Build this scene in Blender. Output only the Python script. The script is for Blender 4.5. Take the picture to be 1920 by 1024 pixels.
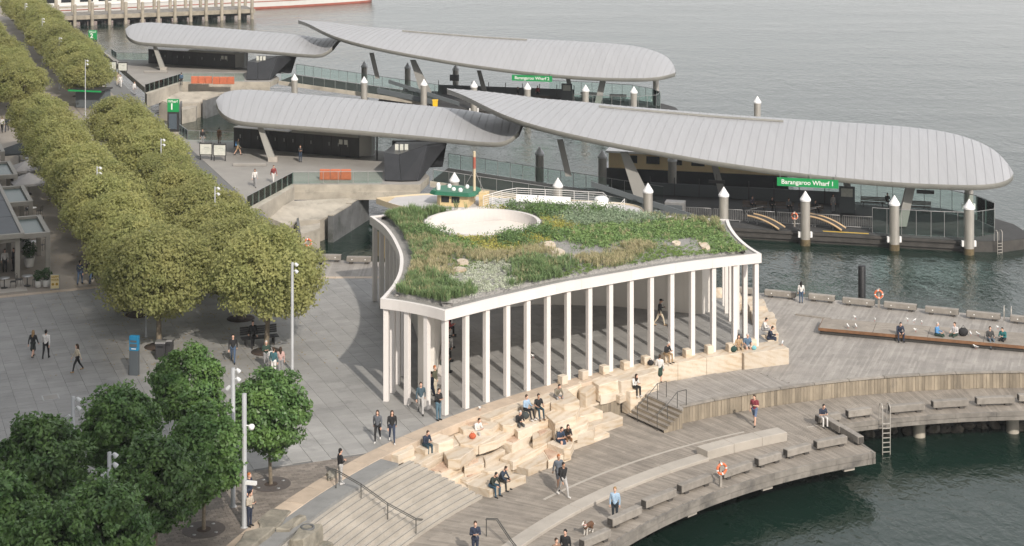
import bpy, bmesh, math, random
import numpy as np
from mathutils import Vector, Matrix, noise as mnoise
R = math.radians
random.seed(7)
rng = np.random.default_rng(7)
S = bpy.context.scene
for o in list(bpy.data.objects):
    bpy.data.objects.remove(o)
COL = S.collection

# ---------------------------------------------------------------- camera (level, shift lens)
FPX, HC, YH = 3050.0, 32.0, -280.0
cd = bpy.data.cameras.new('camera')
cam = bpy.data.objects.new('camera', cd)
COL.objects.link(cam)
cam.location = (0, 0, HC)
cam.rotation_euler = (R(90), 0, 0)
cd.sensor_width = 36.0
cd.lens = FPX / 1920 * 36
cd.shift_y = (YH - 512) / 1920
cd.clip_start = 1.0
cd.clip_end = 6000
S.camera = cam

# ---------------------------------------------------------------- sky, sun, exposure
SUN = Vector((0.384, -0.923, 0.0)).normalized() * math.cos(R(35)) + Vector((0, 0, math.sin(R(35))))
w = bpy.data.worlds.new('World')
S.world = w
w.use_nodes = True
nt = w.node_tree
bg = nt.nodes['Background']
sky = nt.nodes.new('ShaderNodeTexSky')
sky.sky_type = 'NISHITA'
sky.sun_disc = False
sky.sun_elevation = R(35)
sky.sun_rotation = math.atan2(SUN.x, SUN.y)
sky.air_density = 1.0
sky.dust_density = 3.5
sky.ozone_density = 1.0
# a bright, thin cloud veil drawn evenly over the whole sky
tcw = nt.nodes.new('ShaderNodeTexCoord')
mpw = nt.nodes.new('ShaderNodeMapping'); mpw.inputs['Scale'].default_value = (1, 1, 2.2)
nzw = nt.nodes.new('ShaderNodeTexNoise'); nzw.inputs['Scale'].default_value = 2.2; nzw.inputs['Detail'].default_value = 6
mrw = nt.nodes.new('ShaderNodeMapRange'); mrw.inputs['From Min'].default_value = 0.3; mrw.inputs['From Max'].default_value = 0.7; mrw.inputs['To Min'].default_value = 0.62; mrw.inputs['To Max'].default_value = 0.92
mxw = nt.nodes.new('ShaderNodeMix'); mxw.data_type = 'RGBA'; mxw.inputs[7].default_value = (7.35, 7.3, 7.25, 1)
nt.links.new(tcw.outputs['Generated'], mpw.inputs[0]); nt.links.new(mpw.outputs[0], nzw.inputs['Vector']); nt.links.new(nzw.outputs['Fac'], mrw.inputs[0])
sxw = nt.nodes.new('ShaderNodeSeparateXYZ'); nt.links.new(tcw.outputs['Generated'], sxw.inputs[0])
hzw = nt.nodes.new('ShaderNodeMapRange'); hzw.inputs['From Min'].default_value = 0.0; hzw.inputs['From Max'].default_value = 0.45; hzw.inputs['To Min'].default_value = 0.22; hzw.inputs['To Max'].default_value = -0.06
nt.links.new(sxw.outputs[2], hzw.inputs[0])
adw = nt.nodes.new('ShaderNodeMath'); adw.use_clamp = True; nt.links.new(mrw.outputs[0], adw.inputs[0]); nt.links.new(hzw.outputs[0], adw.inputs[1])
nt.links.new(adw.outputs[0], mxw.inputs[0]); nt.links.new(sky.outputs[0], mxw.inputs[6]); nt.links.new(mxw.outputs[2], bg.inputs[0])
bg.inputs[1].default_value = 0.13
sl = bpy.data.lights.new('sun', 'SUN')
sun = bpy.data.objects.new('sun', sl)
COL.objects.link(sun)
sl.energy = 3.3
sl.angle = R(0.9)
sl.color = (1.0, 0.92, 0.82)
sun.rotation_euler = SUN.to_track_quat('Z', 'Y').to_euler()
S.view_settings.view_transform = 'Standard'
S.view_settings.look = 'None'
S.view_settings.exposure = 0.36
S.view_settings.gamma = 1.0

# ---------------------------------------------------------------- helpers
def W(x, y, z=0.0):
    """photo pixel on the level plane z -> point of the place"""
    D = FPX * (HC - z) / (y - YH)
    return Vector(((x - 960) * D / FPX, D, z))

def WD(x, y, D):
    """photo pixel at distance D -> point"""
    return Vector(((x - 960) * D / FPX, D, HC - (y - YH) * D / FPX))

def tag(o, label=None, cat=None, group=None, kind=None):
    if label: o['label'] = label
    if cat: o['category'] = cat
    if group: o['group'] = group
    if kind: o['kind'] = kind
    return o

def empty(name, loc=(0, 0, 0), rz=0.0, label=None, cat=None, group=None):
    o = bpy.data.objects.new(name, None)
    o.empty_display_size = 0.2
    COL.objects.link(o)
    o.location = loc
    o.rotation_euler = (0, 0, rz)
    return tag(o, label, cat, group)

def inst(name, me, parent=None, loc=(0, 0, 0), rot=(0, 0, 0), scale=None):
    o = bpy.data.objects.new(name, me)
    COL.objects.link(o)
    o.parent = parent
    o.location = loc
    o.rotation_euler = rot
    if scale is not None:
        o.scale = scale if hasattr(scale, '__len__') else (scale,) * 3
    return o

def copy_tree(o, parent=None):
    c = o.copy()
    COL.objects.link(c)
    c.parent = parent
    for ch in o.children:
        copy_tree(ch, c)
    return c

class MB:
    """collects shapes; build() links them as one mesh object"""
    def __init__(s):
        s.v = []; s.f = []; s.m = []; s.sm = []
    def add(s, vs, fs, mi=0, smooth=False):
        n = len(s.v)
        s.v.extend([tuple(p) for p in vs])
        for f in fs:
            s.f.append(tuple(i + n for i in f)); s.m.append(mi); s.sm.append(smooth)
        return s
    def box(s, c, d, rz=0.0, mi=0, taper=1.0):
        cx, cy, cz = c; dx, dy, dz = d[0] / 2, d[1] / 2, d[2] / 2
        ca, sa = math.cos(rz), math.sin(rz); vs = []
        for k, z in ((1.0, -dz), (taper, dz)):
            for x, y in ((-dx, -dy), (dx, -dy), (dx, dy), (-dx, dy)):
                x *= k; y *= k
                vs.append((cx + x * ca - y * sa, cy + x * sa + y * ca, cz + z))
        return s.add(vs, [(3, 2, 1, 0), (4, 5, 6, 7), (0, 1, 5, 4), (1, 2, 6, 5), (2, 3, 7, 6), (3, 0, 4, 7)], mi)
    def prism(s, poly, z0, z1, mi=0, inset=0.0):
        n = len(poly)
        a = sum(poly[i][0] * poly[(i + 1) % n][1] - poly[(i + 1) % n][0] * poly[i][1] for i in range(n))
        if a < 0: poly = list(poly)[::-1]
        cx = sum(p[0] for p in poly) / n; cy = sum(p[1] for p in poly) / n
        vs = [(p[0], p[1], z0) for p in poly]
        for p in poly:
            q = Vector((p[0] - cx, p[1] - cy)); L = q.length
            k = (L - inset) / L if L > 0 else 1
            vs.append((cx + q.x * k, cy + q.y * k, z1))
        fs = [tuple(range(n - 1, -1, -1)), tuple(range(n, 2 * n))]
        fs += [(i, (i + 1) % n, n + (i + 1) % n, n + i) for i in range(n)]
        return s.add(vs, fs, mi)
    def tube(s, path, r, n=8, mi=0, cap=True, smooth=True):
        P = [Vector(p) for p in path]; m = len(P)
        rs = r if hasattr(r, '__len__') else [r] * m
        vs = []; pu = None
        for i, p in enumerate(P):
            d = (P[min(i + 1, m - 1)] - P[max(i - 1, 0)])
            d = d.normalized() if d.length > 1e-9 else Vector((0, 0, 1))
            if pu is None:
                u = d.orthogonal().normalized()
            else:
                u = (pu - d * pu.dot(d))
                u = u.normalized() if u.length > 1e-6 else d.orthogonal().normalized()
            pu = u; v = d.cross(u)
            for k in range(n):
                t = 2 * math.pi * k / n
                vs.append(p + (u * math.cos(t) + v * math.sin(t)) * rs[i])
        fs = [(i * n + k, i * n + (k + 1) % n, (i + 1) * n + (k + 1) % n, (i + 1) * n + k) for i in range(m - 1) for k in range(n)]
        s.add(vs, fs, mi, smooth)
        if cap:
            s.add(vs[:n], [tuple(range(n - 1, -1, -1))], mi); s.add(vs[-n:], [tuple(range(n))], mi)
        return s
    def lathe(s, c, prof, n=24, mi=0, smooth=True, cap=True):
        vs = []; m = len(prof)
        for r, z in prof:
            for k in range(n):
                t = 2 * math.pi * k / n
                vs.append((c[0] + r * math.cos(t), c[1] + r * math.sin(t), c[2] + z))
        fs = [(i * n + k, i * n + (k + 1) % n, (i + 1) * n + (k + 1) % n, (i + 1) * n + k) for i in range(m - 1) for k in range(n)]
        s.add(vs, fs, mi, smooth)
        if cap:
            s.add(vs[:n], [tuple(range(n - 1, -1, -1))], mi); s.add(vs[-n:], [tuple(range(n))], mi)
        return s
    def grid(s, rows, mi=0, smooth=True, close=False):
        m = len(rows); n = len(rows[0]); vs = [p for r in rows for p in r]
        fs = [(i * n + k, i * n + (k + 1) % n, (i + 1) * n + (k + 1) % n, (i + 1) * n + k) for i in range(m - 1) for k in range(n if close else n - 1)]
        return s.add(vs, fs, mi, smooth)
    def torus(s, c, R0, r, ax='y', n=24, m=10, mi=0, seg=None):
        rows = []
        for i in range(n):
            t = 2 * math.pi * i / n; row = []
            for k in range(m):
                q = 2 * math.pi * k / m
                a, b, h = (R0 + r * math.cos(q)) * math.cos(t), (R0 + r * math.cos(q)) * math.sin(t), r * math.sin(q)
                row.append((c[0] + a, c[1] + h, c[2] + b) if ax == 'y' else (c[0] + a, c[1] + b, c[2] + h))
            rows.append(row)
        vs = [p for r_ in rows for p in r_]
        for i in range(n):
            fs = [(i * m + k, i * m + (k + 1) % m, ((i + 1) % n) * m + (k + 1) % m, ((i + 1) % n) * m + k) for k in range(m)]
            s.add(vs if i == 0 else [], [], 0)
            base = len(s.v) - (n * m)
            for f in fs:
                s.f.append(tuple(base + j for j in f)); s.m.append(mi if not seg else seg(i)); s.sm.append(True)
        return s
    def mesh(s, name, mats, org=(0, 0, 0)):
        me = bpy.data.meshes.new(name)
        ox, oy, oz = org
        me.from_pydata([(x - ox, y - oy, z - oz) for x, y, z in s.v], [], s.f)
        for m_ in (mats if isinstance(mats, (list, tuple)) else [mats]):
            me.materials.append(M[m_] if isinstance(m_, str) else m_)
        me.polygons.foreach_set('material_index', s.m)
        me.polygons.foreach_set('use_smooth', s.sm)
        me.update()
        return me
    def build(s, name, mats, parent=None, local=False, bevel=0.0, org=None):
        """world-space shapes; with a parent they are stored relative to its place"""
        o_ = (0, 0, 0)
        if org is not None: o_ = org
        elif parent is not None and not local:
            p = parent; L = Vector((0, 0, 0))
            while p is not None:
                L += p.location; p = p.parent
            o_ = L
        me = s.mesh(name, mats, o_)
        o = bpy.data.objects.new(name, me)
        COL.objects.link(o)
        o.parent = parent
        if org is not None: o.location = org
        if bevel > 0:
            b = o.modifiers.new('b', 'BEVEL'); b.width = bevel; b.segments = 1; b.limit_method = 'ANGLE'; b.angle_limit = R(40)
        return o

def bevel_mesh(me, wdt):
    bm = bmesh.new(); bm.from_mesh(me)
    bmesh.ops.bevel(bm, geom=[e for e in bm.edges if len(e.link_faces) == 2 and e.calc_face_angle(0) > R(35)], offset=wdt, segments=1, affect='EDGES')
    bm.to_mesh(me); bm.free(); return me

# ---------------------------------------------------------------- materials
M = {}
def pm(name, col, rough=0.6, metal=0.0, var=0.0, scale=1.0, col2=None, bump=0.0, bscale=20.0, rnd=0.0, isl=0.0, spec=None, stretch=(1, 1, 1), detail=4.0, grime=None, coords='Position', trans=0.0, spots=None):
    """procedural surface: base colour mixed by noise with a second colour, value shift by object / island, fine relief"""
    m = bpy.data.materials.new(name); M[name] = m
    m.use_nodes = True
    t = m.node_tree; N = t.nodes; L = t.links
    b = N['Principled BSDF']
    b.inputs['Roughness'].default_value = rough
    b.inputs['Metallic'].default_value = metal
    if spec is not None: b.inputs['Specular IOR Level'].default_value = spec
    c4 = (*col, 1)
    if coords == 'Position':
        g = N.new('ShaderNodeNewGeometry'); vec = g.outputs['Position']
    else:
        g = N.new('ShaderNodeTexCoord'); vec = g.outputs['Object']
    mp = N.new('ShaderNodeMapping'); mp.inputs['Scale'].default_value = stretch
    L.new(vec, mp.inputs[0]); vec = mp.outputs[0]
    out = None
    rgb = N.new('ShaderNodeRGB'); rgb.outputs[0].default_value = c4; out = rgb.outputs[0]
    if var > 0 or col2:
        nz = N.new('ShaderNodeTexNoise'); nz.inputs['Scale'].default_value = scale; nz.inputs['Detail'].default_value = detail; nz.inputs['Roughness'].default_value = 0.62
        L.new(vec, nz.inputs['Vector'])
        rp = N.new('ShaderNodeValToRGB'); rp.color_ramp.elements[0].position = 0.34; rp.color_ramp.elements[1].position = 0.68
        L.new(nz.outputs['Fac'], rp.inputs[0])
        mx = N.new('ShaderNodeMix'); mx.data_type = 'RGBA'
        c2 = col2 if col2 else tuple(max(0, c * (1 - var)) for c in col)
        mx.inputs[7].default_value = (*c2, 1)
        L.new(rp.outputs[0], mx.inputs[0]); L.new(out, mx.inputs[6]); out = mx.outputs[2]
    if grime:
        gc, gs, gp = grime
        nz = N.new('ShaderNodeTexNoise'); nz.inputs['Scale'].default_value = gs; nz.inputs['Detail'].default_value = 6; nz.inputs['Roughness'].default_value = 0.7
        L.new(vec, nz.inputs['Vector'])
        rp = N.new('ShaderNodeValToRGB'); rp.color_ramp.elements[0].position = gp; rp.color_ramp.elements[1].position = min(1, gp + 0.16)
        L.new(nz.outputs['Fac'], rp.inputs[0])
        mx = N.new('ShaderNodeMix'); mx.data_type = 'RGBA'; mx.inputs[7].default_value = (*gc, 1)
        L.new(rp.outputs[0], mx.inputs[0]); L.new(out, mx.inputs[6]); out = mx.outputs[2]
    if spots:
        for sc_, lo_ in ((1.1, 0.055), (0.32, 0.07)):
            vo = N.new('ShaderNodeTexVoronoi'); vo.inputs['Scale'].default_value = sc_; vo.inputs['Randomness'].default_value = 1.0
            L.new(vec, vo.inputs['Vector'])
            rp = N.new('ShaderNodeMapRange'); rp.inputs['From Min'].default_value = lo_; rp.inputs['From Max'].default_value = lo_ * 0.5; rp.inputs['To Min'].default_value = 0; rp.inputs['To Max'].default_value = 0.55
            L.new(vo.outputs['Distance'], rp.inputs[0])
            mx = N.new('ShaderNodeMix'); mx.data_type = 'RGBA'; mx.inputs[7].default_value = (*spots, 1)
            L.new(rp.outputs[0], mx.inputs[0]); L.new(out, mx.inputs[6]); out = mx.outputs[2]
    for amt, src in ((rnd, 'o'), (isl, 'i')):
        if amt > 0:
            if src == 'o':
                q = N.new('ShaderNodeObjectInfo'); fo = q.outputs['Random']
            else:
                q = N.new('ShaderNodeNewGeometry'); fo = q.outputs['Random Per Island']
            mr = N.new('ShaderNodeMapRange'); mr.inputs['To Min'].default_value = 1 - amt; mr.inputs['To Max'].default_value = 1 + amt
            L.new(fo, mr.inputs[0])
            hs = N.new('ShaderNodeHueSaturation'); L.new(mr.outputs[0], hs.inputs['Value']); L.new(out, hs.inputs['Color']); out = hs.outputs[0]
    L.new(out, b.inputs['Base Color'])
    if bump > 0:
        nz = N.new('ShaderNodeTexNoise'); nz.inputs['Scale'].default_value = bscale; nz.inputs['Detail'].default_value = 5
        L.new(vec, nz.inputs['Vector'])
        bp = N.new('ShaderNodeBump'); bp.inputs['Strength'].default_value = bump; bp.inputs['Distance'].default_value = 0.05
        L.new(nz.outputs['Fac'], bp.inputs['Height']); L.new(bp.outputs[0], b.inputs['Normal'])
    if trans > 0:
        tr = N.new('ShaderNodeBsdfTranslucent'); L.new(out, tr.inputs[0])
        ms = N.new('ShaderNodeMixShader'); ms.inputs[0].default_value = trans
        L.new(b.outputs[0], ms.inputs[1]); L.new(tr.outputs[0], ms.inputs[2]); L.new(ms.outputs[0], N['Material Output'].inputs[0])
    return m

# stone and ground
pm('paver', (0.305, 0.30, 0.29), 0.65, var=0.2, scale=0.5, isl=0.08, rnd=0.08, bump=0.08, bscale=14, grime=((0.205, 0.204, 0.197), 0.35, 0.55), spots=(0.17, 0.168, 0.162))
pm('paver_bed', (0.15, 0.152, 0.15), 0.9)
pm('sett', (0.235, 0.205, 0.178), 0.75, var=0.3, scale=0.8, isl=0.22, bump=0.15, bscale=12, grime=((0.15, 0.14, 0.125), 0.3, 0.58))
pm('sett_bed', (0.11, 0.1, 0.09), 0.95)
pm('kerb_stone', (0.53, 0.43, 0.335), 0.75, var=0.22, scale=0.9, rnd=0.1, bump=0.2, bscale=6, grime=((0.40, 0.335, 0.275), 0.6, 0.58))
pm('tactile_strip', (0.25, 0.25, 0.245), 0.8, var=0.2, scale=1.2, bump=0.2, bscale=30)
pm('step_stone', (0.43, 0.395, 0.345), 0.75, var=0.2, scale=0.8, rnd=0.06, isl=0.06, bump=0.12, bscale=15, grime=((0.30, 0.28, 0.25), 0.5, 0.6))
pm('old_stone', (0.30, 0.275, 0.225), 0.85, var=0.45, scale=1.3, rnd=0.1, bump=0.5, bscale=5, grime=((0.12, 0.12, 0.10), 0.9, 0.55))
pm('concrete', (0.43, 0.395, 0.35), 0.7, var=0.18, scale=0.7, bump=0.08, bscale=25, grime=((0.33, 0.30, 0.265), 0.8, 0.6))
pm('old_concrete', (0.47, 0.43, 0.365), 0.85, var=0.35, scale=0.55, bump=0.35, bscale=4, grime=((0.22, 0.21, 0.18), 0.5, 0.58))
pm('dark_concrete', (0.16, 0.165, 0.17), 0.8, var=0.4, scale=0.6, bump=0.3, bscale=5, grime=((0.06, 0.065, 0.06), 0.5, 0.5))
pm('forecourt', (0.32, 0.305, 0.285), 0.8, var=0.18, scale=0.3, bump=0.1, bscale=10, grime=((0.24, 0.23, 0.215), 0.35, 0.58))
pm('promenade', (0.30, 0.265, 0.225), 0.8, var=0.18, scale=0.3, bump=0.15, bscale=9)
pm('rock', (0.14, 0.125, 0.10), 0.9, var=0.5, scale=1.5, rnd=0.25, bump=0.6, bscale=4)
pm('gravel', (0.34, 0.33, 0.315), 0.95, col2=(0.19, 0.185, 0.18), scale=9.0, bump=0.5, bscale=14)
pm('seabed', (0.02, 0.035, 0.03), 0.9)
# white building
pm('white_paint', (0.735, 0.70, 0.675), 0.5, var=0.06, scale=0.5, rnd=0.03, bump=0.03, bscale=20, grime=((0.64, 0.60, 0.565), 0.7, 0.66))
pm('drum_paint', (0.68, 0.65, 0.635), 0.6, var=0.05, scale=0.6)
pm('white_panel', (0.79, 0.755, 0.73), 0.45, var=0.05, scale=0.4, rnd=0.03)
pm('soffit', (0.78, 0.76, 0.73), 0.6, var=0.06, scale=0.4)
pm('room_wall', (0.72, 0.685, 0.63), 0.6, var=0.08, scale=0.5, rnd=0.035)
# metal
pm('galv', (0.42, 0.42, 0.42), 0.45, 0.6, var=0.2, scale=3)
pm('steel', (0.56, 0.53, 0.485), 0.38, 0.45, var=0.2, scale=1.5, stretch=(1, 1, 0.3))
pm('pole_paint', (0.42, 0.43, 0.44), 0.45, 0.2, var=0.15, scale=2)
pm('dark_steel', (0.055, 0.055, 0.055), 0.5, 0.3, var=0.2, scale=4)
pm('rail_steel', (0.10, 0.10, 0.095), 0.45, 0.5)
pm('rust_steel', (0.23, 0.115, 0.055), 0.75, var=0.35, scale=2.0, bump=0.1)
pm('canopy_panel', (0.375, 0.38, 0.395), 0.42, 0.12, var=0.07, scale=1.3, rnd=0.02, stretch=(1.4, 0.12, 0.3), grime=((0.345, 0.35, 0.36), 2.2, 0.62))
pm('canopy_lip', (0.33, 0.325, 0.30), 0.5, 0.1, var=0.15, scale=0.5)
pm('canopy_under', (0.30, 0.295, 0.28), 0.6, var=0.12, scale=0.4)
pm('seam', (0.345, 0.35, 0.365), 0.5, 0.1)
pm('black_panel', (0.022, 0.023, 0.026), 0.35, var=0.4, scale=1.0, rnd=0.2)
pm('pontoon_deck', (0.055, 0.055, 0.056), 0.8, var=0.35, scale=0.5, bump=0.1)
pm('pontoon_side', (0.075, 0.07, 0.065), 0.7, var=0.4, scale=1.0)
pm('white_plastic', (0.80, 0.80, 0.80), 0.4)
pm('cap_white', (0.82, 0.82, 0.83), 0.45)
pm('green_sign', (0.012, 0.29, 0.085), 0.45)
pm('sign_white', (0.82, 0.82, 0.80), 0.5)
pm('screen_dark', (0.09, 0.115, 0.14), 0.25)
pm('map_face', (0.66, 0.66, 0.60), 0.5, col2=(0.50, 0.52, 0.47), scale=3)
pm('orange_plastic', (0.58, 0.17, 0.085), 0.55, var=0.2, scale=3)
pm('life_ring', (0.66, 0.17, 0.07), 0.5)
pm('yellow_plastic', (0.85, 0.52, 0.02), 0.5)
pm('yellow_paint', (0.62, 0.42, 0.06), 0.6, var=0.2, scale=3)
pm('boat_cream', (0.64, 0.54, 0.38), 0.5, var=0.1, scale=1)
pm('tan_rubber', (0.58, 0.41, 0.24), 0.6, var=0.15, scale=2)
pm('red_paint', (0.55, 0.06, 0.04), 0.5, var=0.2, scale=2)
pm('hull_red', (0.45, 0.13, 0.09), 0.6, var=0.25, scale=1)
pm('hull_white', (0.75, 0.74, 0.72), 0.5, var=0.06, scale=0.6)
pm('hull_cream', (0.72, 0.55, 0.30), 0.5, var=0.1, scale=1)
pm('boat_deck', (0.50, 0.49, 0.49), 0.7, var=0.08, scale=1)
pm('boat_green', (0.02, 0.15, 0.085), 0.5, var=0.15, scale=1.5)
pm('boat_window', (0.02, 0.024, 0.028), 0.15)
pm('blue_sign', (0.015, 0.22, 0.42), 0.45)
pm('kiosk_grey', (0.10, 0.115, 0.125), 0.5)
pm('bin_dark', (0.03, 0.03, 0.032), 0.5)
pm('lamp_white', (0.55, 0.56, 0.57), 0.4)
pm('cafe_frame', (0.33, 0.315, 0.28), 0.7, var=0.12, scale=1)
pm('cafe_roof', (0.075, 0.085, 0.095), 0.6, var=0.15, scale=1)
pm('pergola_glazing', (0.05, 0.085, 0.078), 0.35)
pm('umbrella_grey', (0.32, 0.31, 0.305), 0.85, var=0.08, scale=2)
pm('umbrella_dark', (0.035, 0.042, 0.046), 0.85, var=0.15, scale=2)
pm('planter_white', (0.55, 0.54, 0.51), 0.6)
pm('poster', (0.72, 0.62, 0.36), 0.6)
pm('poster_ink', (0.40, 0.25, 0.02), 0.6)
pm('soil', (0.065, 0.045, 0.035), 0.95, var=0.4, scale=5, bump=0.3)
pm('grate', (0.10, 0.085, 0.078), 0.7, var=0.25, scale=6)
# timber
pm('deck_board', (0.295, 0.262, 0.225), 0.8, var=0.28, scale=0.9, isl=0.15, bump=0.2, bscale=9, grime=((0.20, 0.178, 0.152), 0.4, 0.54))
pm('deck_board_grey', (0.33, 0.308, 0.284), 0.8, var=0.25, scale=0.7, isl=0.13, bump=0.2, bscale=9, grime=((0.24, 0.222, 0.20), 0.4, 0.56))
pm('deck_bed', (0.05, 0.047, 0.043), 0.95)
pm('log', (0.305, 0.28, 0.25), 0.8, var=0.3, scale=2.2, rnd=0.12, bump=0.3, bscale=7, grime=((0.17, 0.155, 0.135), 1.4, 0.58))
pm('nosing', (0.11, 0.105, 0.095), 0.8)
pm('fallen_leaf', (0.36, 0.27, 0.10), 0.8, col2=(0.20, 0.14, 0.06), scale=3, isl=0.3)
pm('log_end', (0.075, 0.068, 0.062), 0.85, var=0.3, scale=6)
pm('batten', (0.295, 0.25, 0.19), 0.8, var=0.35, scale=1.6, isl=0.28, rnd=0.25, bump=0.2, bscale=8, stretch=(1, 1, 0.35), grime=((0.15, 0.13, 0.105), 1.2, 0.58))
pm('fascia_timber', (0.26, 0.24, 0.215), 0.85, var=0.45, scale=1.1, bump=0.25, bscale=8, isl=0.1, grime=((0.10, 0.095, 0.09), 0.8, 0.52))
pm('pile_timber', (0.40, 0.355, 0.285), 0.85, var=0.35, scale=1.0, rnd=0.1)
pm('pile_dark', (0.03, 0.03, 0.03), 0.8)
pm('marine_growth', (0.17, 0.13, 0.07), 0.9, var=0.5, scale=3)
pm('black_pile', (0.008, 0.009, 0.011), 0.5)
pm('bench_timber', (0.10, 0.065, 0.045), 0.6, var=0.3, scale=4)
# plants
pm('bark', (0.20, 0.165, 0.12), 0.9, var=0.4, scale=6, bump=0.4)
pm('plane_leaf', (0.43, 0.42, 0.18), 0.95, col2=(0.315, 0.345, 0.14), scale=0.4, isl=0.09, rnd=0.11, trans=0.5, detail=4, spec=0.15, grime=((0.50, 0.435, 0.19), 0.9, 0.6))
pm('fig_leaf', (0.14, 0.24, 0.062), 0.45, col2=(0.07, 0.15, 0.045), scale=1.0, isl=0.28, rnd=0.2, trans=0.28, detail=3)
pm('shrub_leaf', (0.165, 0.26, 0.09), 0.6, col2=(0.1, 0.18, 0.06), scale=1.2, isl=0.3, trans=0.2)
pm('cover_leaf', (0.22, 0.325, 0.11), 0.6, col2=(0.14, 0.235, 0.08), scale=0.8, isl=0.3, trans=0.2)
pm('sage_leaf', (0.3, 0.37, 0.25), 0.7, col2=(0.2, 0.28, 0.17), scale=1.5, isl=0.25, trans=0.15)
pm('silver_leaf', (0.56, 0.58, 0.48), 0.75, col2=(0.38, 0.43, 0.3), scale=2.5, isl=0.25, trans=0.1)
pm('grass_blade', (0.22, 0.305, 0.13), 0.65, col2=(0.14, 0.225, 0.09), scale=0.9, isl=0.3, trans=0.25)
pm('dry_grass', (0.48, 0.42, 0.26), 0.75, col2=(0.36, 0.34, 0.18), scale=1.1, isl=0.3, trans=0.25)
pm('yellow_leaf', (0.46, 0.41, 0.1), 0.65, col2=(0.3, 0.33, 0.08), scale=1.5, isl=0.25, trans=0.2)
pm('turf', (0.19, 0.285, 0.075), 0.9, var=0.3, scale=2, bump=0.4, bscale=18)
pm('potted_leaf', (0.05, 0.11, 0.03), 0.5, col2=(0.03, 0.07, 0.025), scale=2, isl=0.3, trans=0.15)

def sandstone():
    m = bpy.data.materials.new('sandstone'); M['sandstone'] = m; m.use_nodes = True
    t = m.node_tree; N = t.nodes; L = t.links; b = N['Principled BSDF']; b.inputs['Roughness'].default_value = 0.8
    tc = N.new('ShaderNodeTexCoord'); oi = N.new('ShaderNodeObjectInfo')
    g = N.new('ShaderNodeNewGeometry')
    mp = N.new('ShaderNodeMapping'); mp.inputs['Scale'].default_value = (0.55, 0.7, 2.6)
    mp.inputs['Rotation'].default_value = (0.25, 0.2, 0.5)
    L.new(g.outputs['Position'], mp.inputs[0])
    wv = N.new('ShaderNodeTexWave'); wv.inputs['Scale'].default_value = 1.1; wv.inputs['Distortion'].default_value = 7; wv.inputs['Detail'].default_value = 4; wv.inputs['Detail Scale'].default_value = 0.7
    L.new(mp.outputs[0], wv.inputs[0])
    cr = N.new('ShaderNodeValToRGB'); e = cr.color_ramp
    e.elements[0].position = 0.0; e.elements[0].color = (0.535, 0.42, 0.295, 1)
    e.elements[1].position = 0.35; e.elements[1].color = (0.595, 0.49, 0.37, 1)
    q = e.elements.new(0.8); q.color = (0.625, 0.535, 0.425, 1)
    L.new(wv.outputs['Fac'], cr.inputs[0])
    nz = N.new('ShaderNodeTexNoise'); nz.inputs['Scale'].default_value = 0.9; nz.inputs['Detail'].default_value = 6; nz.inputs['Roughness'].default_value = 0.65
    L.new(g.outputs['Position'], nz.inputs['Vector'])
    r2 = N.new('ShaderNodeValToRGB'); r2.color_ramp.elements[0].position = 0.4; r2.color_ramp.elements[1].position = 0.66
    L.new(nz.outputs['Fac'], r2.inputs[0])
    mx = N.new('ShaderNodeMix'); mx.data_type = 'RGBA'; mx.inputs[7].default_value = (0.655, 0.58, 0.485, 1)
    L.new(r2.outputs[0], mx.inputs[0]); L.new(cr.outputs[0], mx.inputs[6])
    mr = N.new('ShaderNodeMapRange'); mr.inputs['To Min'].default_value = 0.8; mr.inputs['To Max'].default_value = 1.06
    L.new(oi.outputs['Random'], mr.inputs[0])
    hs = N.new('ShaderNodeHueSaturation'); L.new(mr.outputs[0], hs.inputs['Value']); L.new(mx.outputs[2], hs.inputs['Color'])
    L.new(hs.outputs[0], b.inputs['Base Color'])
    nb = N.new('ShaderNodeTexNoise'); nb.inputs['Scale'].default_value = 5; nb.inputs['Detail'].default_value = 7
    L.new(g.outputs['Position'], nb.inputs['Vector'])
    bp = N.new('ShaderNodeBump'); bp.inputs['Strength'].default_value = 0.35; bp.inputs['Distance'].default_value = 0.08
    L.new(nb.outputs['Fac'], bp.inputs['Height']); L.new(bp.outputs[0], b.inputs['Normal'])
sandstone()
pm('stone_stain', (0.40, 0.27, 0.20), 0.85, col2=(0.60, 0.46, 0.34), scale=1.6, bump=0.4, bscale=5, detail=7)

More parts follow.
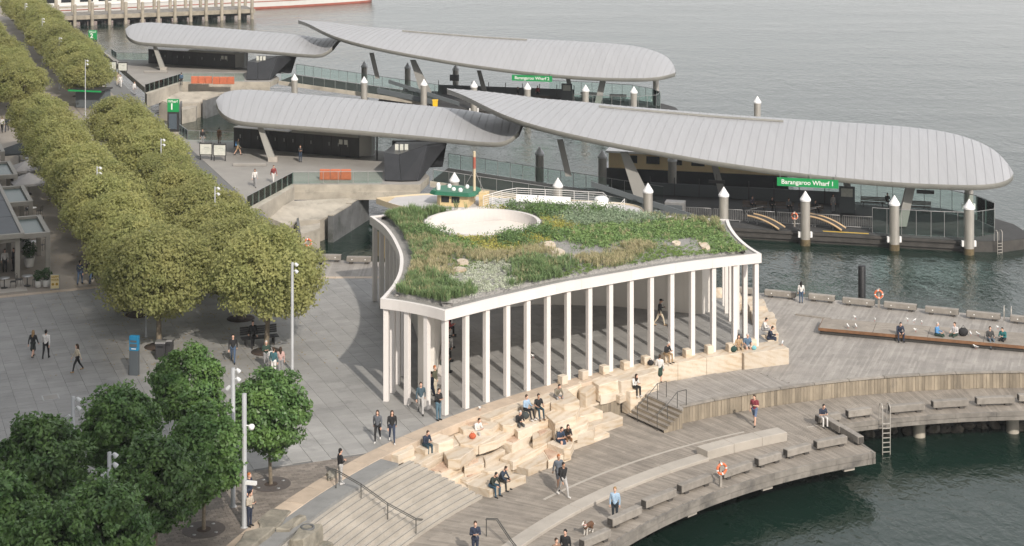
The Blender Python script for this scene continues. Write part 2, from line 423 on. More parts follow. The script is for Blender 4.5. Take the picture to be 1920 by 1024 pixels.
def water():
    m = bpy.data.materials.new('harbour_water'); M['harbour_water'] = m; m.use_nodes = True
    t = m.node_tree; N = t.nodes; L = t.links; b = N['Principled BSDF']
    b.inputs['Base Color'].default_value = (0.006, 0.02, 0.014, 1); b.inputs['Roughness'].default_value = 0.05; b.inputs['IOR'].default_value = 1.333
    g = N.new('ShaderNodeNewGeometry')
    # wind patches: ripples stronger here, calmer there
    wp = N.new('ShaderNodeTexNoise'); wp.inputs['Scale'].default_value = 0.03; wp.inputs['Detail'].default_value = 4
    wm = N.new('ShaderNodeMapping'); wm.inputs['Scale'].default_value = (0.6, 1.6, 1); wm.inputs['Rotation'].default_value = (0, 0, 0.2); L.new(g.outputs['Position'], wm.inputs[0]); L.new(wm.outputs[0], wp.inputs['Vector'])
    wr_ = N.new('ShaderNodeMapRange'); wr_.inputs['From Min'].default_value = 0.35; wr_.inputs['From Max'].default_value = 0.65; wr_.inputs['To Min'].default_value = 0.55; wr_.inputs['To Max'].default_value = 1.5
    L.new(wp.outputs['Fac'], wr_.inputs[0])
    hs = []
    for sc, st, wgt, det, rot in ((0.22, (1, 0.5, 1), 1.0, 2, 0.3), (0.75, (1, 0.55, 1), 0.75, 3, -0.25), (2.3, (1, 0.6, 1), 0.42, 3, 0.15), (6.0, (1, 0.8, 1), 0.06, 2, 0.6)):
        mp = N.new('ShaderNodeMapping'); mp.inputs['Scale'].default_value = st; mp.inputs['Rotation'].default_value = (0, 0, rot)
        L.new(g.outputs['Position'], mp.inputs[0])
        nz = N.new('ShaderNodeTexNoise'); nz.inputs['Scale'].default_value = sc; nz.inputs['Detail'].default_value = det; nz.inputs['Distortion'].default_value = 0.8
        L.new(mp.outputs[0], nz.inputs['Vector'])
        mu = N.new('ShaderNodeMath'); mu.operation = 'MULTIPLY'; mu.inputs[1].default_value = wgt
        L.new(nz.outputs['Fac'], mu.inputs[0]); hs.append(mu.outputs[0])
    acc = hs[0]
    for h_ in hs[1:]:
        a = N.new('ShaderNodeMath'); L.new(acc, a.inputs[0]); L.new(h_, a.inputs[1]); acc = a.outputs[0]
    a = N.new('ShaderNodeMath'); a.operation = 'MULTIPLY'; L.new(acc, a.inputs[0]); L.new(wr_.outputs[0], a.inputs[1])
    bp = N.new('ShaderNodeBump'); bp.inputs['Strength'].default_value = 1.0; bp.inputs['Distance'].default_value = 0.095
    L.new(a.outputs[0], bp.inputs['Height']); L.new(bp.outputs[0], b.inputs['Normal'])
water()

def glass():
    m = bpy.data.materials.new('balustrade_glass'); M['balustrade_glass'] = m; m.use_nodes = True
    t = m.node_tree; N = t.nodes; L = t.links
    tr = N.new('ShaderNodeBsdfTransparent'); tr.inputs[0].default_value = (0.89, 0.955, 0.93, 1)
    gl = N.new('ShaderNodeBsdfGlossy'); gl.inputs['Roughness'].default_value = 0.05; gl.inputs[0].default_value = (0.85, 0.95, 0.92, 1)
    lw = N.new('ShaderNodeFresnel'); lw.inputs[0].default_value = 1.25
    ms = N.new('ShaderNodeMixShader'); L.new(lw.outputs[0], ms.inputs[0]); L.new(tr.outputs[0], ms.inputs[1]); L.new(gl.outputs[0], ms.inputs[2])
    L.new(ms.outputs[0], N['Material Output'].inputs[0])
glass()
# ---------------------------------------------------------------- levels and layout of the place
Z_UP, Z_LO, Z_W = -1.0, -2.05, -4.0          # upper deck, lower deck, water
CK = Vector((32.77, 60.14))                   # centre of the cove that steps, decks and kerb curve round
def PC(r, th, z=None):
    x, y = CK.x + r * math.cos(R(th)), CK.y + r * math.sin(R(th))
    return (x, y) if z is None else (x, y, z)
def polar(p):
    return math.hypot(p[0] - CK.x, p[1] - CK.y), math.degrees(math.atan2(p[1] - CK.y, p[0] - CK.x))
AX = Vector((-0.384, 0.923)); BX = Vector((0.923, 0.384))
AANG = math.atan2(BX.y, BX.x)                # heading of the paving grid
def UV(u, v): return (u * BX.x + v * AX.x, u * BX.y + v * AX.y)
def toUV(x, y): return x * BX.x + y * BX.y, x * AX.x + y * AX.y
def inpoly(x, y, poly):
    c = False; n = len(poly); j = n - 1
    for i in range(n):
        xi, yi = poly[i][0], poly[i][1]; xj, yj = poly[j][0], poly[j][1]
        if (yi > y) != (yj > y) and x < (xj - xi) * (y - yi) / (yj - yi) + xi: c = not c
        j = i
    return c
def inframe(p, m=40):
    x = 960 + p[0] * FPX / p[1]; z = p[2] if len(p) > 2 else 0
    y = YH + (HC - z) * FPX / p[1]
    return -m < x < 1920 + m and -m < y < 1024 + m
def shoreX(d): return -15.5 - 0.3935 * (d - 127)

# water
mb = MB(); mb.add([(-950, 40, Z_W), (950, 40, Z_W), (950, 3400, Z_W), (-950, 3400, Z_W)], [(0, 1, 2, 3)])
tag(mb.build('water', 'harbour_water'), kind='structure')

# plaza slab
arc = [PC(47.3, t) for t in np.linspace(176, 110, 40)]
plaza_poly = arc + [(16.9, 105.0), (16.3, 108.3), (15.3, 112.0), (15.8, 117.0), (9, 120.2), (-1, 121.9), (-10.2, 121.9), (-14.2, 122.0), (shoreX(127), 127.0), (shoreX(420), 420), (-330, 420), (-330, 64)]
mb = MB(); mb.prism(plaza_poly, -5.0, -0.03)
plaza = mb.build('plaza', 'paver_bed'); tag(plaza, kind='structure')

# grey stone slabs laid in strips along the promenade's axis
slabs = []
rs = random.Random(3)
u0 = -14.0
k = 0
while u0 < 62:
    wd = 1.03; v = 82.5 + rs.random() * 0.4
    while v < 121.5:
        ln = rs.choice((0.52, 0.62, 0.75, 0.9))
        x, y = UV(u0 + wd / 2, v + ln / 2)
        r_, t_ = polar((x, y))
        ok = inframe((x, y, 0), 60) and (r_ > 47.75 or t_ < 100) and inpoly(x, y, plaza_poly) and not (y > 121.9 and x > -14)
        if ok: slabs.append((x, y, wd, ln, rs.uniform(-0.003, 0.003), y))
        v += ln
    u0 += wd
slabs.sort(key=lambda s_: s_[5])
cache = {}
def slab_mesh(wd, ln):
    key = (wd, ln)
    if key not in cache:
        b_ = MB().box((0, 0, -0.03), (wd - 0.014, ln - 0.012, 0.06)); cache[key] = bevel_mesh(b_.mesh('paver', 'paver'), 0.006)
    return cache[key]
for i, s_ in enumerate(slabs[:300]):
    inst('paver', slab_mesh(s_[2], s_[3]), plaza, (s_[0], s_[1], s_[4]), (0, 0, AANG))
mb = MB()
for s_ in slabs[300:]:
    mb.box((s_[0], s_[1], -0.03 + s_[4]), (s_[2] - 0.014, s_[3] - 0.012, 0.06), AANG)
tag(mb.build('paving', 'paver', plaza), kind='stuff')

# brown setts in front, too small to pick out one by one
mb = MB(); v = 62.0; row = 0
while v < 82.5:
    u = -6 + (0.2 if row % 2 else 0)
    while u < 26:
        x, y = UV(u + 0.2, v + 0.1)
        if inframe((x, y, 0), 30) and polar((x, y))[0] > 47.8:
            mb.box((x, y, -0.03 + rs.uniform(-0.004, 0.004)), (0.388, 0.188, 0.06), AANG)
        u += 0.4
    v += 0.2; row += 1
tag(mb.build('setts', 'sett', plaza), kind='stuff')

# promenade beyond the plaza: fine paving, with a stone band where it meets the grey slabs
def uvpoly(l): return [UV(*p) for p in l]
mb = MB(); mb.prism([UV(-120, 122.1), UV(33.6, 122.1), UV(34.1, 520), UV(-120, 520)], -0.06, -0.004)
pr = mb.build('promenade', 'promenade'); tag(pr, kind='structure')
bandm = bevel_mesh(MB().box((0, 0, -0.02), (1.19, 0.6, 0.06)).mesh('band_stone', 'kerb_stone'), 0.008)
u = -6.0
while u < 31:
    p = UV(u, 121.8)
    if inframe((p[0], p[1], 0), 60): inst('band_stone', bandm, pr, (p[0], p[1], 0), (0, 0, AANG))
    u += 1.2
# drainage lines and metal pit lids set in the promenade
# sandstone kerb round the plaza's curved edge, stone by stone
kerb = empty('kerb', (0, 0, 0)); tag(kerb, kind='structure')
def arc_block(r0, r1, t0, t1, z0, z1, n=4, mb=None):
    mb = mb or MB()
    ts = np.linspace(t0, t1, n + 1)
    mb.prism([PC(r0, t) for t in ts] + [PC(r1, t) for t in ts[::-1]], z0, z1)
    return mb
t = 168.0
while t > 110.5:
    dt = 2.2 + rs.random() * 0.5
    t1 = max(t - dt, 110.2)
    o = arc_block(47.15, 48.25, t, t1 + 0.02, -0.5, 0.004 + rs.uniform(0, 0.008)).build('kerb_stone', 'kerb_stone', kerb)
    o.data = bevel_mesh(o.data, 0.02)
    t = t1
# grey landing strip
o = arc_block(45.98, 47.14, 172, 147.3, -0.4, -0.01, 30).build('landing_strip', 'tactile_strip'); tag(o, kind='structure')

# broad curved steps down to the lower deck: each tread one ring of stones
steps = empty('stone_steps', (*PC(44, 150), Z_LO), label='broad curved flight of pale stone steps between plaza and lower boardwalk', cat='steps')
NST = 12
for i in range(1, NST):
    z = -i * (-Z_LO) / NST
    r1 = 46.0 - (i - 1) * 0.30; r0 = r1 - 0.315 - (0 if i < NST - 1 else 0.02)
    tend = 146.3 - i * 0.25
    tt = 172.0; j = 0
    while tt > tend:
        t1 = max(tt - 2.6 - 0.6 * rs.random(), tend)
        if tt - t1 > 0.15:
            mb = MB()
            ts = np.linspace(tt, t1 + 0.012, 4)
            mb.prism([PC(r0, q) for q in ts] + [PC(r1 + 0.02, q) for q in ts[::-1]], z - 0.6, z)
            mb.prism([PC(r0 + 0.035, q) for q in ts] + [PC(r0 + 0.065, q) for q in ts[::-1]], z - 0.05, z + 0.003, 1)
            mb.build('tread', ['step_stone', 'nosing'], steps)
        tt = t1
# handrail on the steps
def handrail(name, pts, posts, label, cat='handrail', r=0.028, double=True, mat='rail_steel', group=None):
    e = empty(name, pts[0], label=label, cat=cat, group=group)
    MB().tube(pts, r, 8).build('rail', mat, e)
    if double: MB().tube([Vector(p) - Vector((0.05, 0.09, 0.02)) for p in pts], r * 0.8, 8).build('rail', mat, e)
    for top, bot in posts: MB().tube([bot, top], r * 0.9, 8).build('post', mat, e)
    return e
hp = []
for px, py, zz in ((630, 915, 0), (677, 942, -0.55), (727, 978, -1.3), (780, 1007, -2.05)):
    b_ = W(px, py, zz); hp.append((b_ + Vector((0, 0, 0.92)), b_))
pts = [hp[0][0] - Vector((0.45, -0.2, -0.02))] + [h[0] for h in hp] + [hp[-1][0] + Vector((0.35, -0.1, 0))]
handrail('handrail', pts, hp, 'dark double handrail running down the broad curved stone steps')

# lower deck: ring of radial boards
deck_lo = MB()
fr = [PC(34.3, t) for t in np.linspace(172, 111.2, 50)]
notch = [PC(38.8, t) for t in np.linspace(110.6, 78, 30)]
back = [PC(43.0, t) for t in np.linspace(78, 122, 30)] + [(7.6, 99.6), (3.5, 97.6)] + [PC(44.0, t) for t in np.linspace(133, 172, 30)]
lo_poly = fr + notch + back
deck_lo.prism(lo_poly, Z_LO - 0.25, Z_LO - 0.03)
dlo = deck_lo.build('lower_boardwalk', 'deck_bed'); tag(dlo, kind='structure')
BC = Vector((30.0, 69.0))
mb = MB()
th = 196.0
wb = 0.142
def deck_board(mb, p0, p1, w0, w1, ztop, gap=0.007, t=0.04):
    d = (Vector(p1) - Vector(p0)); n_ = Vector((-d.y, d.x)).normalized(); z = ztop + rs.uniform(-0.003, 0.003)
    a0, a1 = Vector(p0) + n_ * (w0 / 2 - gap / 2), Vector(p0) - n_ * (w0 / 2 - gap / 2)
    b0, b1 = Vector(p1) + n_ * (w1 / 2 - gap / 2), Vector(p1) - n_ * (w1 / 2 - gap / 2)
    mb.prism([a0, a1, b1, b0], z - t, z)
def clip_ray(c, ang, poly, r0, r1, st=0.25):
    """runs of a ray from c that lie inside poly"""
    runs = []; cur = None; r = r0
    dx, dy = math.cos(ang), math.sin(ang)
    while r < r1:
        ins = inpoly(c.x + dx * r, c.y + dy * r, poly)
        if ins and cur is None: cur = r
        if not ins and cur is not None: runs.append((cur, r)); cur = None
        r += st
    if cur is not None: runs.append((cur, r1))
    return runs
rmid = 30.0
ang = R(70.0)
step_a = wb / rmid
while ang < R(188):
    for a_, b_ in clip_ray(BC, ang, lo_poly, 22.5, 46, 0.12):
        r = a_ - 0.06
        cut = r + rs.uniform(1.0, 3.2)
        while r < b_ - 0.1:
            e_ = min(cut, b_ - 0.05)
            p0 = (BC.x + math.cos(ang) * r, BC.y + math.sin(ang) * r); p1 = (BC.x + math.cos(ang) * (e_ - 0.006), BC.y + math.sin(ang) * (e_ - 0.006))
            if inframe((p0[0], p0[1], Z_LO), 60) or inframe((p1[0], p1[1], Z_LO), 60):
                deck_board(mb, p0, p1, r * step_a, e_ * step_a, Z_LO)
            r = e_; cut = e_ + rs.uniform(2.4, 3.6)
    ang += step_a
tag(mb.build('boards', 'deck_board', dlo), kind='stuff')
# timber edge beams and the pale line inlaid in the boards
fas = empty('boardwalk_edge', (*PC(34.3, 140), Z_LO)); tag(fas, 'weathered timber edge beam under the lower boardwalk over the water', 'edge beam')
def fascia(r, t0, t1, z0, z1, th=0.16, n=2.6):
    t = t0
    while t > t1:
        tt = max(t - n, t1)
        arc_block(r - th, r, t, tt + 0.02, z0, z1).build('beam', 'fascia_timber', fas)
        t = tt
for zz in ((-0.33, 0.0), (-0.66, -0.345)):
    fascia(34.33 + (0.02 if zz[0] < -0.5 else 0), 170, 111.2, Z_LO + zz[0], Z_LO + zz[1] - 0.012, 0.16, rs.uniform(2.8, 4))
    if zz[0] > -0.7: fascia(38.83, 110.3, 78, Z_LO + zz[0] * 0.8, Z_LO + zz[1] * 0.8 - 0.012, 0.16, rs.uniform(2.8, 4))
pA, pB = Vector(PC(34.2, 111.0)), Vector(PC(38.9, 110.5))
dn = (pB - pA); ny = math.atan2(dn.y, dn.x)
for zz in ((-0.33, 0.0), (-0.66, -0.345)):
    c_ = (pA + pB) / 2
    MB().box((c_.x, c_.y, Z_LO + (zz[0] + zz[1]) / 2 - 0.008), (dn.length, 0.16, 0.3), ny).build('beam', 'fascia_timber', fas)
MB().tube([PC(40.2, t, Z_LO + 0.0) for t in np.linspace(143, 116, 40)], 0.001, 4)
mb = MB(); ts = np.linspace(141.0, 118.6, 40)
mb.prism([PC(39.95, t) for t in ts] + [PC(40.12, t) for t in ts[::-1]], Z_LO - 0.05, Z_LO + 0.006)
ts = np.linspace(113.2, 110.5, 8); mb.prism([PC(39.0, t) for t in ts] + [PC(39.12, t) for t in ts[::-1]], Z_LO - 0.05, Z_LO + 0.006)
o = mb.build('stone_inlay', 'concrete'); tag(o, kind='structure')

# concrete piles, headstocks and the rubble toe below the deck
sub = empty('deck_piles', (0, 0, 0))
tag(sub, 'concrete piles and headstocks holding the lower boardwalk above the harbour', 'piles')
for t in np.arange(113.5, 170, 9.5):
    x, y = PC(37.6, t)
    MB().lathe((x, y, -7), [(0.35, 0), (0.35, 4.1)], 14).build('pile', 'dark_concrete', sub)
    x, y = PC(36.2, t)
    MB().box((x, y, Z_LO - 0.80), (3.5, 0.7, 0.26), R(t)).build('headstock', 'concrete', sub)
for t in np.arange(84, 110, 8.5):
    x, y = PC(40.6, t)
    MB().lathe((x, y, -7), [(0.38, 0), (0.38, 4.3)], 14).build('pile', 'old_concrete', sub)
    MB().box((x, y, Z_LO - 0.75), (0.8, 1.2, 0.3), R(t + 90)).build('headstock', 'concrete', sub)
def rock_mesh(seed):
    bm = bmesh.new(); bmesh.ops.create_icosphere(bm, subdivisions=2, radius=1)
    for v in bm.verts:
        n_ = mnoise.noise(v.co * 1.3 + Vector((seed * 7.1, 0, 0))); v.co *= 0.85 + 0.5 * n_
        v.co.z *= 0.7
    me = bpy.data.meshes.new('rock'); bm.to_mesh(me); bm.free(); me.materials.append(M['rock']); return me
rocks = [rock_mesh(i) for i in range(4)]
rub = empty('rubble_toe', (0, 0, Z_W)); tag(rub, 'dark boulders along the waterline under the boardwalk', 'boulders')
for t in np.arange(81, 110, 1.15):
    p = PC(41.2 + rs.uniform(-0.2, 0.4), t + rs.uniform(-0.2, 0.2)); inst('boulder', rocks[rs.randrange(4)], rub, (p[0], p[1], 0.12), (rs.random(), rs.random(), rs.random() * 6), rs.uniform(0.38, 0.62))
for t in np.arange(114, 165, 1.4):
    p = PC(37.4 + rs.uniform(-0.3, 0.4), t); inst('boulder', rocks[rs.randrange(4)], rub, (p[0], p[1], 0.05), (rs.random(), rs.random(), rs.random() * 6), rs.uniform(0.35, 0.6))
# sea wall behind, under the decks
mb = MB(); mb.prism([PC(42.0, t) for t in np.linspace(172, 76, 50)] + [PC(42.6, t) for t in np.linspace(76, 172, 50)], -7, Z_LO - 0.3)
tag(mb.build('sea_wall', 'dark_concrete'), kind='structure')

# upper deck
back_edge = [(60.0, 105.3), (34.6, 115.2), (18.7, 121.3), (16.0, 121.8), (9, 123.6)]
up_poly = [(8.09, 98.7), (10.0, 95.95)] + [PC(43.15, t) for t in np.linspace(121.6, 72, 40)] + back_edge + [(8, 119), (14.5, 118), (13.5, 112), (16.0, 106.0)] + [PC(46.9, t) for t in np.linspace(112, 122.5, 8)]
mb = MB(); mb.prism(up_poly, Z_UP - 0.4, Z_UP - 0.03)
dup_ = mb.build('upper_boardwalk', 'deck_bed'); tag(dup_, kind='structure')
split_a, split_b = W(1395, 690, Z_UP), W(1536, 736, Z_UP)
def side(p): return (split_b.x - split_a.x) * (p[1] - split_a.y) - (split_b.y - split_a.y) * (p[0] - split_a.x)
bd = Vector((0.364, 0.931)); bn = Vector((0.931, -0.364))
mb = MB(); s0 = -60.0
while s0 < 40:
    c0 = Vector((26, 112)) + bn * s0
    cur = None; q = -30.0
    while q < 30:
        p = c0 + bd * q
        ins = inpoly(p.x, p.y, up_poly) and side(p) > 0 and inframe((p.x, p.y, Z_UP), 60)
        if ins and cur is None: cur = q
        if (not ins) and cur is not None:
            a_ = cur - 0.05; cut = a_ + rs.uniform(0.8, 3.4)
            while a_ < q - 0.1:
                e_ = min(cut, q)
                deck_board(mb, c0 + bd * a_, c0 + bd * (e_ - 0.006), 0.142, 0.142, Z_UP); a_ = e_; cut = e_ + rs.uniform(2.6, 3.6)
            cur = None
        q += 0.12
    s0 += 0.142
ang = R(88)
while ang < R(150):
    for a_, b_ in clip_ray(BC, ang, up_poly, 25, 52, 0.12):
        r = a_ - 0.06
        while r < b_ - 0.1:
            e_ = min(r + rs.uniform(2.4, 3.6), b_)
            m_ = (r + e_) / 2
            p0 = (BC.x + math.cos(ang) * r, BC.y + math.sin(ang) * r); p1 = (BC.x + math.cos(ang) * (e_ - 0.006), BC.y + math.sin(ang) * (e_ - 0.006))
            i0, i1 = side(p0) <= 0, side(p1) <= 0
            if i0 or i1:
                if not (i0 and i1):
                    lo, hi = (r, e_)
                    for _ in range(10):
                        md = (lo + hi) / 2; pm_ = (BC.x + math.cos(ang) * md, BC.y + math.sin(ang) * md)
                        if (side(pm_) <= 0) == i0: lo = md
                        else: hi = md
                    if i0: p1 = (BC.x + math.cos(ang) * lo, BC.y + math.sin(ang) * lo)
                    else: p0 = (BC.x + math.cos(ang) * hi, BC.y + math.sin(ang) * hi)
                deck_board(mb, p0, p1, r * step_a, e_ * step_a, Z_UP)
            r = e_
    ang += step_a
tag(mb.build('boards', 'deck_board_grey', dup_), kind='stuff')
# back-left strip of deck beside the water
bl_poly = [(-14.2, 122.2), (8.5, 122.2), (8.5, 124.0), (-8, 126.2), (shoreX(127) + 0.6, 127.4)]
mb = MB(); mb.prism(bl_poly, -0.5, -0.06); dbl = mb.build('side_boardwalk', 'deck_bed'); tag(dbl, kind='structure')
mb = MB(); x = -16.5
while x < 9:
    run = [y for y in np.arange(122.0, 127.6, 0.1) if inpoly(x, y, bl_poly)]
    if run: deck_board(mb, (x, run[0] - 0.05), (x + 0.0, run[-1] + 0.05), 0.142, 0.142, -0.025)
    x += 0.142
tag(mb.build('boards', 'deck_board_grey', dbl), kind='stuff')
x = -14.0; bs = bevel_mesh(MB().box((0, 0, -0.2), (1.48, 0.55, 0.42)).mesh('kerb_stone', 'kerb_stone'), 0.015)
while x < 0:
    inst('kerb_stone', bs, kerb, (x, 121.95, 0.0)); x += 1.5
# the decks' outer edge beams at the back
for (a, b_), z in ((((34.6, 115.2), (18.7, 121.3)), Z_UP), (((60, 105.3), (34.6, 115.2)), Z_UP), (((-8, 126.2), (8.5, 124.0)), 0), (((-15, 127.3), (-8, 126.2)), 0)):
    a = Vector(a); b_ = Vector(b_); d = b_ - a; c_ = (a + b_) / 2
    MB().box((c_.x, c_.y, z - 0.42), (d.length, 0.2, 0.8), math.atan2(d.y, d.x)).build('beam', 'fascia_timber', fas)

# timber batten retaining wall between the two decks
wall = empty('batten_wall', (*PC(43.0, 110), Z_LO), label='curved retaining wall of weathered upright timber battens between the decks', cat='wall')
bat = MB().box((0, 0, 0), (0.045, 0.20, 1.0)).mesh('batten', 'batten')
cap = []
t = 121.8; i = 0; rest = MB()
while t > 74:
    x, y = PC(42.98 + rs.uniform(-0.012, 0.012), t)
    if inframe((x, y, -1.5), 30):
        h = 0.93 + rs.uniform(-0.01, 0.015)
        inst('batten', bat, wall, (x - wall.location.x, y - wall.location.y, 0.47), (0, 0, R(t)), (1, 1, h))
    t -= 0.283
t = 121.9
while t > 74:
    t1 = t - 3.2
    arc_block(42.86, 43.16, t, t1 + 0.05, -1.07, -0.965).build('capping', 'log', wall)
    t = t1
MB().prism([PC(43.02, t) for t in np.linspace(121.8, 74, 40)] + [PC(43.1, t) for t in np.linspace(74, 121.8, 40)], Z_LO, -1.07).build('backing', 'deck_bed', wall)

# short timber stair between the decks with two bent handrails
st = empty('timber_stair', (8.4, 96.8, Z_LO), label='short timber stair with two dark handrails joining lower and upper deck', cat='stair')
wdir = Vector((0.568, -0.823)); ndir = Vector((-0.823, -0.568))
s_top = Vector((8.09, 98.7))
WST = 3.4
for i in range(5):
    z = Z_UP - (i + 1) * 0.175
    o0 = s_top + ndir * (i * 0.28); o1 = s_top + ndir * ((i + 1) * 0.28 + 0.03)
    for j in range(2):
        a_ = o0 + ndir * (0.155 * j); b_ = a_ + ndir * 0.145
        MB().prism([a_, a_ + wdir * WST, b_ + wdir * WST, b_], z - 0.05, z).build('tread', 'deck_board', st)
    MB().prism([o0 + ndir * 0.005, o0 + wdir * WST + ndir * 0.005, o0 + wdir * WST + ndir * 0.03, o0 + ndir * 0.03], z - 0.15, z + 0.125).build('riser', 'batten', st)
    for j in range(3):
        c_ = o0 + ndir * (0.05 + 0.095 * j) + wdir * (WST + 0.03)
        MB().box((c_.x, c_.y, (z - 0.01 + Z_LO) / 2), (0.085, 0.04, max(0.06, z - 0.01 - Z_LO)), math.atan2(ndir.y, ndir.x)).build('batten', 'batten', st)
MB().prism([s_top - ndir * 0.12, s_top + wdir * WST - ndir * 0.12, s_top + wdir * WST, s_top], Z_UP - 0.06, Z_UP + 0.012).build('nosing', 'log', st)
for f in (0.32, 0.86):
    q0 = s_top + wdir * (WST * f)
    bots = [q0 - ndir * 0.75, q0 - ndir * 0.05, q0 + ndir * 0.72, q0 + ndir * 1.5]
    zb = [Z_UP, Z_UP, Z_UP - 0.6, Z_LO]
    P_ = [(Vector((b_.x, b_.y, z + 0.95)), Vector((b_.x, b_.y, z))) for b_, z in zip(bots, zb)]
    for tp, bt in P_: MB().tube([bt, tp], 0.022, 8).build('post', 'rail_steel', st)
    MB().tube([p[0] for p in P_], 0.024, 8).build('rail', 'rail_steel', st)

# long curved concrete bench edge on the lower deck
cb = empty('concrete_bench', (*PC(38.2, 125), Z_LO), label='long curved pale concrete edge rising into a low bench on the boardwalk', cat='bench')
def cseg(t0, t1, r0, r1, z1, name):
    o = arc_block(r0, r1, t0, t1 + 0.02, Z_LO - 0.02, z1, 6).build(name, 'concrete', cb); o.data = bevel_mesh(o.data, 0.02)
for t0, t1 in ((158, 152), (152, 146.5), (146.5, 141), (141, 135.5), (135.5, 130), (130, 125.4)):
    cseg(t0, t1, 37.55, 38.42, Z_LO + 0.16, 'edge_block')
for t0, t1 in ((125.4, 122.4), (122.4, 119.3), (119.3, 116.6)):
    cseg(t0, t1, 37.7, 38.62, Z_LO + 0.5, 'bench_block')
hb = [W(912, 1006, Z_LO), W(948, 1030, Z_LO - 0.3)]
handrail('handrail', [hb[0] + Vector((0, 0, 0.9)), hb[0] + Vector((0.55, 0.0, 0.88)), hb[0] + Vector((1.25, -1.4, 0.42)), hb[0] + Vector((1.9, -2.6, 0.1))], [(hb[0] + Vector((0, 0, 0.9)), hb[0])], 'dark handrail at the bottom edge of the picture beside the curved concrete edge')
# ---------------------------------------------------------------- sandstone: plinth, stools, terrace of blocks
terr = empty('sandstone_terrace', (*PC(45, 135), Z_LO), label='terrace of tumbled pale sandstone blocks stepping down in front of the pavilion', cat='stone terrace')
def stone(polyw, z0, z1, name='block', parent=None, mats='sandstone', jit=0.02, bev=0.03, rough=True):
    parent = parent or terr
    mb = MB(); mb.prism(polyw, z0, z1)
    me = mb.mesh(name, mats, parent.location)
    bm = bmesh.new(); bm.from_mesh(me)
    if rough:
        bmesh.ops.subdivide_edges(bm, edges=[e for e in bm.edges if e.calc_length() > 0.5], cuts=2, use_grid_fill=True)
        bmesh.ops.triangulate(bm, faces=[f for f in bm.faces if len(f.verts) > 4])
        for v in bm.verts:
            n_ = Vector((mnoise.noise(v.co * 1.7), mnoise.noise(v.co * 1.7 + Vector((9, 3, 1))), mnoise.noise(v.co * 1.3 + Vector((2, 7, 5)))))
            v.co += n_ * jit * 2
    bmesh.ops.bevel(bm, geom=[e for e in bm.edges if len(e.link_faces) == 2 and e.calc_face_angle(0) > R(50)], offset=bev, segments=1, affect='EDGES')
    bm.to_mesh(me); bm.free()
    return inst(name, me, parent)
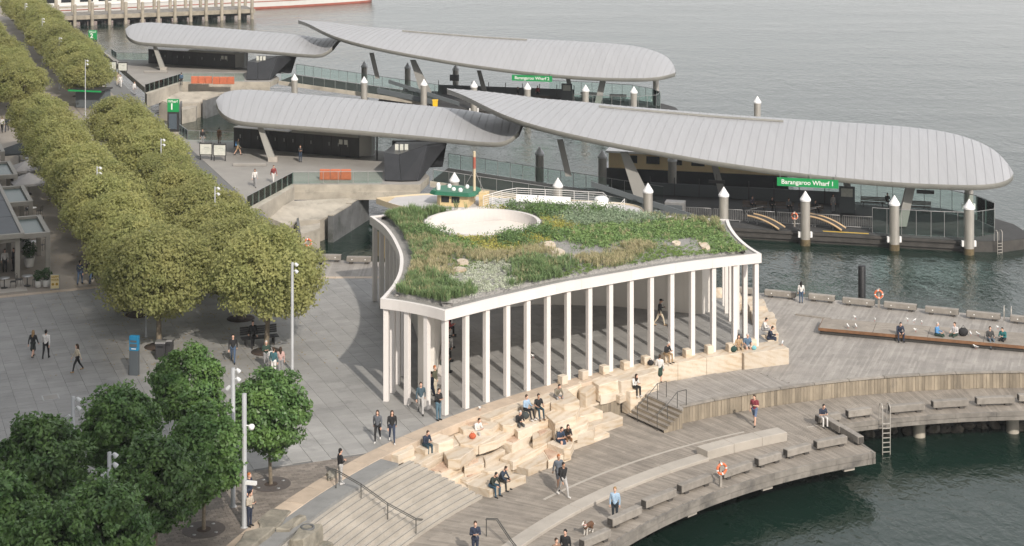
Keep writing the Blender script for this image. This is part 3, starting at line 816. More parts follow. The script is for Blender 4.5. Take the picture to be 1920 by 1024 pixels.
# core courses below the blocks
for k, (r0, r1, z) in enumerate(((43.7, 44.8, -1.85), (44.6, 45.6, -1.5), (45.3, 46.3, -1.1), (46.1, 47.14, -0.62))):
    t = 145.6 - k * 0.2
    while t > 129.5 - k * 0.2:
        t1 = t - rs.uniform(3.5, 5.0)
        ts = np.linspace(t, t1 + 0.03, 3)
        stone([PC(r0 + rs.uniform(-0.1, 0.1), q) for q in ts] + [PC(r1 + 0.25, q) for q in ts[::-1]], Z_LO - 0.1, z + rs.uniform(-0.05, 0.05))
        t = t1
def z3(pts, z):
    return [W(700 + x / 4.571, 740 + y / 4.571, z).xy for x, y in pts]
BL = [
 ([(90, 500), (330, 420), (352, 458), (215, 522)], -0.06, 0.5, 0),
 ([(222, 560), (330, 505), (366, 528), (268, 585)], -0.50, 0.5, 0),
 ([(322, 438), (430, 392), (560, 425), (448, 478)], -0.30, 0.6, 0),
 ([(395, 372), (490, 310), (640, 350), (690, 380), (560, 425)], -0.12, 0.6, 0),
 ([(358, 580), (560, 482), (632, 505), (452, 604)], -0.82, 0.65, 0),
 ([(462, 652), (610, 556), (772, 585), (572, 690)], -1.12, 0.7, 1),
 ([(590, 470), (740, 415), (880, 450), (745, 545), (640, 560)], -0.62, 0.6, 0),
 ([(690, 345), (830, 288), (1010, 300), (1080, 330), (890, 440), (745, 425)], -0.50, 0.5, 0),
 ([(1000, 300), (1110, 268), (1185, 318), (1060, 390), (905, 440)], -0.52, 0.5, 0),
 ([(690, 252), (900, 178), (1100, 232), (1010, 300), (770, 300)], -0.2, 0.6, 2),
 ([(1008, 205), (1190, 130), (1345, 165), (1190, 262), (1110, 262)], -0.16, 0.6, 0),
 ([(900, 175), (1160, 62), (1270, 95), (1190, 130), (1008, 205)], -0.02, 0.6, 0),
 ([(1160, 62), (1320, 0), (1500, -20), (1560, 40), (1400, 120), (1270, 98)], -0.0, 0.6, 0),
 ([(1500, -20), (1650, -60), (1770, 50), (1640, 85), (1520, 70)], -0.0, 0.9, 0),
 ([(1345, 165), (1400, 120), (1530, 200), (1365, 262), (1290, 232)], -0.48, 0.6, 0),
 ([(1180, 262), (1290, 225), (1368, 265), (1240, 320)], -0.42, 0.6, 0),
 ([(1042, 390), (1210, 318), (1362, 332), (1190, 432)], -0.88, 0.75, 1),
 ([(1362, 320), (1500, 252), (1545, 300), (1480, 345), (1366, 400)], -0.92, 0.6, 2),
 ([(1468, 165), (1640, 72), (1772, 92), (1735, 180), (1560, 252)], -0.38, 0.95, 0),
 ([(1540, 275), (1740, 185), (1848, 198), (1830, 250), (1690, 310)], -0.85, 0.7, 0),
 ([(1690, 320), (1790, 240), (1896, 255), (1890, 300), (1750, 345)], -1.25, 0.8, 0),
 ([(1690, 400), (1800, 360), (1845, 385), (1700, 435)], -1.74, 0.35, 0),
 ([(1490, 412), (1590, 365), (1720, 395), (1690, 455), (1640, 470)], -1.28, 0.6, 0),
 ([(1172, 592), (1430, 452), (1570, 470), (1480, 575), (1330, 640)], -1.66, 0.5, 0),
 ([(1430, 452), (1560, 440), (1698, 492), (1500, 572)], -1.63, 0.5, 1),
 ([(1085, 540), (1380, 395), (1500, 415), (1430, 455), (1200, 575)], -1.34, 0.5, 0),
 ([(770, 560), (940, 515), (950, 590), (780, 640)], -1.2, 0.6, 2),
 ([(940, 530), (1100, 455), (1132, 475), (960, 570)], -1.12, 0.6, 0),
 ([(700, 705), (800, 660), (985, 650), (800, 735)], -1.62, 0.4, 2),
 ([(900, 640), (1060, 560), (1172, 595), (1060, 650), (980, 660)], -1.50, 0.5, 0),
 ([(805, 768), (985, 640), (1310, 690), (1000, 818)], -1.64, 0.45, 0),
 ([(752, 735), (850, 690), (880, 715), (805, 765)], -1.72, 0.4, 0),
]
for pts, z, h, st_ in BL:
    pw = z3(pts, z)
    o = stone(pw, max(Z_LO - 0.05, z - h), z, jit=0.012, bev=0.025)
    if st_:
        c_ = sum((Vector((p[0], p[1])) for p in pw), Vector((0, 0))) / len(pw)
        ring = []
        for k in range(len(pw)):
            for f in (0.0, 0.33, 0.66):
                p_ = Vector(pw[k]).lerp(Vector(pw[(k + 1) % len(pw)]), f)
                ring.append(c_ + (p_ - c_) * (rs.uniform(0.66, 0.9) if st_ == 1 else rs.uniform(0.3, 0.62)))
        ring = [p for p in ring if inpoly(p.x, p.y, pw)]
        if len(ring) > 4:
            mb = MB(); mb.prism(ring, z - 0.06, z + 0.045, 0, inset=0.05)
            mb.build('weathered_crust', 'stone_stain', terr)
# carved blocks between terrace and plinth, with the timber-faced recess
def z5(pts, z): return [W(1060 + x / 4.571, 640 + y / 4.571, z).xy for x, y in pts]
for pts, z, h in (([(-60, 360), (60, 325), (210, 330), (110, 380), (20, 420)], 0.0, 0.9), ([(100, 385), (215, 330), (280, 375), (180, 440), (120, 430)], -0.18, 1.1),
                  ([(210, 330), (330, 290), (450, 270), (480, 330), (290, 378)], 0.0, 1.0), ([(330, 300), (560, 235), (740, 215), (795, 250), (560, 330), (480, 345)], 0.0, 1.0),
                  ([(285, 400), (480, 345), (520, 395), (395, 440), (300, 460)], -0.55, 0.62), ([(110, 545), (300, 470), (465, 450), (465, 478), (130, 575)], -1.08, 0.16),
                  ([(395, 440), (520, 395), (560, 420), (470, 470)], -0.75, 0.5), ([(480, 405), (640, 345), (795, 340), (797, 362), (560, 432)], -0.58, 1.45)):
    stone(z5(pts, z), max(Z_LO - 0.04, z - h), z, jit=0.02, bev=0.04)
rec = empty('batten_panel', W(1120, 778, Z_LO), label='short dark timber batten panel set under the sandstone beside the stair', cat='panel')
a, b_ = W(1084, 793, Z_LO), W(1163, 779, Z_LO)
n_ = int((b_ - a).length / 0.105)
for i in range(n_):
    p = a.lerp(b_, (i + 0.5) / n_)
    inst('batten', bat, rec, (p.x - rec.location.x, p.y - rec.location.y, 0.44), (0, 0, math.atan2((b_ - a).y, (b_ - a).x) + R(90)), (1, 0.48, 0.88))

# plinth wall of big sandstone blocks under the columns at the right
plinth = empty('sandstone_plinth', (*PC(47, 115), Z_UP), label='long smooth sandstone plinth below the pavilion front, facing the upper deck', cat='plinth')
for t0, t1 in ((124.4, 121.2), (121.2, 118.4), (118.4, 115.8), (115.8, 112.6), (112.6, 108.6)):
    mb = arc_block(47.1 - (0.25 if t0 < 113 else 0), 48.2 if t0 > 113 else 48.6, t0, t1 + 0.015, Z_UP - 0.1, 0.012, 4)
    me = mb.mesh('plinth_block', 'sandstone', plinth.location); bevel_mesh(me, 0.025); inst('plinth_block', me, plinth)
mb = MB(); p_ = W(1360, 691, Z_UP); q_ = W(1377, 688.5, Z_UP); d = q_ - p_
mb.box(((p_.x + q_.x) / 2 + 0.0, (p_.y + q_.y) / 2 - 0.035, Z_UP + 0.23), (0.62, 0.06, 0.42), math.atan2(d.y, d.x)); mb.build('vent_panel', 'forecourt', plinth)
ebl = []
for i, (px, py) in enumerate(((1440, 618), (1437, 600), (1427, 585), (1420, 575), (1400, 563), (1372, 556))):
    p = W(px, py, -0.35)
    ebl.append(stone([(p.x - 0.7, p.y - 1.0), (p.x + 0.55, p.y - 0.9), (p.x + 0.6, p.y + 0.95), (p.x - 0.7, p.y + 0.9)], Z_UP - 0.05, -0.32 + 0.25 * (i % 2), 'side_block', plinth, jit=0.04))
# cube stools between the columns
stool_px = [(1055.5, 722), (1094, 712.5), (1133, 703), (1172, 694.5), (1211, 685), (1249, 679), (1289, 671.5), (1330, 664.5), (1370, 661), (1411, 652)]
stm = bevel_mesh(MB().box((0, 0, 0.26), (0.46, 0.46, 0.52)).mesh('block', 'sandstone'), 0.03)
ordn = ['first', 'second', 'third', 'fourth', 'fifth', 'sixth', 'seventh', 'eighth', 'ninth', 'tenth']
for i, (px, py) in enumerate(stool_px):
    p = W(px, py, 0.0)
    o = inst('stone_stool', stm, None, (p.x, p.y + 0.2, 0.008), (0, 0, R(polar(p)[1] - 90)))
    tag(o, f'small sandstone cube seat along the pavilion front, {ordn[i]} from the left', 'stool', 'stone cube seats between the columns')
rs_ = bpy.data.meshes.new('r'); 
o = MB().lathe((0, 0, 0), [(0.55, 0), (0.6, 0.3), (0.5, 0.6), (0.25, 0.75), (0.01, 0.78)], 14).build('round_stone', 'sandstone', None)
o.location = W(1349, 560, -0.2); tag(o, 'rounded sandstone boulder beside the far right columns', 'boulder')

# old rough stone pier at the foot of the steps
old = empty('old_stone_wall', W(560, 985, 0), label='old rough grey stone blocks with a round socket at the foot of the steps', cat='stone wall')
def zb(pts, z): return [W(420 + x / 4.571, 800 + y / 4.571, z).xy for x, y in pts]
for pts, z, h in (([(430, 690), (580, 715), (450, 860), (300, 850), (290, 800)], 0.10, 0.6), ([(440, 870), (640, 740), (700, 760), (560, 870)], 0.18, 0.9),
                  ([(560, 950), (690, 830), (850, 830), (690, 970)], 0.25, 1.6), ([(180, 900), (360, 860), (440, 850), (240, 1024), (60, 1040)], 0.25, 1.0),
                  ([(240, 1030), (430, 930), (640, 960), (560, 1050), (260, 1080)], -0.2, 1.2), ([(680, 1030), (800, 970), (940, 990), (800, 1080)], -0.55, 1.2),
                  ([(80, 1040), (240, 1020), (330, 1080), (60, 1100)], 0.3, 1.5)):
    stone(zb(pts, z), z - h, z, 'block', old, 'old_stone', 0.05, 0.05)
p = W(420 + 715 / 4.571, 800 + 862 / 4.571, 0.25)
mb = MB(); mb.lathe((p.x, p.y, 0.2), [(0.34, 0), (0.34, 0.085), (0.24, 0.085), (0.24, 0.03)], 20, cap=False); mb.build('socket', 'dark_concrete', old)
lump = stone([W(612, 893, 0).xy, W(627, 882, 0).xy, W(634, 893, 0).xy, W(617, 903, 0).xy], -0.1, 0.16, 'stone_lump', kerb, 'old_stone', 0.05, 0.05)
# ---------------------------------------------------------------- the white pavilion
def smooth_edge(pts, n):
    """Catmull-Rom through the given points"""
    P = [Vector(p) for p in pts]; P = [P[0] * 2 - P[1]] + P + [P[-1] * 2 - P[-2]]
    out = []
    m = len(P) - 3
    for i in range(n):
        t = i / n * m; k = int(t); f = t - k
        a, b, c, d = P[k], P[k + 1], P[k + 2], P[k + 3]
        out.append(0.5 * ((2 * b) + (c - a) * f + (2 * a - 5 * b + 4 * c - d) * f * f + (3 * b - a - 3 * c + d) * f ** 3))
    return out
ZR, ZB = 6.0, 5.42
def rp(l, z=ZR): return [W(x, y, z).xy for x, y in l]
eFA = rp([(1428, 476), (1340, 485.5), (1261, 496), (1182, 509), (1092, 524.5), (1050, 532), (930, 559), (834, 583)])
eAB = rp([(834, 583), (799, 574), (751, 565), (713, 560)])
eBC = rp([(713, 560), (723.5, 549), (737, 532), (747, 511), (750, 492), (749, 476.5), (743, 461), (733, 442), (717, 422.5), (693, 405)])
eCG = rp([(693, 405), (760, 399), (850, 391), (960, 387)])
eGE = rp([(960, 387), (1100, 394), (1269, 405.5), (1366, 411.5)])
eEF = rp([(1366, 411.5), (1371, 425), (1384, 443), (1404, 461), (1428, 476)])
EDG = [smooth_edge(e, n) for e, n in ((eFA, 40), (eAB, 10), (eBC, 34), (eCG, 14), (eGE, 20), (eEF, 16))]
outline = [p for e in EDG for p in e]            # runs clockwise seen from above
if sum(outline[i].x * outline[(i + 1) % len(outline)].y - outline[(i + 1) % len(outline)].x * outline[i].y for i in range(len(outline))) < 0:
    SGN = -1
else: SGN = 1
CORN = set(); k = 0
for e in EDG: CORN.add(k); k += len(e)
def offset(poly, d):
    out = []; n = len(poly)
    for i in range(n):
        a, b, c = poly[i - 1], poly[i], poly[(i + 1) % n]
        t0 = (b - a).normalized(); t1 = (c - b).normalized()
        n0 = Vector((-t0.y, t0.x)) * SGN; n1 = Vector((-t1.y, t1.x)) * SGN
        nn = n0 + n1
        nn = nn / max(0.3, nn.dot(n0)) if nn.length > 1e-6 else n0
        out.append(b + nn * d)
    return out
pav = empty('pavilion', (3, 105, 0), label='white open pavilion with slender columns, curved roof edges and a planted roof', cat='pavilion')
in1 = offset(outline, 0.22)
N_ = len(outline)
# fascia panels
i = 0
ks = sorted(CORN) + [N_]
for ci in range(len(ks) - 1):
    a0, a1 = ks[ci], ks[ci + 1]; m_ = a1 - a0
    per = max(1, round(sum((outline[(q + 1) % N_] - outline[q]).length for q in range(a0, a1)) / 3.2))
    cuts = [a0 + round(m_ * j / per) for j in range(per + 1)]
    for j in range(per):
        q0, q1 = cuts[j], cuts[j + 1]
        rng_ = [q % N_ for q in range(q0, q1 + 1)]
        mb = MB()
        outer = [outline[q].copy() for q in rng_]; inner = [in1[q].copy() for q in rng_]
        for L_ in (outer, inner):
            e0 = (L_[1] - L_[0]).normalized(); e1 = (L_[-1] - L_[-2]).normalized()
            L_[0] = L_[0] + e0 * 0.004; L_[-1] = L_[-1] - e1 * 0.004
        mb.prism(outer + inner[::-1], ZB, ZR)
        mb.build('fascia_panel', 'white_paint', pav)
# oculus drum
oc = W(905, 414, 6.2); ocx, ocy = oc.x, oc.y
RO, RI = 4.05, 3.8
def unhole(bm):
    bad = [f for f in bm.faces if math.hypot(f.calc_center_median().x + 3 - ocx, f.calc_center_median().y + 105 - ocy) < RO - 0.2]
    bmesh.ops.delete(bm, geom=bad, context='FACES')
def fill(loops, z, flip, name, mat):
    bm = bmesh.new(); es = []
    for lp in loops:
        vs = [bm.verts.new((p[0] - pav.location.x, p[1] - pav.location.y, z)) for p in lp]
        es += [bm.edges.new((vs[q], vs[(q + 1) % len(vs)])) for q in range(len(vs))]
    bmesh.ops.triangle_fill(bm, edges=es, use_beauty=True)
    unhole(bm)
    for f in bm.faces:
        f.normal_update()
        if (f.normal.z > 0) == flip: f.normal_flip()
    me = bpy.data.meshes.new(name); bm.to_mesh(me); bm.free(); me.materials.append(M[mat])
    return inst(name, me, pav)
circ = [(ocx + (RO - 0.05) * math.cos(2 * math.pi * q / 64), ocy + (RO - 0.05) * math.sin(2 * math.pi * q / 64)) for q in range(64)]
in0 = offset(outline, 0.16)
fill([in0, circ], ZB + 0.01, True, 'soffit', 'soffit')
fill([in0, circ], ZR - 0.10, False, 'roof_gravel', 'gravel')
mb = MB(); mb.lathe((ocx, ocy, 0), [(RO, 5.0), (RO, 6.17), (RI, 6.17), (RI, 4.2), (RI + 0.12, 4.2), (RO, 5.0)], 72, cap=False)
for q in range(len(mb.sm)): mb.sm[q] = False
drum = mb.build('oculus_drum', 'drum_paint', pav)
# columns
colm = bevel_mesh(MB().box((0, 0, ZB / 2), (0.30, 0.30, ZB)).mesh('column', 'white_paint'), 0.012)
basem = MB().box((0, 0, 0.01), (0.36, 0.36, 0.02)).mesh('base_plate', 'galv')
ci_ = offset(outline, 0.30)
columns = []
for ei, (e, cnt) in enumerate(zip(EDG, (15, 3, 14, 8, 10, 5))):
    a0 = ks[ei]; a1 = ks[ei + 1]
    L_ = [ci_[q % N_] for q in range(a0, a1 + 1)]
    dl = [0]
    for q in range(len(L_) - 1): dl.append(dl[-1] + (L_[q + 1] - L_[q]).length)
    for j in range(cnt):
        s_ = dl[-1] * j / cnt
        q = max(0, min(len(L_) - 2, int(np.searchsorted(dl, s_, side='right')) - 1))
        f = (s_ - dl[q]) / max(1e-6, dl[q + 1] - dl[q])
        p = L_[q].lerp(L_[q + 1], f); d = L_[q + 1] - L_[q]
        columns.append((p, math.atan2(d.y, d.x)))
        inst('column', colm, pav, (p.x - 3, p.y - 105, 0), (0, 0, math.atan2(d.y, d.x)))
# rooms inside: a thin curved wall building
room = [(-5.55, 96.2), (-4.62, 96.3), (-4.55, 100), (-4.6, 107), (-4.0, 111.3), (-1.0, 113.6), (1.5, 114.7), (7, 114.3), (13.1, 112.2), (13.75, 112.9), (13.3, 114.4), (7, 116.6), (0, 117.2), (-7.6, 114.4), (-6.7, 110), (-5.85, 104.5), (-5.6, 100)]
core = [Vector(p) for p in room]
mb = MB(); mb.prism(room, 0, ZB); mb.build('inner_wall', 'room_wall', pav)
pmesh = {}
for q in range(len(core)):
    a, b_ = core[q], core[(q + 1) % len(core)]; d = b_ - a
    if d.length < 0.4: continue
    n2 = Vector((d.y, -d.x)).normalized()
    cnt = max(1, round(d.length / 1.25)); wd = d.length / cnt
    for j in range(cnt):
        c_ = a + d * ((j + 0.5) / cnt) + n2 * 0.012
        for z0, z1 in ((0.05, 1.8), (1.8, 3.6), (3.6, 5.38)):
            inst('wall_panel', pmesh.setdefault((round(wd, 3), z0), MB().box((0, 0, (z1 - z0) / 2), (wd - 0.012, 0.022, z1 - z0 - 0.012)).mesh('wall_panel', 'room_wall')), pav, (c_.x - 3, c_.y - 105, z0), (0, 0, math.atan2(d.y, d.x)))
MB().box((-4.25, 103.5, 0.22), (0.5, 12.0, 0.44)).build('wall_bench', 'white_paint', pav)

# ---------------------------------------------------------------- planted roof
garden = offset(outline, 0.8)
gpoly = [(p.x, p.y) for p in garden]
seeds = []
def sd(kind, *pts):
    for x, y in pts:
        p = W(x, y, 6.15); seeds.append((p.x, p.y, kind))
sd('silver', (900, 525), (930, 512), (880, 537), (945, 538), (915, 545), (900, 505), (920, 530), (870, 525), (950, 525), (925, 500))
sd('tussock', (1010, 520), (1045, 503), (985, 535), (800, 548), (770, 542), (790, 530), (830, 553), (765, 437), (772, 470), (765, 490), (1000, 505), (850, 552), (745, 410), (760, 420))
sd('dry', (800, 482), (825, 497), (790, 512), (775, 515), (960, 478), (1000, 474), (1160, 482), (1130, 492), (1180, 470), (920, 480), (835, 472), (1105, 488), (780, 500))
sd('cover', (1080, 442), (1120, 440), (1180, 445), (1250, 440), (1330, 452), (1370, 458), (850, 458), (1210, 420), (1150, 430), (1130, 458), (1040, 440), (1280, 430), (870, 468), (1380, 463), (1260, 420), (840, 450), (1330, 425))
sd('sage', (1085, 414), (1125, 411), (1160, 414), (1060, 408), (1190, 411))
sd('shrub', (1000, 386), (1060, 391), (1110, 394), (950, 455), (970, 443), (1000, 436), (1020, 440), (1020, 400), (800, 440), (960, 390), (790, 440))
sd('yellow', (930, 461), (870, 381), (925, 386), (1030, 425), (890, 443), (990, 447), (1035, 410), (945, 470))
sd('turf', (1230, 475), (1290, 468), (1260, 480), (850, 490), (1075, 508), (1090, 500), (1200, 487), (1310, 475), (860, 503))
sd('brown', (1280, 402), (1310, 405), (785, 428), (790, 455), (1355, 425))
sd('bare', (1048, 458), (1065, 470), (1085, 478), (1100, 468), (1120, 474), (1150, 462), (1040, 485), (1290, 455))
sd('long', (840, 386), (800, 391), (775, 398), (815, 383), (760, 405), (790, 405))
SX = np.array([(s_[0], s_[1]) for s_ in seeds]); SK = [s_[2] for s_ in seeds]
gmin = np.min(np.array(gpoly), axis=0); gmax = np.max(np.array(gpoly), axis=0)
def mound(x, y):
    d = math.hypot(x - ocx, y - ocy)
    return 5.93 + 0.16 * (mnoise.noise(Vector((x * 0.25, y * 0.25, 3))) + 0.6) + (0.1 if d > 5 else 0)
# soil under the planting
mb = MB(); 
gs = offset(outline, 0.98); ng = len(gs)
rows = []
soilv = [(p.x, p.y, ZR - 0.12) for p in gs]
rows.append(soilv)
rows.append([(p.x, p.y, mound(p.x, p.y) - 0.02) for p in offset(outline, 1.1)])
mb.grid(rows, close=True)
soil_edge = mb.build('planting_edge', 'gravel', pav)
bm = bmesh.new(); es = []
for lp in ([(p.x, p.y) for p in offset(outline, 1.1)], [(ocx + (RO + 0.1) * math.cos(2 * math.pi * q / 48), ocy + (RO + 0.1) * math.sin(2 * math.pi * q / 48)) for q in range(48)]):
    vs = [bm.verts.new((p[0] - 3, p[1] - 105, mound(p[0], p[1]) - 0.02)) for p in lp]
    es += [bm.edges.new((vs[q], vs[(q + 1) % len(vs)])) for q in range(len(vs))]
bmesh.ops.triangle_fill(bm, edges=es, use_beauty=True)
unhole(bm)
for f in bm.faces:
    f.normal_update()
    if f.normal.z < 0: f.normal_flip()
me = bpy.data.meshes.new('planting_soil'); bm.to_mesh(me); bm.free(); me.materials.append(M['gravel']); inst('planting_soil', me, pav)

class Leaves:
    def __init__(s): s.v = []; s.n = 0
    def quads(s, c, ax, bx):
        """c centres (n,3), ax half length vectors, bx half width vectors -> pointed leaf quads"""
        s.v.append(np.stack([c - ax, c + bx, c + ax, c - bx], 1).reshape(-1, 3)); s.n += len(c)
    def mesh(s, name, mat, org=(0, 0, 0)):
        V = np.concatenate(s.v) - np.array(org); n = len(V) // 4
        me = bpy.data.meshes.new(name)
        me.vertices.add(len(V)); me.vertices.foreach_set('co', V.astype(np.float32).ravel())
        me.loops.add(n * 4); me.loops.foreach_set('vertex_index', np.arange(n * 4, dtype=np.int32))
        me.polygons.add(n); me.polygons.foreach_set('loop_start', np.arange(0, n * 4, 4, dtype=np.int32)); me.polygons.foreach_set('loop_total', np.full(n, 4, dtype=np.int32))
        me.materials.append(M[mat]); me.update(calc_edges=True)
        return me
def unit(a): return a / np.maximum(1e-9, np.linalg.norm(a, axis=-1, keepdims=True))
def leaf_cloud(L, pts, nrm, size, wr=0.5, up=0.3, jit=1.0):
    n = len(pts)
    d = unit(nrm * 0.8 + rng.normal(size=(n, 3)) * jit + np.array([0, 0, up]))
    t = unit(np.cross(d, rng.normal(size=(n, 3))))
    b = np.cross(d, t)
    s_ = size * rng.uniform(0.7, 1.3, (n, 1))
    L.quads(pts, t * s_, b * s_ * wr)
def blades(L, x, y, z, n, h, spread, w=0.012, droop=0.35):
    a = rng.uniform(0, 2 * math.pi, n); r = rng.uniform(0.2, 1, n) * spread; hh = h * rng.uniform(0.6, 1.1, n)
    base = np.stack([x + rng.normal(size=n) * 0.06, y + rng.normal(size=n) * 0.06, np.full(n, z)], 1)
    tip = base + np.stack([np.cos(a) * r, np.sin(a) * r, hh], 1)
    mid = base + np.stack([np.cos(a) * r * 0.3, np.sin(a) * r * 0.3, hh * (0.5 + droop * 0.5)], 1)
    side = np.stack([-np.sin(a), np.cos(a), np.zeros(n)], 1) * w
    L.v.append(np.stack([base, mid + side, tip, mid - side], 1).reshape(-1, 3)); L.n += n
Ls = {k_: Leaves() for k_ in ('silver', 'grass', 'dry', 'cover', 'sage', 'shrub', 'yellow', 'turf', 'brown')}
tries = 0
for _ in range(19000):
    x = rng.uniform(gmin[0], gmax[0]); y = rng.uniform(gmin[1], gmax[1])
    if not inpoly(x, y, gpoly) or math.hypot(x - ocx, y - ocy) < RO + 0.25: continue
    j = np.argmin(((SX - np.array([x + rng.normal() * 0.42, y + rng.normal() * 0.42])) ** 2).sum(1)); kd = SK[j]
    z = mound(x, y)
    if kd in ('tussock', 'long'):
        blades(Ls['grass'], x, y, z, 16, (0.50 if kd == 'tussock' else 0.62) * (0.55 + 0.9 * max(0.0, mnoise.noise(Vector((x * 0.9, y * 0.9, 7))) + 0.5)), 0.42, 0.017)
        if rng.random() < 0.2: blades(Ls['dry'], x, y, z, 5, 0.6, 0.35, 0.011)
    elif kd == 'dry':
        blades(Ls['dry'], x, y, z, 13, 0.42, 0.32, 0.013)
        if rng.random() < 0.5: blades(Ls['grass'], x, y, z, 8, 0.32, 0.3, 0.013)
    elif kd == 'brown':
        blades(Ls['dry'], x, y, z, 9, 0.42, 0.3, 0.012); blades(Ls['shrub'], x, y, z, 6, 0.4, 0.3, 0.014)
    elif kd == 'turf':
        blades(Ls['turf'], x, y, z, 14, 0.12, 0.12, 0.014)
        if rng.random() < 0.12: leaf_cloud(Ls['cover'], np.array([[x, y, z + 0.06]]) + rng.normal(size=(6, 3)) * 0.08, np.tile([0, 0, 1.0], (6, 1)), 0.05)
    elif kd == 'bare':
        if rng.random() < 0.12: blades(Ls['grass'], x, y, z, 5, 0.15, 0.15, 0.012)
    else:
        prm = {'silver': (14, 0.12, 0.16, 0.045), 'cover': (16, 0.16, 0.22, 0.075), 'sage': (24, 0.2, 0.42, 0.055), 'shrub': (22, 0.26, 0.55, 0.065), 'yellow': (16, 0.18, 0.32, 0.055)}[kd]
        n = prm[0]
        dr = unit(rng.normal(size=(n, 3))); dr[:, 2] = np.abs(dr[:, 2])
        hh = prm[2] * rng.uniform(0.6, 1.15) * (0.75 + 0.5 * (mnoise.noise(Vector((x * 1.4, y * 1.4, 0))) + 0.5))
        pts = np.array([x, y, z]) + dr * np.array([prm[1] * 1.15, prm[1] * 1.15, hh])
        if kd == 'shrub':
            pts[: n // 3, 2] += rng.uniform(0, 0.3, n // 3)
        leaf_cloud(Ls[kd], pts, dr, prm[3], 0.5)
        if kd == 'cover' and rng.random() < 0.05: blades(Ls['dry'], x, y, z, 8, 0.4, 0.3, 0.012)
names = {'silver': ('silver_ground_cover', 'silver_leaf', 'patch of silvery grey ground cover at the roof garden front'), 'grass': ('tussock_grass', 'grass_blade', 'arching green tussock grass across the planted roof'),
 'dry': ('dry_grass', 'dry_grass', 'straw coloured dry grass patches across the planted roof'), 'cover': ('leafy_ground_cover', 'cover_leaf', 'bright green leafy ground cover over the right of the planted roof'),
 'sage': ('sage_mounds', 'sage_leaf', 'rounded grey green sage mounds near the back of the planted roof'), 'shrub': ('low_shrubs', 'shrub_leaf', 'dark green low shrubs round the oculus on the planted roof'),
 'yellow': ('yellow_shrubs', 'yellow_leaf', 'yellow green low shrubs near the oculus on the planted roof'), 'turf': ('turf', 'turf', 'short mown turf patches on the planted roof')}
for k_, (nm, mt, lb) in names.items():
    if Ls[k_].n:
        o = inst(nm, Ls[k_].mesh(nm, mt, (3, 105, 0)), None, (3, 105, 0)); tag(o, lb, 'planting', kind='stuff')
for i, (px, py, a, b_, lb) in enumerate(((1321, 463, 0.42, 0.75, 'largest pale stepping stone near the right corner of the planted roof'), (1268, 458, 0.35, 0.4, 'small pale stepping stone at the edge of the roof turf'),
    (1030, 461, 0.48, 0.65, 'pale stepping stone farthest back in the gravel path on the roof'), (1045, 474, 0.5, 0.7, 'pale stepping stone in the middle of the gravel path on the roof'), (1058, 489, 0.48, 0.6, 'orange tinged stepping stone nearest in the gravel path on the roof'),
    (811, 490, 0.6, 0.7, 'broad stepping stone in dry grass at the left of the roof'), (867, 493, 0.42, 0.5, 'narrow stepping stone in turf left of the silver planting'), (861, 508, 0.45, 0.45, 'stepping stone touching the silver ground cover'), (786, 520, 0.6, 0.55, 'low stepping stone near the left roof corner'))):
    p = W(px, py, 6.12)
    ring = [(p.x + a * math.cos(q * math.pi / 4 + i) * rs.uniform(0.8, 1.1), p.y + b_ * 1.35 * math.sin(q * math.pi / 4 + i) * rs.uniform(0.8, 1.1)) for q in range(8)]
    mb = MB(); mb.prism(ring, 5.9, 6.27, 0, 0.05)
    o = mb.build('stepping_stone', 'sandstone', None, org=(p.x, p.y, 5.9)); tag(o, lb, 'stepping stone', 'stepping stones on the roof')
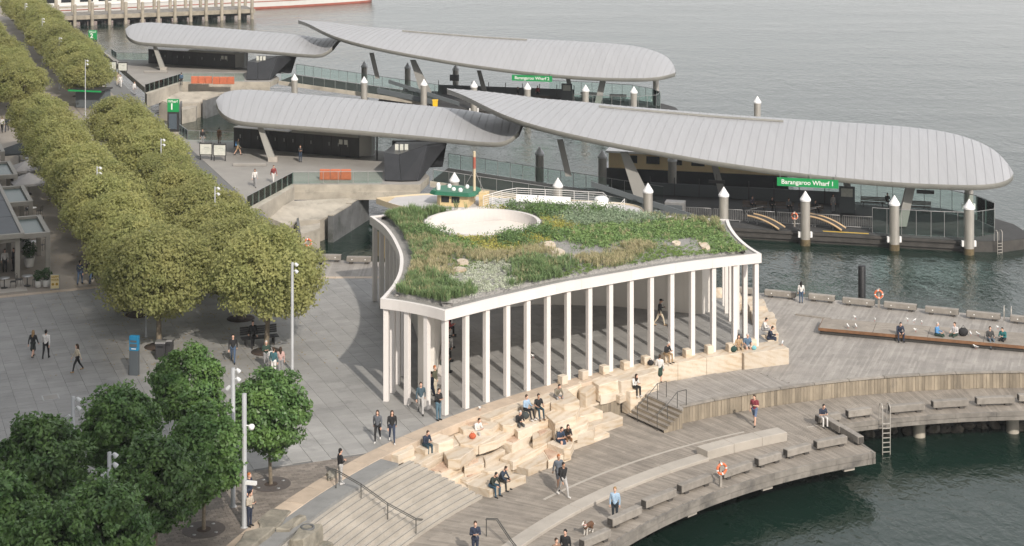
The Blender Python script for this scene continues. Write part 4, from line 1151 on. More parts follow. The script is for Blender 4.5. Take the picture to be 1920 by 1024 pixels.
# ---------------------------------------------------------------- ferry wharves
WSHIFT = Vector((-24.7, 69.3, 0))
NEAR = []                                        # things of the nearer wharf that the farther one repeats
def reg(o): NEAR.append(o); return o
def axd(x, off, base=158.0):
    D = (base + off) / (1 + 0.25 * (x - 960) / FPX); return D
def lerp_list(L_, t):
    k = max(0, min(len(L_) - 2, int(t))); f = t - k
    a = [L_[max(0, k - 1)], L_[k], L_[k + 1], L_[min(len(L_) - 1, k + 2)]]
    return tuple(0.5 * (2 * a[1][i] + (a[2][i] - a[0][i]) * f + (2 * a[0][i] - 5 * a[1][i] + 4 * a[2][i] - a[3][i]) * f * f + (3 * a[1][i] - a[0][i] - 3 * a[2][i] + a[3][i]) * f ** 3) for i in range(len(a[1])))
def canopy(label, FC, base, npan, rail=None, lip=0.48):
    """FC rows: front px x,y,offset, crest px x,y,offset"""
    st_pts = []
    for i in range(npan * 2 + 1):
        r_ = lerp_list(FC, i / (npan * 2) * (len(FC) - 1))
        st_pts.append((WD(r_[0], r_[1], axd(r_[0], r_[2], base)), WD(r_[3], r_[4], axd(r_[3], r_[5], base)), max(0.0, r_[5] - r_[2]) / 11.0))
    for _ in range(6):
        st_pts = [st_pts[0], st_pts[1]] + [((st_pts[i - 1][0] + st_pts[i][0] * 2 + st_pts[i + 1][0]) / 4, (st_pts[i - 1][1] + st_pts[i][1] * 2 + st_pts[i + 1][1]) / 4, st_pts[i][2]) for i in range(2, len(st_pts) - 2)] + st_pts[-2:]
    # equal spacing along the crest/front mean
    mids = [(a + b) / 2 for a, b, _ in st_pts]; dl = [0]
    for a, b in zip(mids, mids[1:]): dl.append(dl[-1] + (b - a).length)
    def at(f):
        s_ = dl[-1] * f; q = max(0, min(len(dl) - 2, int(np.searchsorted(dl, s_)) - 1)); g = (s_ - dl[q]) / max(1e-6, dl[q + 1] - dl[q])
        return st_pts[q][0].lerp(st_pts[q + 1][0], g), st_pts[q][1].lerp(st_pts[q + 1][1], g), st_pts[q][2] * (1 - g) + st_pts[q + 1][2] * g
    NS = 9
    def section(f):
        a, b, k = at(f); out = []
        for j in range(NS):
            s_ = j / (NS - 1); v = 1 - (1 - s_) ** 1.9
            out.append(Vector((a.x + (b.x - a.x) * s_, a.y + (b.y - a.y) * s_, a.z + (b.z - a.z) * v)))
        bd_ = Vector((b.x - a.x, b.y - a.y, 0)); bd_ = bd_.normalized() if bd_.length > 0.05 else Vector((0.24, 0.97, 0))
        out.append(b + bd_ * (1.4 * k + 0.02) + Vector((0, 0, -0.12 * k))); out.append(b + bd_ * (2.8 * k + 0.04) + Vector((0, 0, -0.6 * k)))
        return out
    org = section(0.5)[0]; org = Vector((org.x, org.y, 0))
    e = empty('wharf_canopy', org, label=label, cat='canopy')
    fs = np.linspace(0.0, 1.0, npan + 1)
    secs = [section(f) for f in fs]
    fine = [section(f) for f in np.linspace(0, 1, npan * 2 + 1)]
    for i in range(npan):
        mb = MB(); A, B_ = fine[2 * i], fine[2 * i + 2]; Mi = fine[2 * i + 1]
        mb.grid([A, Mi, B_], 0, True)
        # standing seam along the panel's edge
        up = Vector((0, 0, 0.04)); seam0 = [p.lerp(q, 0.0) for p, q in zip(A, B_)]; seam1 = [p + (q - p).normalized() * min(0.05, (q - p).length * 0.3) if (q - p).length > 1e-4 else p.copy() for p, q in zip(A, B_)]
        mb.grid([[p for p in seam0], [p + up for p in seam0], [p + up for p in seam1], [p for p in seam1]], 1, False)
        mb.build('roof_panel', ['canopy_panel', 'seam'], e)
    # lip and underside
    low = [s_[0] - Vector((0, 0, lip)) for s_ in fine]
    inn = []
    for s_ in fine:
        d = Vector((s_[4].x - s_[0].x, s_[4].y - s_[0].y, 0)); L_ = d.length
        inn.append(s_[0] + (d.normalized() * min(0.55, L_ * 0.5) if L_ > 1e-4 else Vector((0, 0, 0))) - Vector((0, 0, lip * 1.15)))
    back = [s_[-1] - Vector((0, 0, 0.3)) for s_ in fine]
    midu = [Vector(((s_[4].x), (s_[4].y), min(s_[4].z - 0.6, s_[0].z + 0.4))) if (s_[4] - s_[0]).length > 0.3 else s_[0] - Vector((0, 0, lip)) for s_ in fine]
    mb = MB(); mb.grid([[s_[0] for s_ in fine], low, inn], 0, True); mb.build('edge_lip', 'canopy_lip', e)
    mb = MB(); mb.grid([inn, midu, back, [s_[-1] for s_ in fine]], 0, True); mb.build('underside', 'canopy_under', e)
    if rail:
        pts = [section(f)[7] + Vector((0, 0, 0.12)) for f in np.linspace(rail[0], rail[1], 24)]
        mb = MB(); mb.grid([[p + Vector((0, -0.1, -0.1)) for p in pts], [p + Vector((0, -0.1, 0.08)) for p in pts], [p + Vector((0, 0.1, 0.08)) for p in pts], [p + Vector((0, 0.1, -0.1)) for p in pts]], 0, False); mb.build('ridge_rail', 'canopy_lip', e)
    return e
R1 = [(838, 167, 11, 838, 166, 11), (872, 180, 7, 905, 172, 11), (910, 199, 4, 960, 179, 11), (955, 219, 2, 1010, 186, 11), (1020, 239, .7, 1070, 191, 11), (1120, 262, 0, 1160, 200, 11), (1220, 281, 0, 1255, 208, 11),
      (1320, 299, 0, 1350, 216, 11), (1420, 314, 0, 1440, 222, 11), (1520, 327, 0, 1530, 228, 11), (1620, 337, 0, 1625, 234, 11), (1700, 343, 0, 1700, 240, 11), (1770, 346, 0, 1765, 248, 11), (1830, 347, 0, 1820, 262, 10.5), (1872, 343, 1, 1862, 281, 9.5), (1893, 335, 3, 1888, 305, 7.5), (1900, 326, 6, 1900, 324, 6.2)]
cR = canopy('long grey leaf shaped metal canopy over the pontoon of the nearer wharf', R1, 158.0, 70, (0.30, 0.62)); reg(cR)
L1 = [(405, 191, 4.5, 405, 188, 4.7), (410, 205, 2.5, 413, 178, 6.5), (424, 218, 1, 432, 171, 8), (448, 227, .3, 465, 169, 8.7), (490, 231, 0, 515, 173, 9), (560, 236, 0, 590, 180, 9), (640, 242, 0, 668, 187, 9), (720, 249, 0, 745, 195, 9), (800, 256, 0, 822, 202, 9), (860, 262, 0, 880, 209, 9), (905, 266, 0, 918, 216, 9), (946, 266, 0, 958, 213, 9), (972, 247, .8, 995, 202, 9)]
cL = canopy('shorter grey metal canopy over the shore end of the nearer wharf', L1, 160.5, 40); reg(cL)
def strut(parent, top, bot, w0, w1, t=0.35, name='strut', mat='canopy_lip'):
    mb = MB(); top = Vector(top); bot = Vector(bot)
    vs = []
    for p, w_ in ((bot, w1), (top, w0)):
        vs += [p + Vector((-w_ / 2, -t / 2, 0)), p + Vector((w_ / 2, -t / 2, 0)), p + Vector((w_ / 2, t / 2, 0)), p + Vector((-w_ / 2, t / 2, 0))]
    mb.add(vs, [(3, 2, 1, 0), (4, 5, 6, 7), (0, 1, 5, 4), (1, 2, 6, 5), (2, 3, 7, 6), (3, 0, 4, 7)])
    return mb.build(name, mat, parent)
b0 = W(512, 303, 0)
strut(cL, WD(487, 236, b0.y + 0.6), b0, 0.5, 0.8, 0.4); MB().box((b0.x, b0.y, 0.25), (0.95, 0.6, 0.5)).build('footing', 'concrete', cL)
for (tx, ty), (bx_, by_), off, ws in (((1050, 262), (1066, 330), 5, (0.6, 0.6)), ((1170, 285), (1205, 372), 3.0, (0.75, 1.6)), ((1708, 345), (1690, 424), 2.2, (0.8, 0.9)), ((1585, 330), (1600, 410), 9, (0.6, 0.7)), ((1340, 310), (1360, 385), 8, (0.6, 0.7))):
    D = axd(bx_, off); strut(cR, WD(tx, ty, D), WD(bx_, by_, D), ws[0], ws[1], 0.45, mat='canopy_under')

# forecourt over the water
fpoly = [W(x, y, 0).xy for x, y in ((300, 226), (352, 262), (470, 264), (735, 285), (805, 330), (788, 346), (548, 346), (470, 383), (462, 375))]
mb = MB(); mb.prism(fpoly, -0.75, -0.002); fc = mb.build('wharf_forecourt', ['old_concrete']); 
fc.data.materials.append(M['forecourt'])
for p in fc.data.polygons:
    if p.normal.z > 0.5: p.material_index = 1
tag(fc, kind='structure'); reg(fc)
a, b_ = W(548, 346, 0), W(788, 346, 0)
fp2 = [W(x, y, 0).xy for x, y in ((548, 346), (788, 346), (780, 338), (560, 334))]
mb = MB(); mb.prism([(p[0], p[1] - 0.12) if i < 2 else p for i, p in enumerate(fp2)], -1.45, -0.7); 
q = mb.build('quay_beam', 'old_concrete'); tag(q, 'stained concrete quay beam below the glass railing of the nearer wharf', 'quay beam'); reg(q)
mb = MB(); mb.prism([(p[0], p[1]) for p in (W(462, 392, 0), W(548, 347, 0), W(552, 352, 0), W(470, 400, 0))], -1.6, 0.12)
q = mb.build('ramp_wall', 'old_concrete'); tag(q, 'low concrete wall under the slanting glass rail of the nearer wharf', 'wall'); reg(q)
cs = empty('caisson', W(580, 420, -4), label='weathered sloping concrete caisson below the forecourt of the nearer wharf', cat='caisson'); reg(cs)
cs.location.z = 0
def zc(pts, z): return [W(x, y, z).xy for x, y in pts]
vs = [W(497, 405, -1.3), W(548, 377, -1.0), W(662, 371, -1.3), W(632, 398, -1.9), W(600, 412, -2.0), W(560, 414, -2.0), W(545, 425, -1.9)]
n_ = len(vs); low = [Vector((p.x, p.y - 0.1, -6)) for p in vs]
MB().add(vs + low, [tuple(range(n_))[::-1]] + [(i, (i + 1) % n_, n_ + (i + 1) % n_, n_ + i) for i in range(n_)]).build('sloping_block', 'old_concrete', cs)
MB().prism(zc([(560, 425), (600, 418), (600, 428), (565, 440)], -2.2), -6, -2.2).build('front_block', 'old_concrete', cs)
MB().prism(zc([(556, 420), (560, 418), (563, 440), (558, 443)], -2.0), -6, -1.5).build('fin', 'dark_concrete', cs)
p, q = W(625, 455, -4), W(692, 412, -4); d = (q - p); nn = Vector((-d.y, d.x, 0)).normalized() * 0.55
bw = empty('blade_wall', (p.x, p.y, -4), label='tall dark stained concrete blade wall standing in the water by the nearer wharf', cat='wall'); reg(bw)
for k, (f0, f1) in enumerate(((0, 0.49), (0.492, 1))):
    a_, b_ = p.lerp(q, f0), p.lerp(q, f1)
    MB().prism([a_.xy, b_.xy, (b_ + nn).xy, (a_ + nn).xy], -7, -1.55 + 0.12 * k).build('wall_slab', 'dark_concrete', bw, bevel=0.03)
    MB().prism([a_.xy - nn.xy * 0.02, b_.xy - nn.xy * 0.02, (b_ + nn).xy, (a_ + nn).xy], -1.548 + 0.12 * k, -1.45 + 0.12 * k).build('coping', 'old_concrete', bw)

# black lockers building
lk = empty('locker_building', W(560, 288, 0), label='long low black clad building under the shore canopy of the nearer wharf', cat='building'); reg(lk)
a, b_ = W(438, 276, 0), W(673, 297, 0); d = b_ - a; dn_ = d.normalized(); nb = Vector((-dn_.y, dn_.x, 0)); ang_ = math.atan2(d.y, d.x)
nP = 14
for i in range(nP):
    c_ = a + d * ((i + 0.5) / nP) + nb * 0.04
    cp_ = MB().box((c_.x, c_.y, 1.06), (d.length / nP - 0.02, 0.06, 2.1), ang_).build('cladding_panel', 'black_panel', lk)
    if i % 2 == 0 or i in (5, 11):
        c2 = c_ - nb * 0.05 + dn_ * 0.3
        MB().box((c2.x, c2.y, 1.25), (0.10, 0.03, 0.36), ang_).build('door_plate', 'galv', cp_)
body = [a + nb * 0.08, b_ + nb * 0.08, b_ + nb * 1.9, a + nb * 1.9]
MB().prism([p.xy for p in body], 0, 2.06).build('body', 'black_panel', lk)
MB().prism([p.xy for p in (a - nb * 0.05, a + d * 0.45 - nb * 0.05, a + d * 0.45 + nb * 1.95, a + nb * 1.95)], 2.12, 2.2).build('roof', 'white_panel', lk)
MB().prism([p.xy for p in (a + d * 0.47 - nb * 0.1, b_ - nb * 0.1, b_ + nb * 2.0, a + d * 0.47 + nb * 2.0)], 2.12, 2.42, inset=0.15).build('roof', 'canopy_lip', lk)
e0 = b_ + dn_ * 0.05
MB().prism([p.xy for p in (e0, e0 + dn_ * 1.0 + nb * 0.8, e0 + dn_ * 0.8 + nb * 1.9, e0 + nb * 1.9)], 0.2, 2.3).build('end_bay', 'canopy_lip', lk)
for k in (0.86, 0.9):
    c_ = a + d * k - nb * 0.02; MB().box((c_.x, c_.y, 1.55), (0.42, 0.02, 0.5), ang_).build('notice', 'map_face', lk)

# black faceted entry portal
en = empty('entry_portal', W(760, 335, 0), label='faceted black glass entry portal at the top of the gangway, nearer wharf', cat='portal'); reg(en)
def facet(pts, mat, name, t=0.18):
    P_ = [Vector(p) for p in pts]; n2 = (P_[1] - P_[0]).cross(P_[2] - P_[0]).normalized() * t
    k = len(P_); MB().add(P_ + [p + n2 for p in P_], [tuple(range(k))[::-1], tuple(range(k, 2 * k))] + [(i, (i + 1) % k, k + (i + 1) % k, k + i) for i in range(k)]).build(name, mat, en)
dE = 161.0
facet([W(722, 340, 0), W(752, 341, 0), WD(748, 292, 160.0), WD(720, 288, 160.5)], 'black_panel', 'facet')
facet([W(752, 341, 0), W(782, 340, 0), WD(800, 274, 160.5), WD(748, 292, 160.0)], 'black_panel', 'facet')
facet([WD(720, 288, 160.5), WD(748, 292, 160), WD(800, 274, 160.5), WD(836, 268, 165), WD(745, 268, 167)], 'black_panel', 'roof_facet')
facet([W(782, 340, 0), WD(790, 318, 161), WD(836, 268, 163), WD(800, 274, 160.5)], 'black_panel', 'facet')
facet([W(735, 318, 0), W(830, 313, 0), WD(838, 266, 168), WD(735, 266, 168)], 'black_panel', 'back_panel')
for k in range(3):
    c_ = WD(744 + 9 * k, 276, 162); MB().box(c_, (0.35, 0.05, 0.6)).build('notice', 'map_face', en)
ptp = W(707, 300, 0); MB().box((ptp.x, ptp.y, 2.2), (0.16, 0.16, 4.4)).build('mast', 'dark_steel', en)

# glass railings
def glass_rail(label, pts, h, sp=1.5, name='glass_railing', railmat='galv', skip=(), near=True, bot=0.06):
    e = empty(name, pts[0], label=label, cat='railing')
    pts = [Vector(p) for p in pts]
    for a, b_ in zip(pts, pts[1:]):
        d = b_ - a; n = max(1, round(d.length / sp)); up = Vector((0, 0, 1))
        dh = Vector((d.x, d.y, 0)).normalized(); nr = Vector((-dh.y, dh.x, 0)) * 0.012
        for i in range(n):
            p0 = a + d * (i / n) + dh * 0.03; p1 = a + d * ((i + 1) / n) - dh * 0.03
            vs = [p0 + up * bot, p1 + up * bot, p1 + up * (h - 0.05), p0 + up * (h - 0.05)]
            MB().add([v - nr for v in vs] + [v + nr for v in vs], [(0, 1, 2, 3), (7, 6, 5, 4), (0, 4, 5, 1), (1, 5, 6, 2), (2, 6, 7, 3), (3, 7, 4, 0)]).build('glass_panel', 'balustrade_glass', e)
            q = a + d * (i / n); MB().box((q.x, q.y, q.z + h / 2), (0.045, 0.03, h), math.atan2(dh.y, dh.x)).build('post', 'galv', e)
        MB().tube([a + up * h, b_ + up * h], 0.032, 6).build('top_rail', railmat, e)
    return reg(e) if near else e
glass_rail('glass railing along the concrete quay edge of the nearer wharf', [W(463, 392, 0.1), W(550, 345, 0.05), W(718, 343.5, 0)], 1.15, 1.35)
glass_rail('glass railing at the back edge of the nearer wharf forecourt', [W(335, 250, 0), W(352, 263, 0), W(440, 267, 0)], 1.1, 1.4)

# gangway sloping down to the pontoon
gw = empty('gangway', (0, 160, -2), label='dark sloping gangway with glass sides leading down to the pontoon, nearer wharf', cat='gangway'); reg(gw)
def GP(X, off, z): return Vector((X, 158 - 0.25 * X + off, z))
g0, g1, g2, g3 = GP(-8.0, -1.2, -0.35), GP(14, 0.3, -2.8), GP(15, 7.0, -2.8), GP(-6.5, 6.2, -0.35)
def sheet(pts, t, name, mat, parent):
    k = len(pts); P_ = [Vector(p) for p in pts]; dz = Vector((0, 0, -t))
    return MB().add(P_ + [p + dz for p in P_], [tuple(range(k)), tuple(range(2 * k - 1, k - 1, -1))] + [(i, k + i, k + (i + 1) % k, (i + 1) % k) for i in range(k)]).build(name, mat, parent)
sheet([g0, g1, g2, g3], 0.35, 'deck', 'pontoon_deck', gw)
sheet([g0 + Vector((0, -0.15, 0.1)), g1 + Vector((0, -0.15, 0.1)), g1 + Vector((0, 0.05, 0.1)), g0 + Vector((0, 0.05, 0.1))], 0.55, 'side_beam', 'old_concrete', gw)
sheet([GP(6, -0.3, -0.9), GP(14.5, -0.4, -2.3), GP(14.5, -0.1, -2.3), GP(6, 0.0, -0.9)], 0.7, 'ramp_cheek', 'kiosk_grey', gw)
sheet([GP(7.6, -0.3, 0.3), GP(17.5, -0.5, -2.4), GP(17.5, -0.2, -2.4), GP(7.6, 0.0, 0.3)], 0.5, 'ramp_wall', 'kiosk_grey', gw)
glass_rail('glass side rail nearest the camera along the gangway of the nearer wharf', [g0 + Vector((0.3, 0.1, 0)), g1], 1.2, 1.6)
glass_rail('glass side rail on the far side of the gangway of the nearer wharf', [g3, g2], 1.5, 1.3)

# pontoon
pt = empty('pontoon', (28, 155, -4), label='long dark floating pontoon with rounded end carrying the nearer wharf', cat='pontoon'); reg(pt)
def PF(X, off, z=None):
    p = (X, 156.2 - 0.25 * X + off); return p if z is None else Vector((p[0], p[1], z))
pp = [PF(6, 0), PF(41, 0), PF(44, 0.6), PF(46.2, 2.2), PF(47.2, 4.6), PF(47, 8), PF(45.5, 11), PF(42, 13.5), PF(36, 14.5), PF(14, 14.5), PF(6, 14.5)]
MB().prism(pp, -4.35, -3.06).build('hull', 'pontoon_side', pt)
MB().prism([(28 + (p[0] - 28) * 1.0, p[1]) for p in pp], -3.055, -3.0).build('deck', 'pontoon_deck', pt)
for x0, x1, z0, z1, o0, o1 in ((7, 41.2, -3.28, -3.1, -0.16, 0.02), (7, 41.2, -3.75, -3.55, -0.2, 0.02)):
    MB().prism([PF(x0, o0), PF(x1, o0), PF(x1, o1), PF(x0, o1)], z0, z1).build('fender_rail', 'pontoon_side', pt)
MB().prism([PF(28.6, 0.4), PF(32.6, 0.4), PF(32.6, 0.75), PF(28.6, 0.75)], -2.998, -2.992).build('edge_line', 'yellow_paint', pt)
# steel guide piles with white cone caps
def pile_mesh():
    mb = MB(); mb.lathe((0, 0, 0), [(0.43, -3.0), (0.43, 0.7)], 18, 2); mb.lathe((0, 0, 0), [(0.435, 0.6), (0.435, 4.05)], 18, 0); mb.lathe((0, 0, 0), [(0.50, 4.05), (0.50, 4.2), (0.02, 4.95)], 18, 1)
    return mb.mesh('pile', ['steel', 'cap_white', 'marine_growth'])
def pile_parts(parent):
    for nm, key in (('shaft', 0), ('cap', 1), ('waterline_growth', 2)):
        if key not in pcache:
            mb = MB()
            if key == 0: mb.lathe((0, 0, 0), [(0.435, 0.55), (0.435, 4.05)], 18)
            if key == 1: mb.lathe((0, 0, 0), [(0.50, 4.05), (0.50, 4.2), (0.02, 4.95)], 18, smooth=False)
            if key == 2: mb.lathe((0, 0, 0), [(0.45, -3.0), (0.45, 0.56)], 18)
            pcache[key] = mb.mesh(nm, ('steel', 'cap_white', 'marine_growth')[key])
        inst(nm, pcache[key], parent)
    if 3 not in pcache:
        mb = MB()
        for sx in (-0.55, 0.55):
            mb.box((sx, 0.1, 0.95), (0.18, 0.3, 0.5)); mb.box((sx * 0.9, 0.4, 0.7), (0.12, 0.6, 0.12))
        pcache[3] = mb.mesh('guide_bracket', 'white_plastic')
    inst('guide_bracket', pcache[3], parent)
pcache = {}
tips = [(852, 323), (1046, 333), (1215, 343), (1357, 350), (1510, 358), (1677, 366), (1817, 373)]
desc = ['behind the green ferry roof', 'behind the ferry deck benches', 'beside the ferry stern', 'left of the folded gangplanks', 'next to the orange life ring', 'in front of the sloping canopy strut', 'nearest the rounded pontoon end']
for i, (x, y) in enumerate(tips):
    D = FPX * (HC - 0.95) / (y - YH); p = Vector(((x - 960) * D / FPX, D, Z_W))
    e = empty('guide_pile', p, label=f'steel pile with white cone cap {desc[i]}, nearer wharf', cat='pile', group='steel guide piles'); pile_parts(e); reg(e)
for i, (X, dsc) in enumerate(((2.9, 'beside the gangway'), (9.4, 'by the ramp wall'), (16.5, 'beside the staff gate'), (45.0, 'outside the glass end'))):
    p = Vector((X, 156.2 - 0.25 * X + 15.3, Z_W))
    e = empty('guide_pile', p, label=f'steel pile on the far side of the nearer wharf {dsc}', cat='pile', group='steel guide piles'); pile_parts(e); reg(e)
D = FPX * (HC - 0.95) / (180 - YH)
e = empty('mooring_pile', ((1420 - 960) * D / FPX, D, Z_W), label='lone steel pile with white cone cap in open water beyond the nearer canopy', cat='pile'); pile_parts(e)

# text helper: flat lettering as thin mesh
TMT = bpy.data.scenes.new('tmt')
def text_mesh(s_, size, bold=0.012):
    cu = bpy.data.curves.new('t', 'FONT'); cu.body = s_; cu.size = size; cu.align_x = 'CENTER'; cu.align_y = 'CENTER'; cu.extrude = 0.006; cu.offset = bold * size
    o = bpy.data.objects.new('t', cu); TMT.collection.objects.link(o)
    TMT.view_layers[0].update(); dg = TMT.view_layers[0].depsgraph
    me = bpy.data.meshes.new_from_object(o.evaluated_get(dg)); bpy.data.objects.remove(o); return me
def lettering(s_, size, mat, parent, loc, rz=0.0, bold=0.012):
    me = text_mesh(s_, size, bold); me.name = 'lettering'; me.materials.clear(); me.materials.append(M[mat])
    return inst('lettering', me, parent, loc, (R(90), 0, rz))
def hanging_sign(num, shift):
    p0, p1 = WD(1457, 341, axd(1457, -0.3)) + shift, WD(1572, 345, axd(1572, -0.3)) + shift
    c_ = (p0 + p1) / 2; L_ = (p1 - p0).length; ra = math.atan2(p1.y - p0.y, p1.x - p0.x)
    c_.z = (p0.z + p1.z) / 2
    e = empty('hanging_sign', c_, ra, label=('green hanging sign reading Barangaroo Wharf 1 on the nearer pontoon' if num == 1 else 'small green hanging sign reading Barangaroo Wharf 2 on the far pontoon'), cat='sign', group='green wharf name signs')
    sb_ = MB().box((0, 0, 0), (L_, 0.12, 0.78)).build('sign_board', 'green_sign', e, local=True)
    lettering(f'Barangaroo Wharf {num}', 0.58, 'sign_white', sb_, (0, -0.066, 0), 0, 0.014)
    for sx in (-0.45, 0.05, 0.45): MB().box((sx * L_, 0, 0.6), (0.05, 0.05, 0.6)).build('hanger', 'galv', e, local=True)
hanging_sign(1, Vector((0, 0, 0)))
def totem(num, px, py):
    p = W(px, py, 0)
    e = empty('wharf_totem', p, R(-6), label=('tall green and dark totem reading Wharf 1 beside the tree row' if num == 1 else 'distant green and dark totem reading Wharf 2 near the top left'), cat='sign', group='wharf totem signs')
    MB().box((0, 0, 0.45), (1.2, 0.5, 0.9)).build('plinth', 'old_concrete', e, local=True)
    hp_ = MB().box((0, 0, 3.8), (1.25, 0.35, 1.4)).build('head_panel', 'green_sign', e, local=True)
    bp_ = MB().box((0, 0, 2.0), (1.25, 0.33, 2.2)).build('body_panel', 'bin_dark', e, local=True)
    MB().box((0, -0.18, 2.05), (0.9, 0.03, 1.7)).build('screen', 'screen_dark', bp_, local=True)
    lettering('Wharf', 0.42, 'sign_white', hp_, (0.0, -0.182, 4.25)); lettering(str(num), 0.95, 'sign_white', hp_, (-0.12, -0.182, 3.66), 0, 0.03)
totem(1, 325, 262); totem(2, 174, 112)
hanging_sign(2, WSHIFT)
def map_board(px, py, label):
    p = W(px, py, 0); e = empty('map_board', p, R(-5), label=label, cat='notice board', group='map boards by the wharves')
    for sx in (-0.58, 0.58): MB().box((sx, 0, 0.9), (0.08, 0.1, 1.8)).build('post', 'bin_dark', e, local=True)
    fr_ = MB().box((0, 0, 1.15), (1.36, 0.08, 1.25)).build('frame', 'bin_dark', e, local=True)
    MB().box((0, -0.045, 1.12), (1.2, 0.02, 1.05)).build('map_sheet', 'map_face', fr_, local=True)
    MB().box((0.1, -0.06, 1.3), (0.5, 0.008, 0.02)).build('printed_line', 'kiosk_grey', fr_, local=True)
map_board(386, 300, 'left of the two white map boards by the nearer wharf'); map_board(412, 302, 'right of the two white map boards by the nearer wharf')
map_board(210, 138, 'left of the two white map boards by the farther wharf'); map_board(230, 140, 'right of the two white map boards by the farther wharf')
# crowd barriers
def barrier(p, rz, L_, mat, label, h=1.1, group=None, n=None, name='crowd_barrier'):
    e = empty(name, p, rz, label=label, cat='barrier', group=group)
    mb = MB(); mb.tube([(-L_ / 2, 0, 0.15), (-L_ / 2, 0, h), (L_ / 2, 0, h), (L_ / 2, 0, 0.15), (-L_ / 2, 0, 0.15)], 0.03, 6); mb.build('frame', mat, e, local=True)
    n = n or int(L_ / 0.16); mb = MB()
    for i in range(1, n): mb.tube([(-L_ / 2 + L_ * i / n, 0, 0.16), (-L_ / 2 + L_ * i / n, 0, h)], 0.018, 4)
    mb.build('bars', mat, e, local=True)
    for sx in (-L_ / 2 + 0.25, L_ / 2 - 0.25): MB().box((sx, 0, 0.07), (0.06, 0.6, 0.06)).build('foot', mat, e, local=True)
    return e
def water_barrier(px, py, label, L_=3.0):
    p = W(px, py, 0); e = empty('safety_barrier', p, R(-1), label=label, cat='barrier', group='orange safety barriers')
    for k in range(3):
        MB().box((-L_ / 3 + L_ / 3 * k, 0, 0.52), (L_ / 3 - 0.03, 0.3, 1.0), taper=0.96).build('panel', 'orange_plastic', e, local=True, bevel=0.03)
        for j in range(5): MB().box((-L_ / 3 + L_ / 3 * k - 0.36 + 0.18 * j, -0.16, 0.5), (0.05, 0.04, 0.85)).build('rib', 'orange_plastic', e, local=True)
water_barrier(629, 337, 'orange plastic safety barrier behind the glass railing of the nearer wharf', 3.1)
water_barrier(378, 157, 'left of the two orange safety barriers at the farther wharf', 2.9); water_barrier(419, 158, 'right of the two orange safety barriers at the farther wharf', 3.0)
lowwall = MB(); a, b_ = W(437, 311, 0), W(500, 311, 0); lowwall.box(((a.x + b_.x) / 2, a.y, 0.15), ((b_ - a).length, 0.5, 0.3))
q = lowwall.build('low_wall', 'forecourt', bevel=0.04); tag(q, 'low concrete seat wall at the foot of the shore canopy strut, nearer wharf', 'wall'); reg(q)

# furniture on the pontoon
def dark_bench(p, rz, label, L_=2.4):
    e = empty('waiting_bench', p, rz, label=label, cat='bench', group='dark waiting benches')
    for j in range(4): MB().box((0, -0.2 + 0.13 * j, 0.46), (L_, 0.11, 0.04)).build('seat_slat', 'bench_timber', e, local=True)
    for j in range(3): MB().box((0, 0.27, 0.6 + 0.14 * j), (L_, 0.04, 0.11)).build('back_slat', 'bench_timber', e, local=True)
    for sx in (-L_ / 2 + 0.3, L_ / 2 - 0.3): MB().box((sx, 0, 0.22), (0.07, 0.5, 0.44)).build('leg', 'dark_steel', e, local=True)
    return reg(e)
WR = math.atan2(-0.25, 1)
for i, (px, py, dsc) in enumerate(((1415, 396, 'first from the left'), (1465, 398, 'second from the left'), (1520, 402, 'third from the left'), (1637, 388, 'beside the glass end'), (1722, 396, 'rightmost'))):
    dark_bench(W(px, py, -3), WR, f'dark slatted bench under the long canopy of the nearer wharf, {dsc}')
q = empty('notice_frame', W(1588, 400, -3), WR, label='framed pale timetable board under the long canopy, nearer wharf', cat='notice board'); reg(q)
MB().box((0, 0, 1.3), (1.5, 0.1, 2.6)).build('frame', 'kiosk_grey', q, local=True); MB().box((0, -0.06, 2.0), (1.1, 0.03, 0.8)).build('timetable', 'map_face', q, local=True)
sc = empty('back_screen', PF(24, 13, -3), WR, label='long dark windbreak screen at the back of the nearer pontoon', cat='screen'); reg(sc)
for k in range(8): MB().box((-9 + 2.5 * k, 0, 0.6), (2.42, 0.08, 1.2)).build('screen_panel', 'kiosk_grey', sc, local=True)
for k in range(9): MB().box((-10.25 + 2.5 * k, 0.08, 0.9), (0.08, 0.08, 1.8)).build('post', 'dark_steel', sc, local=True)
glass_rail('curved glass screen round the rounded end of the nearer pontoon', [PF(33, 1.0, -3), PF(38, 0.8, -3), PF(41.5, 1.2, -3), PF(44, 3.2, -3), PF(44.8, 6, -3), PF(44, 9, -3), PF(41.5, 11.8, -3), PF(36, 13.2, -3), PF(30, 13.4, -3)], 2.3, 1.4)
for i in range(6):
    p = PF(17.5 + 2.9 * i, 2.4, -3)
    barrier(p, WR, 2.7, 'galv', f'grey steel crowd barrier on the nearer pontoon front, {ordn[i]} from the left', 1.15, 'grey pontoon barriers')
p = WD(1475, 304, axd(1475, 5)); 
for k, (px, py, off) in enumerate(((853, 316, 5), (908, 340, 6))):
    pass
def small_board(px, py, off, wd, hh, mat, label, drop=0.9):
    c_ = WD(px, py, axd(px, off)); e = empty('hanging_board', c_, WR, label=label, cat='sign'); MB().box((0, 0, 0), (wd, 0.1, hh)).build('board', mat, e, local=True)
    MB().box((0, 0, hh / 2 + drop / 2), (0.05, 0.05, drop)).build('hanger', 'dark_steel', e, local=True); return e
small_board(1735, 360, 3, 1.6, 0.35, 'bin_dark', 'small dark hanging direction board right of the canopy strut', 0.5)
small_board(1344, 341, 6, 1.6, 0.3, 'bin_dark', 'small dark hanging board above the staff gate', 0.6)
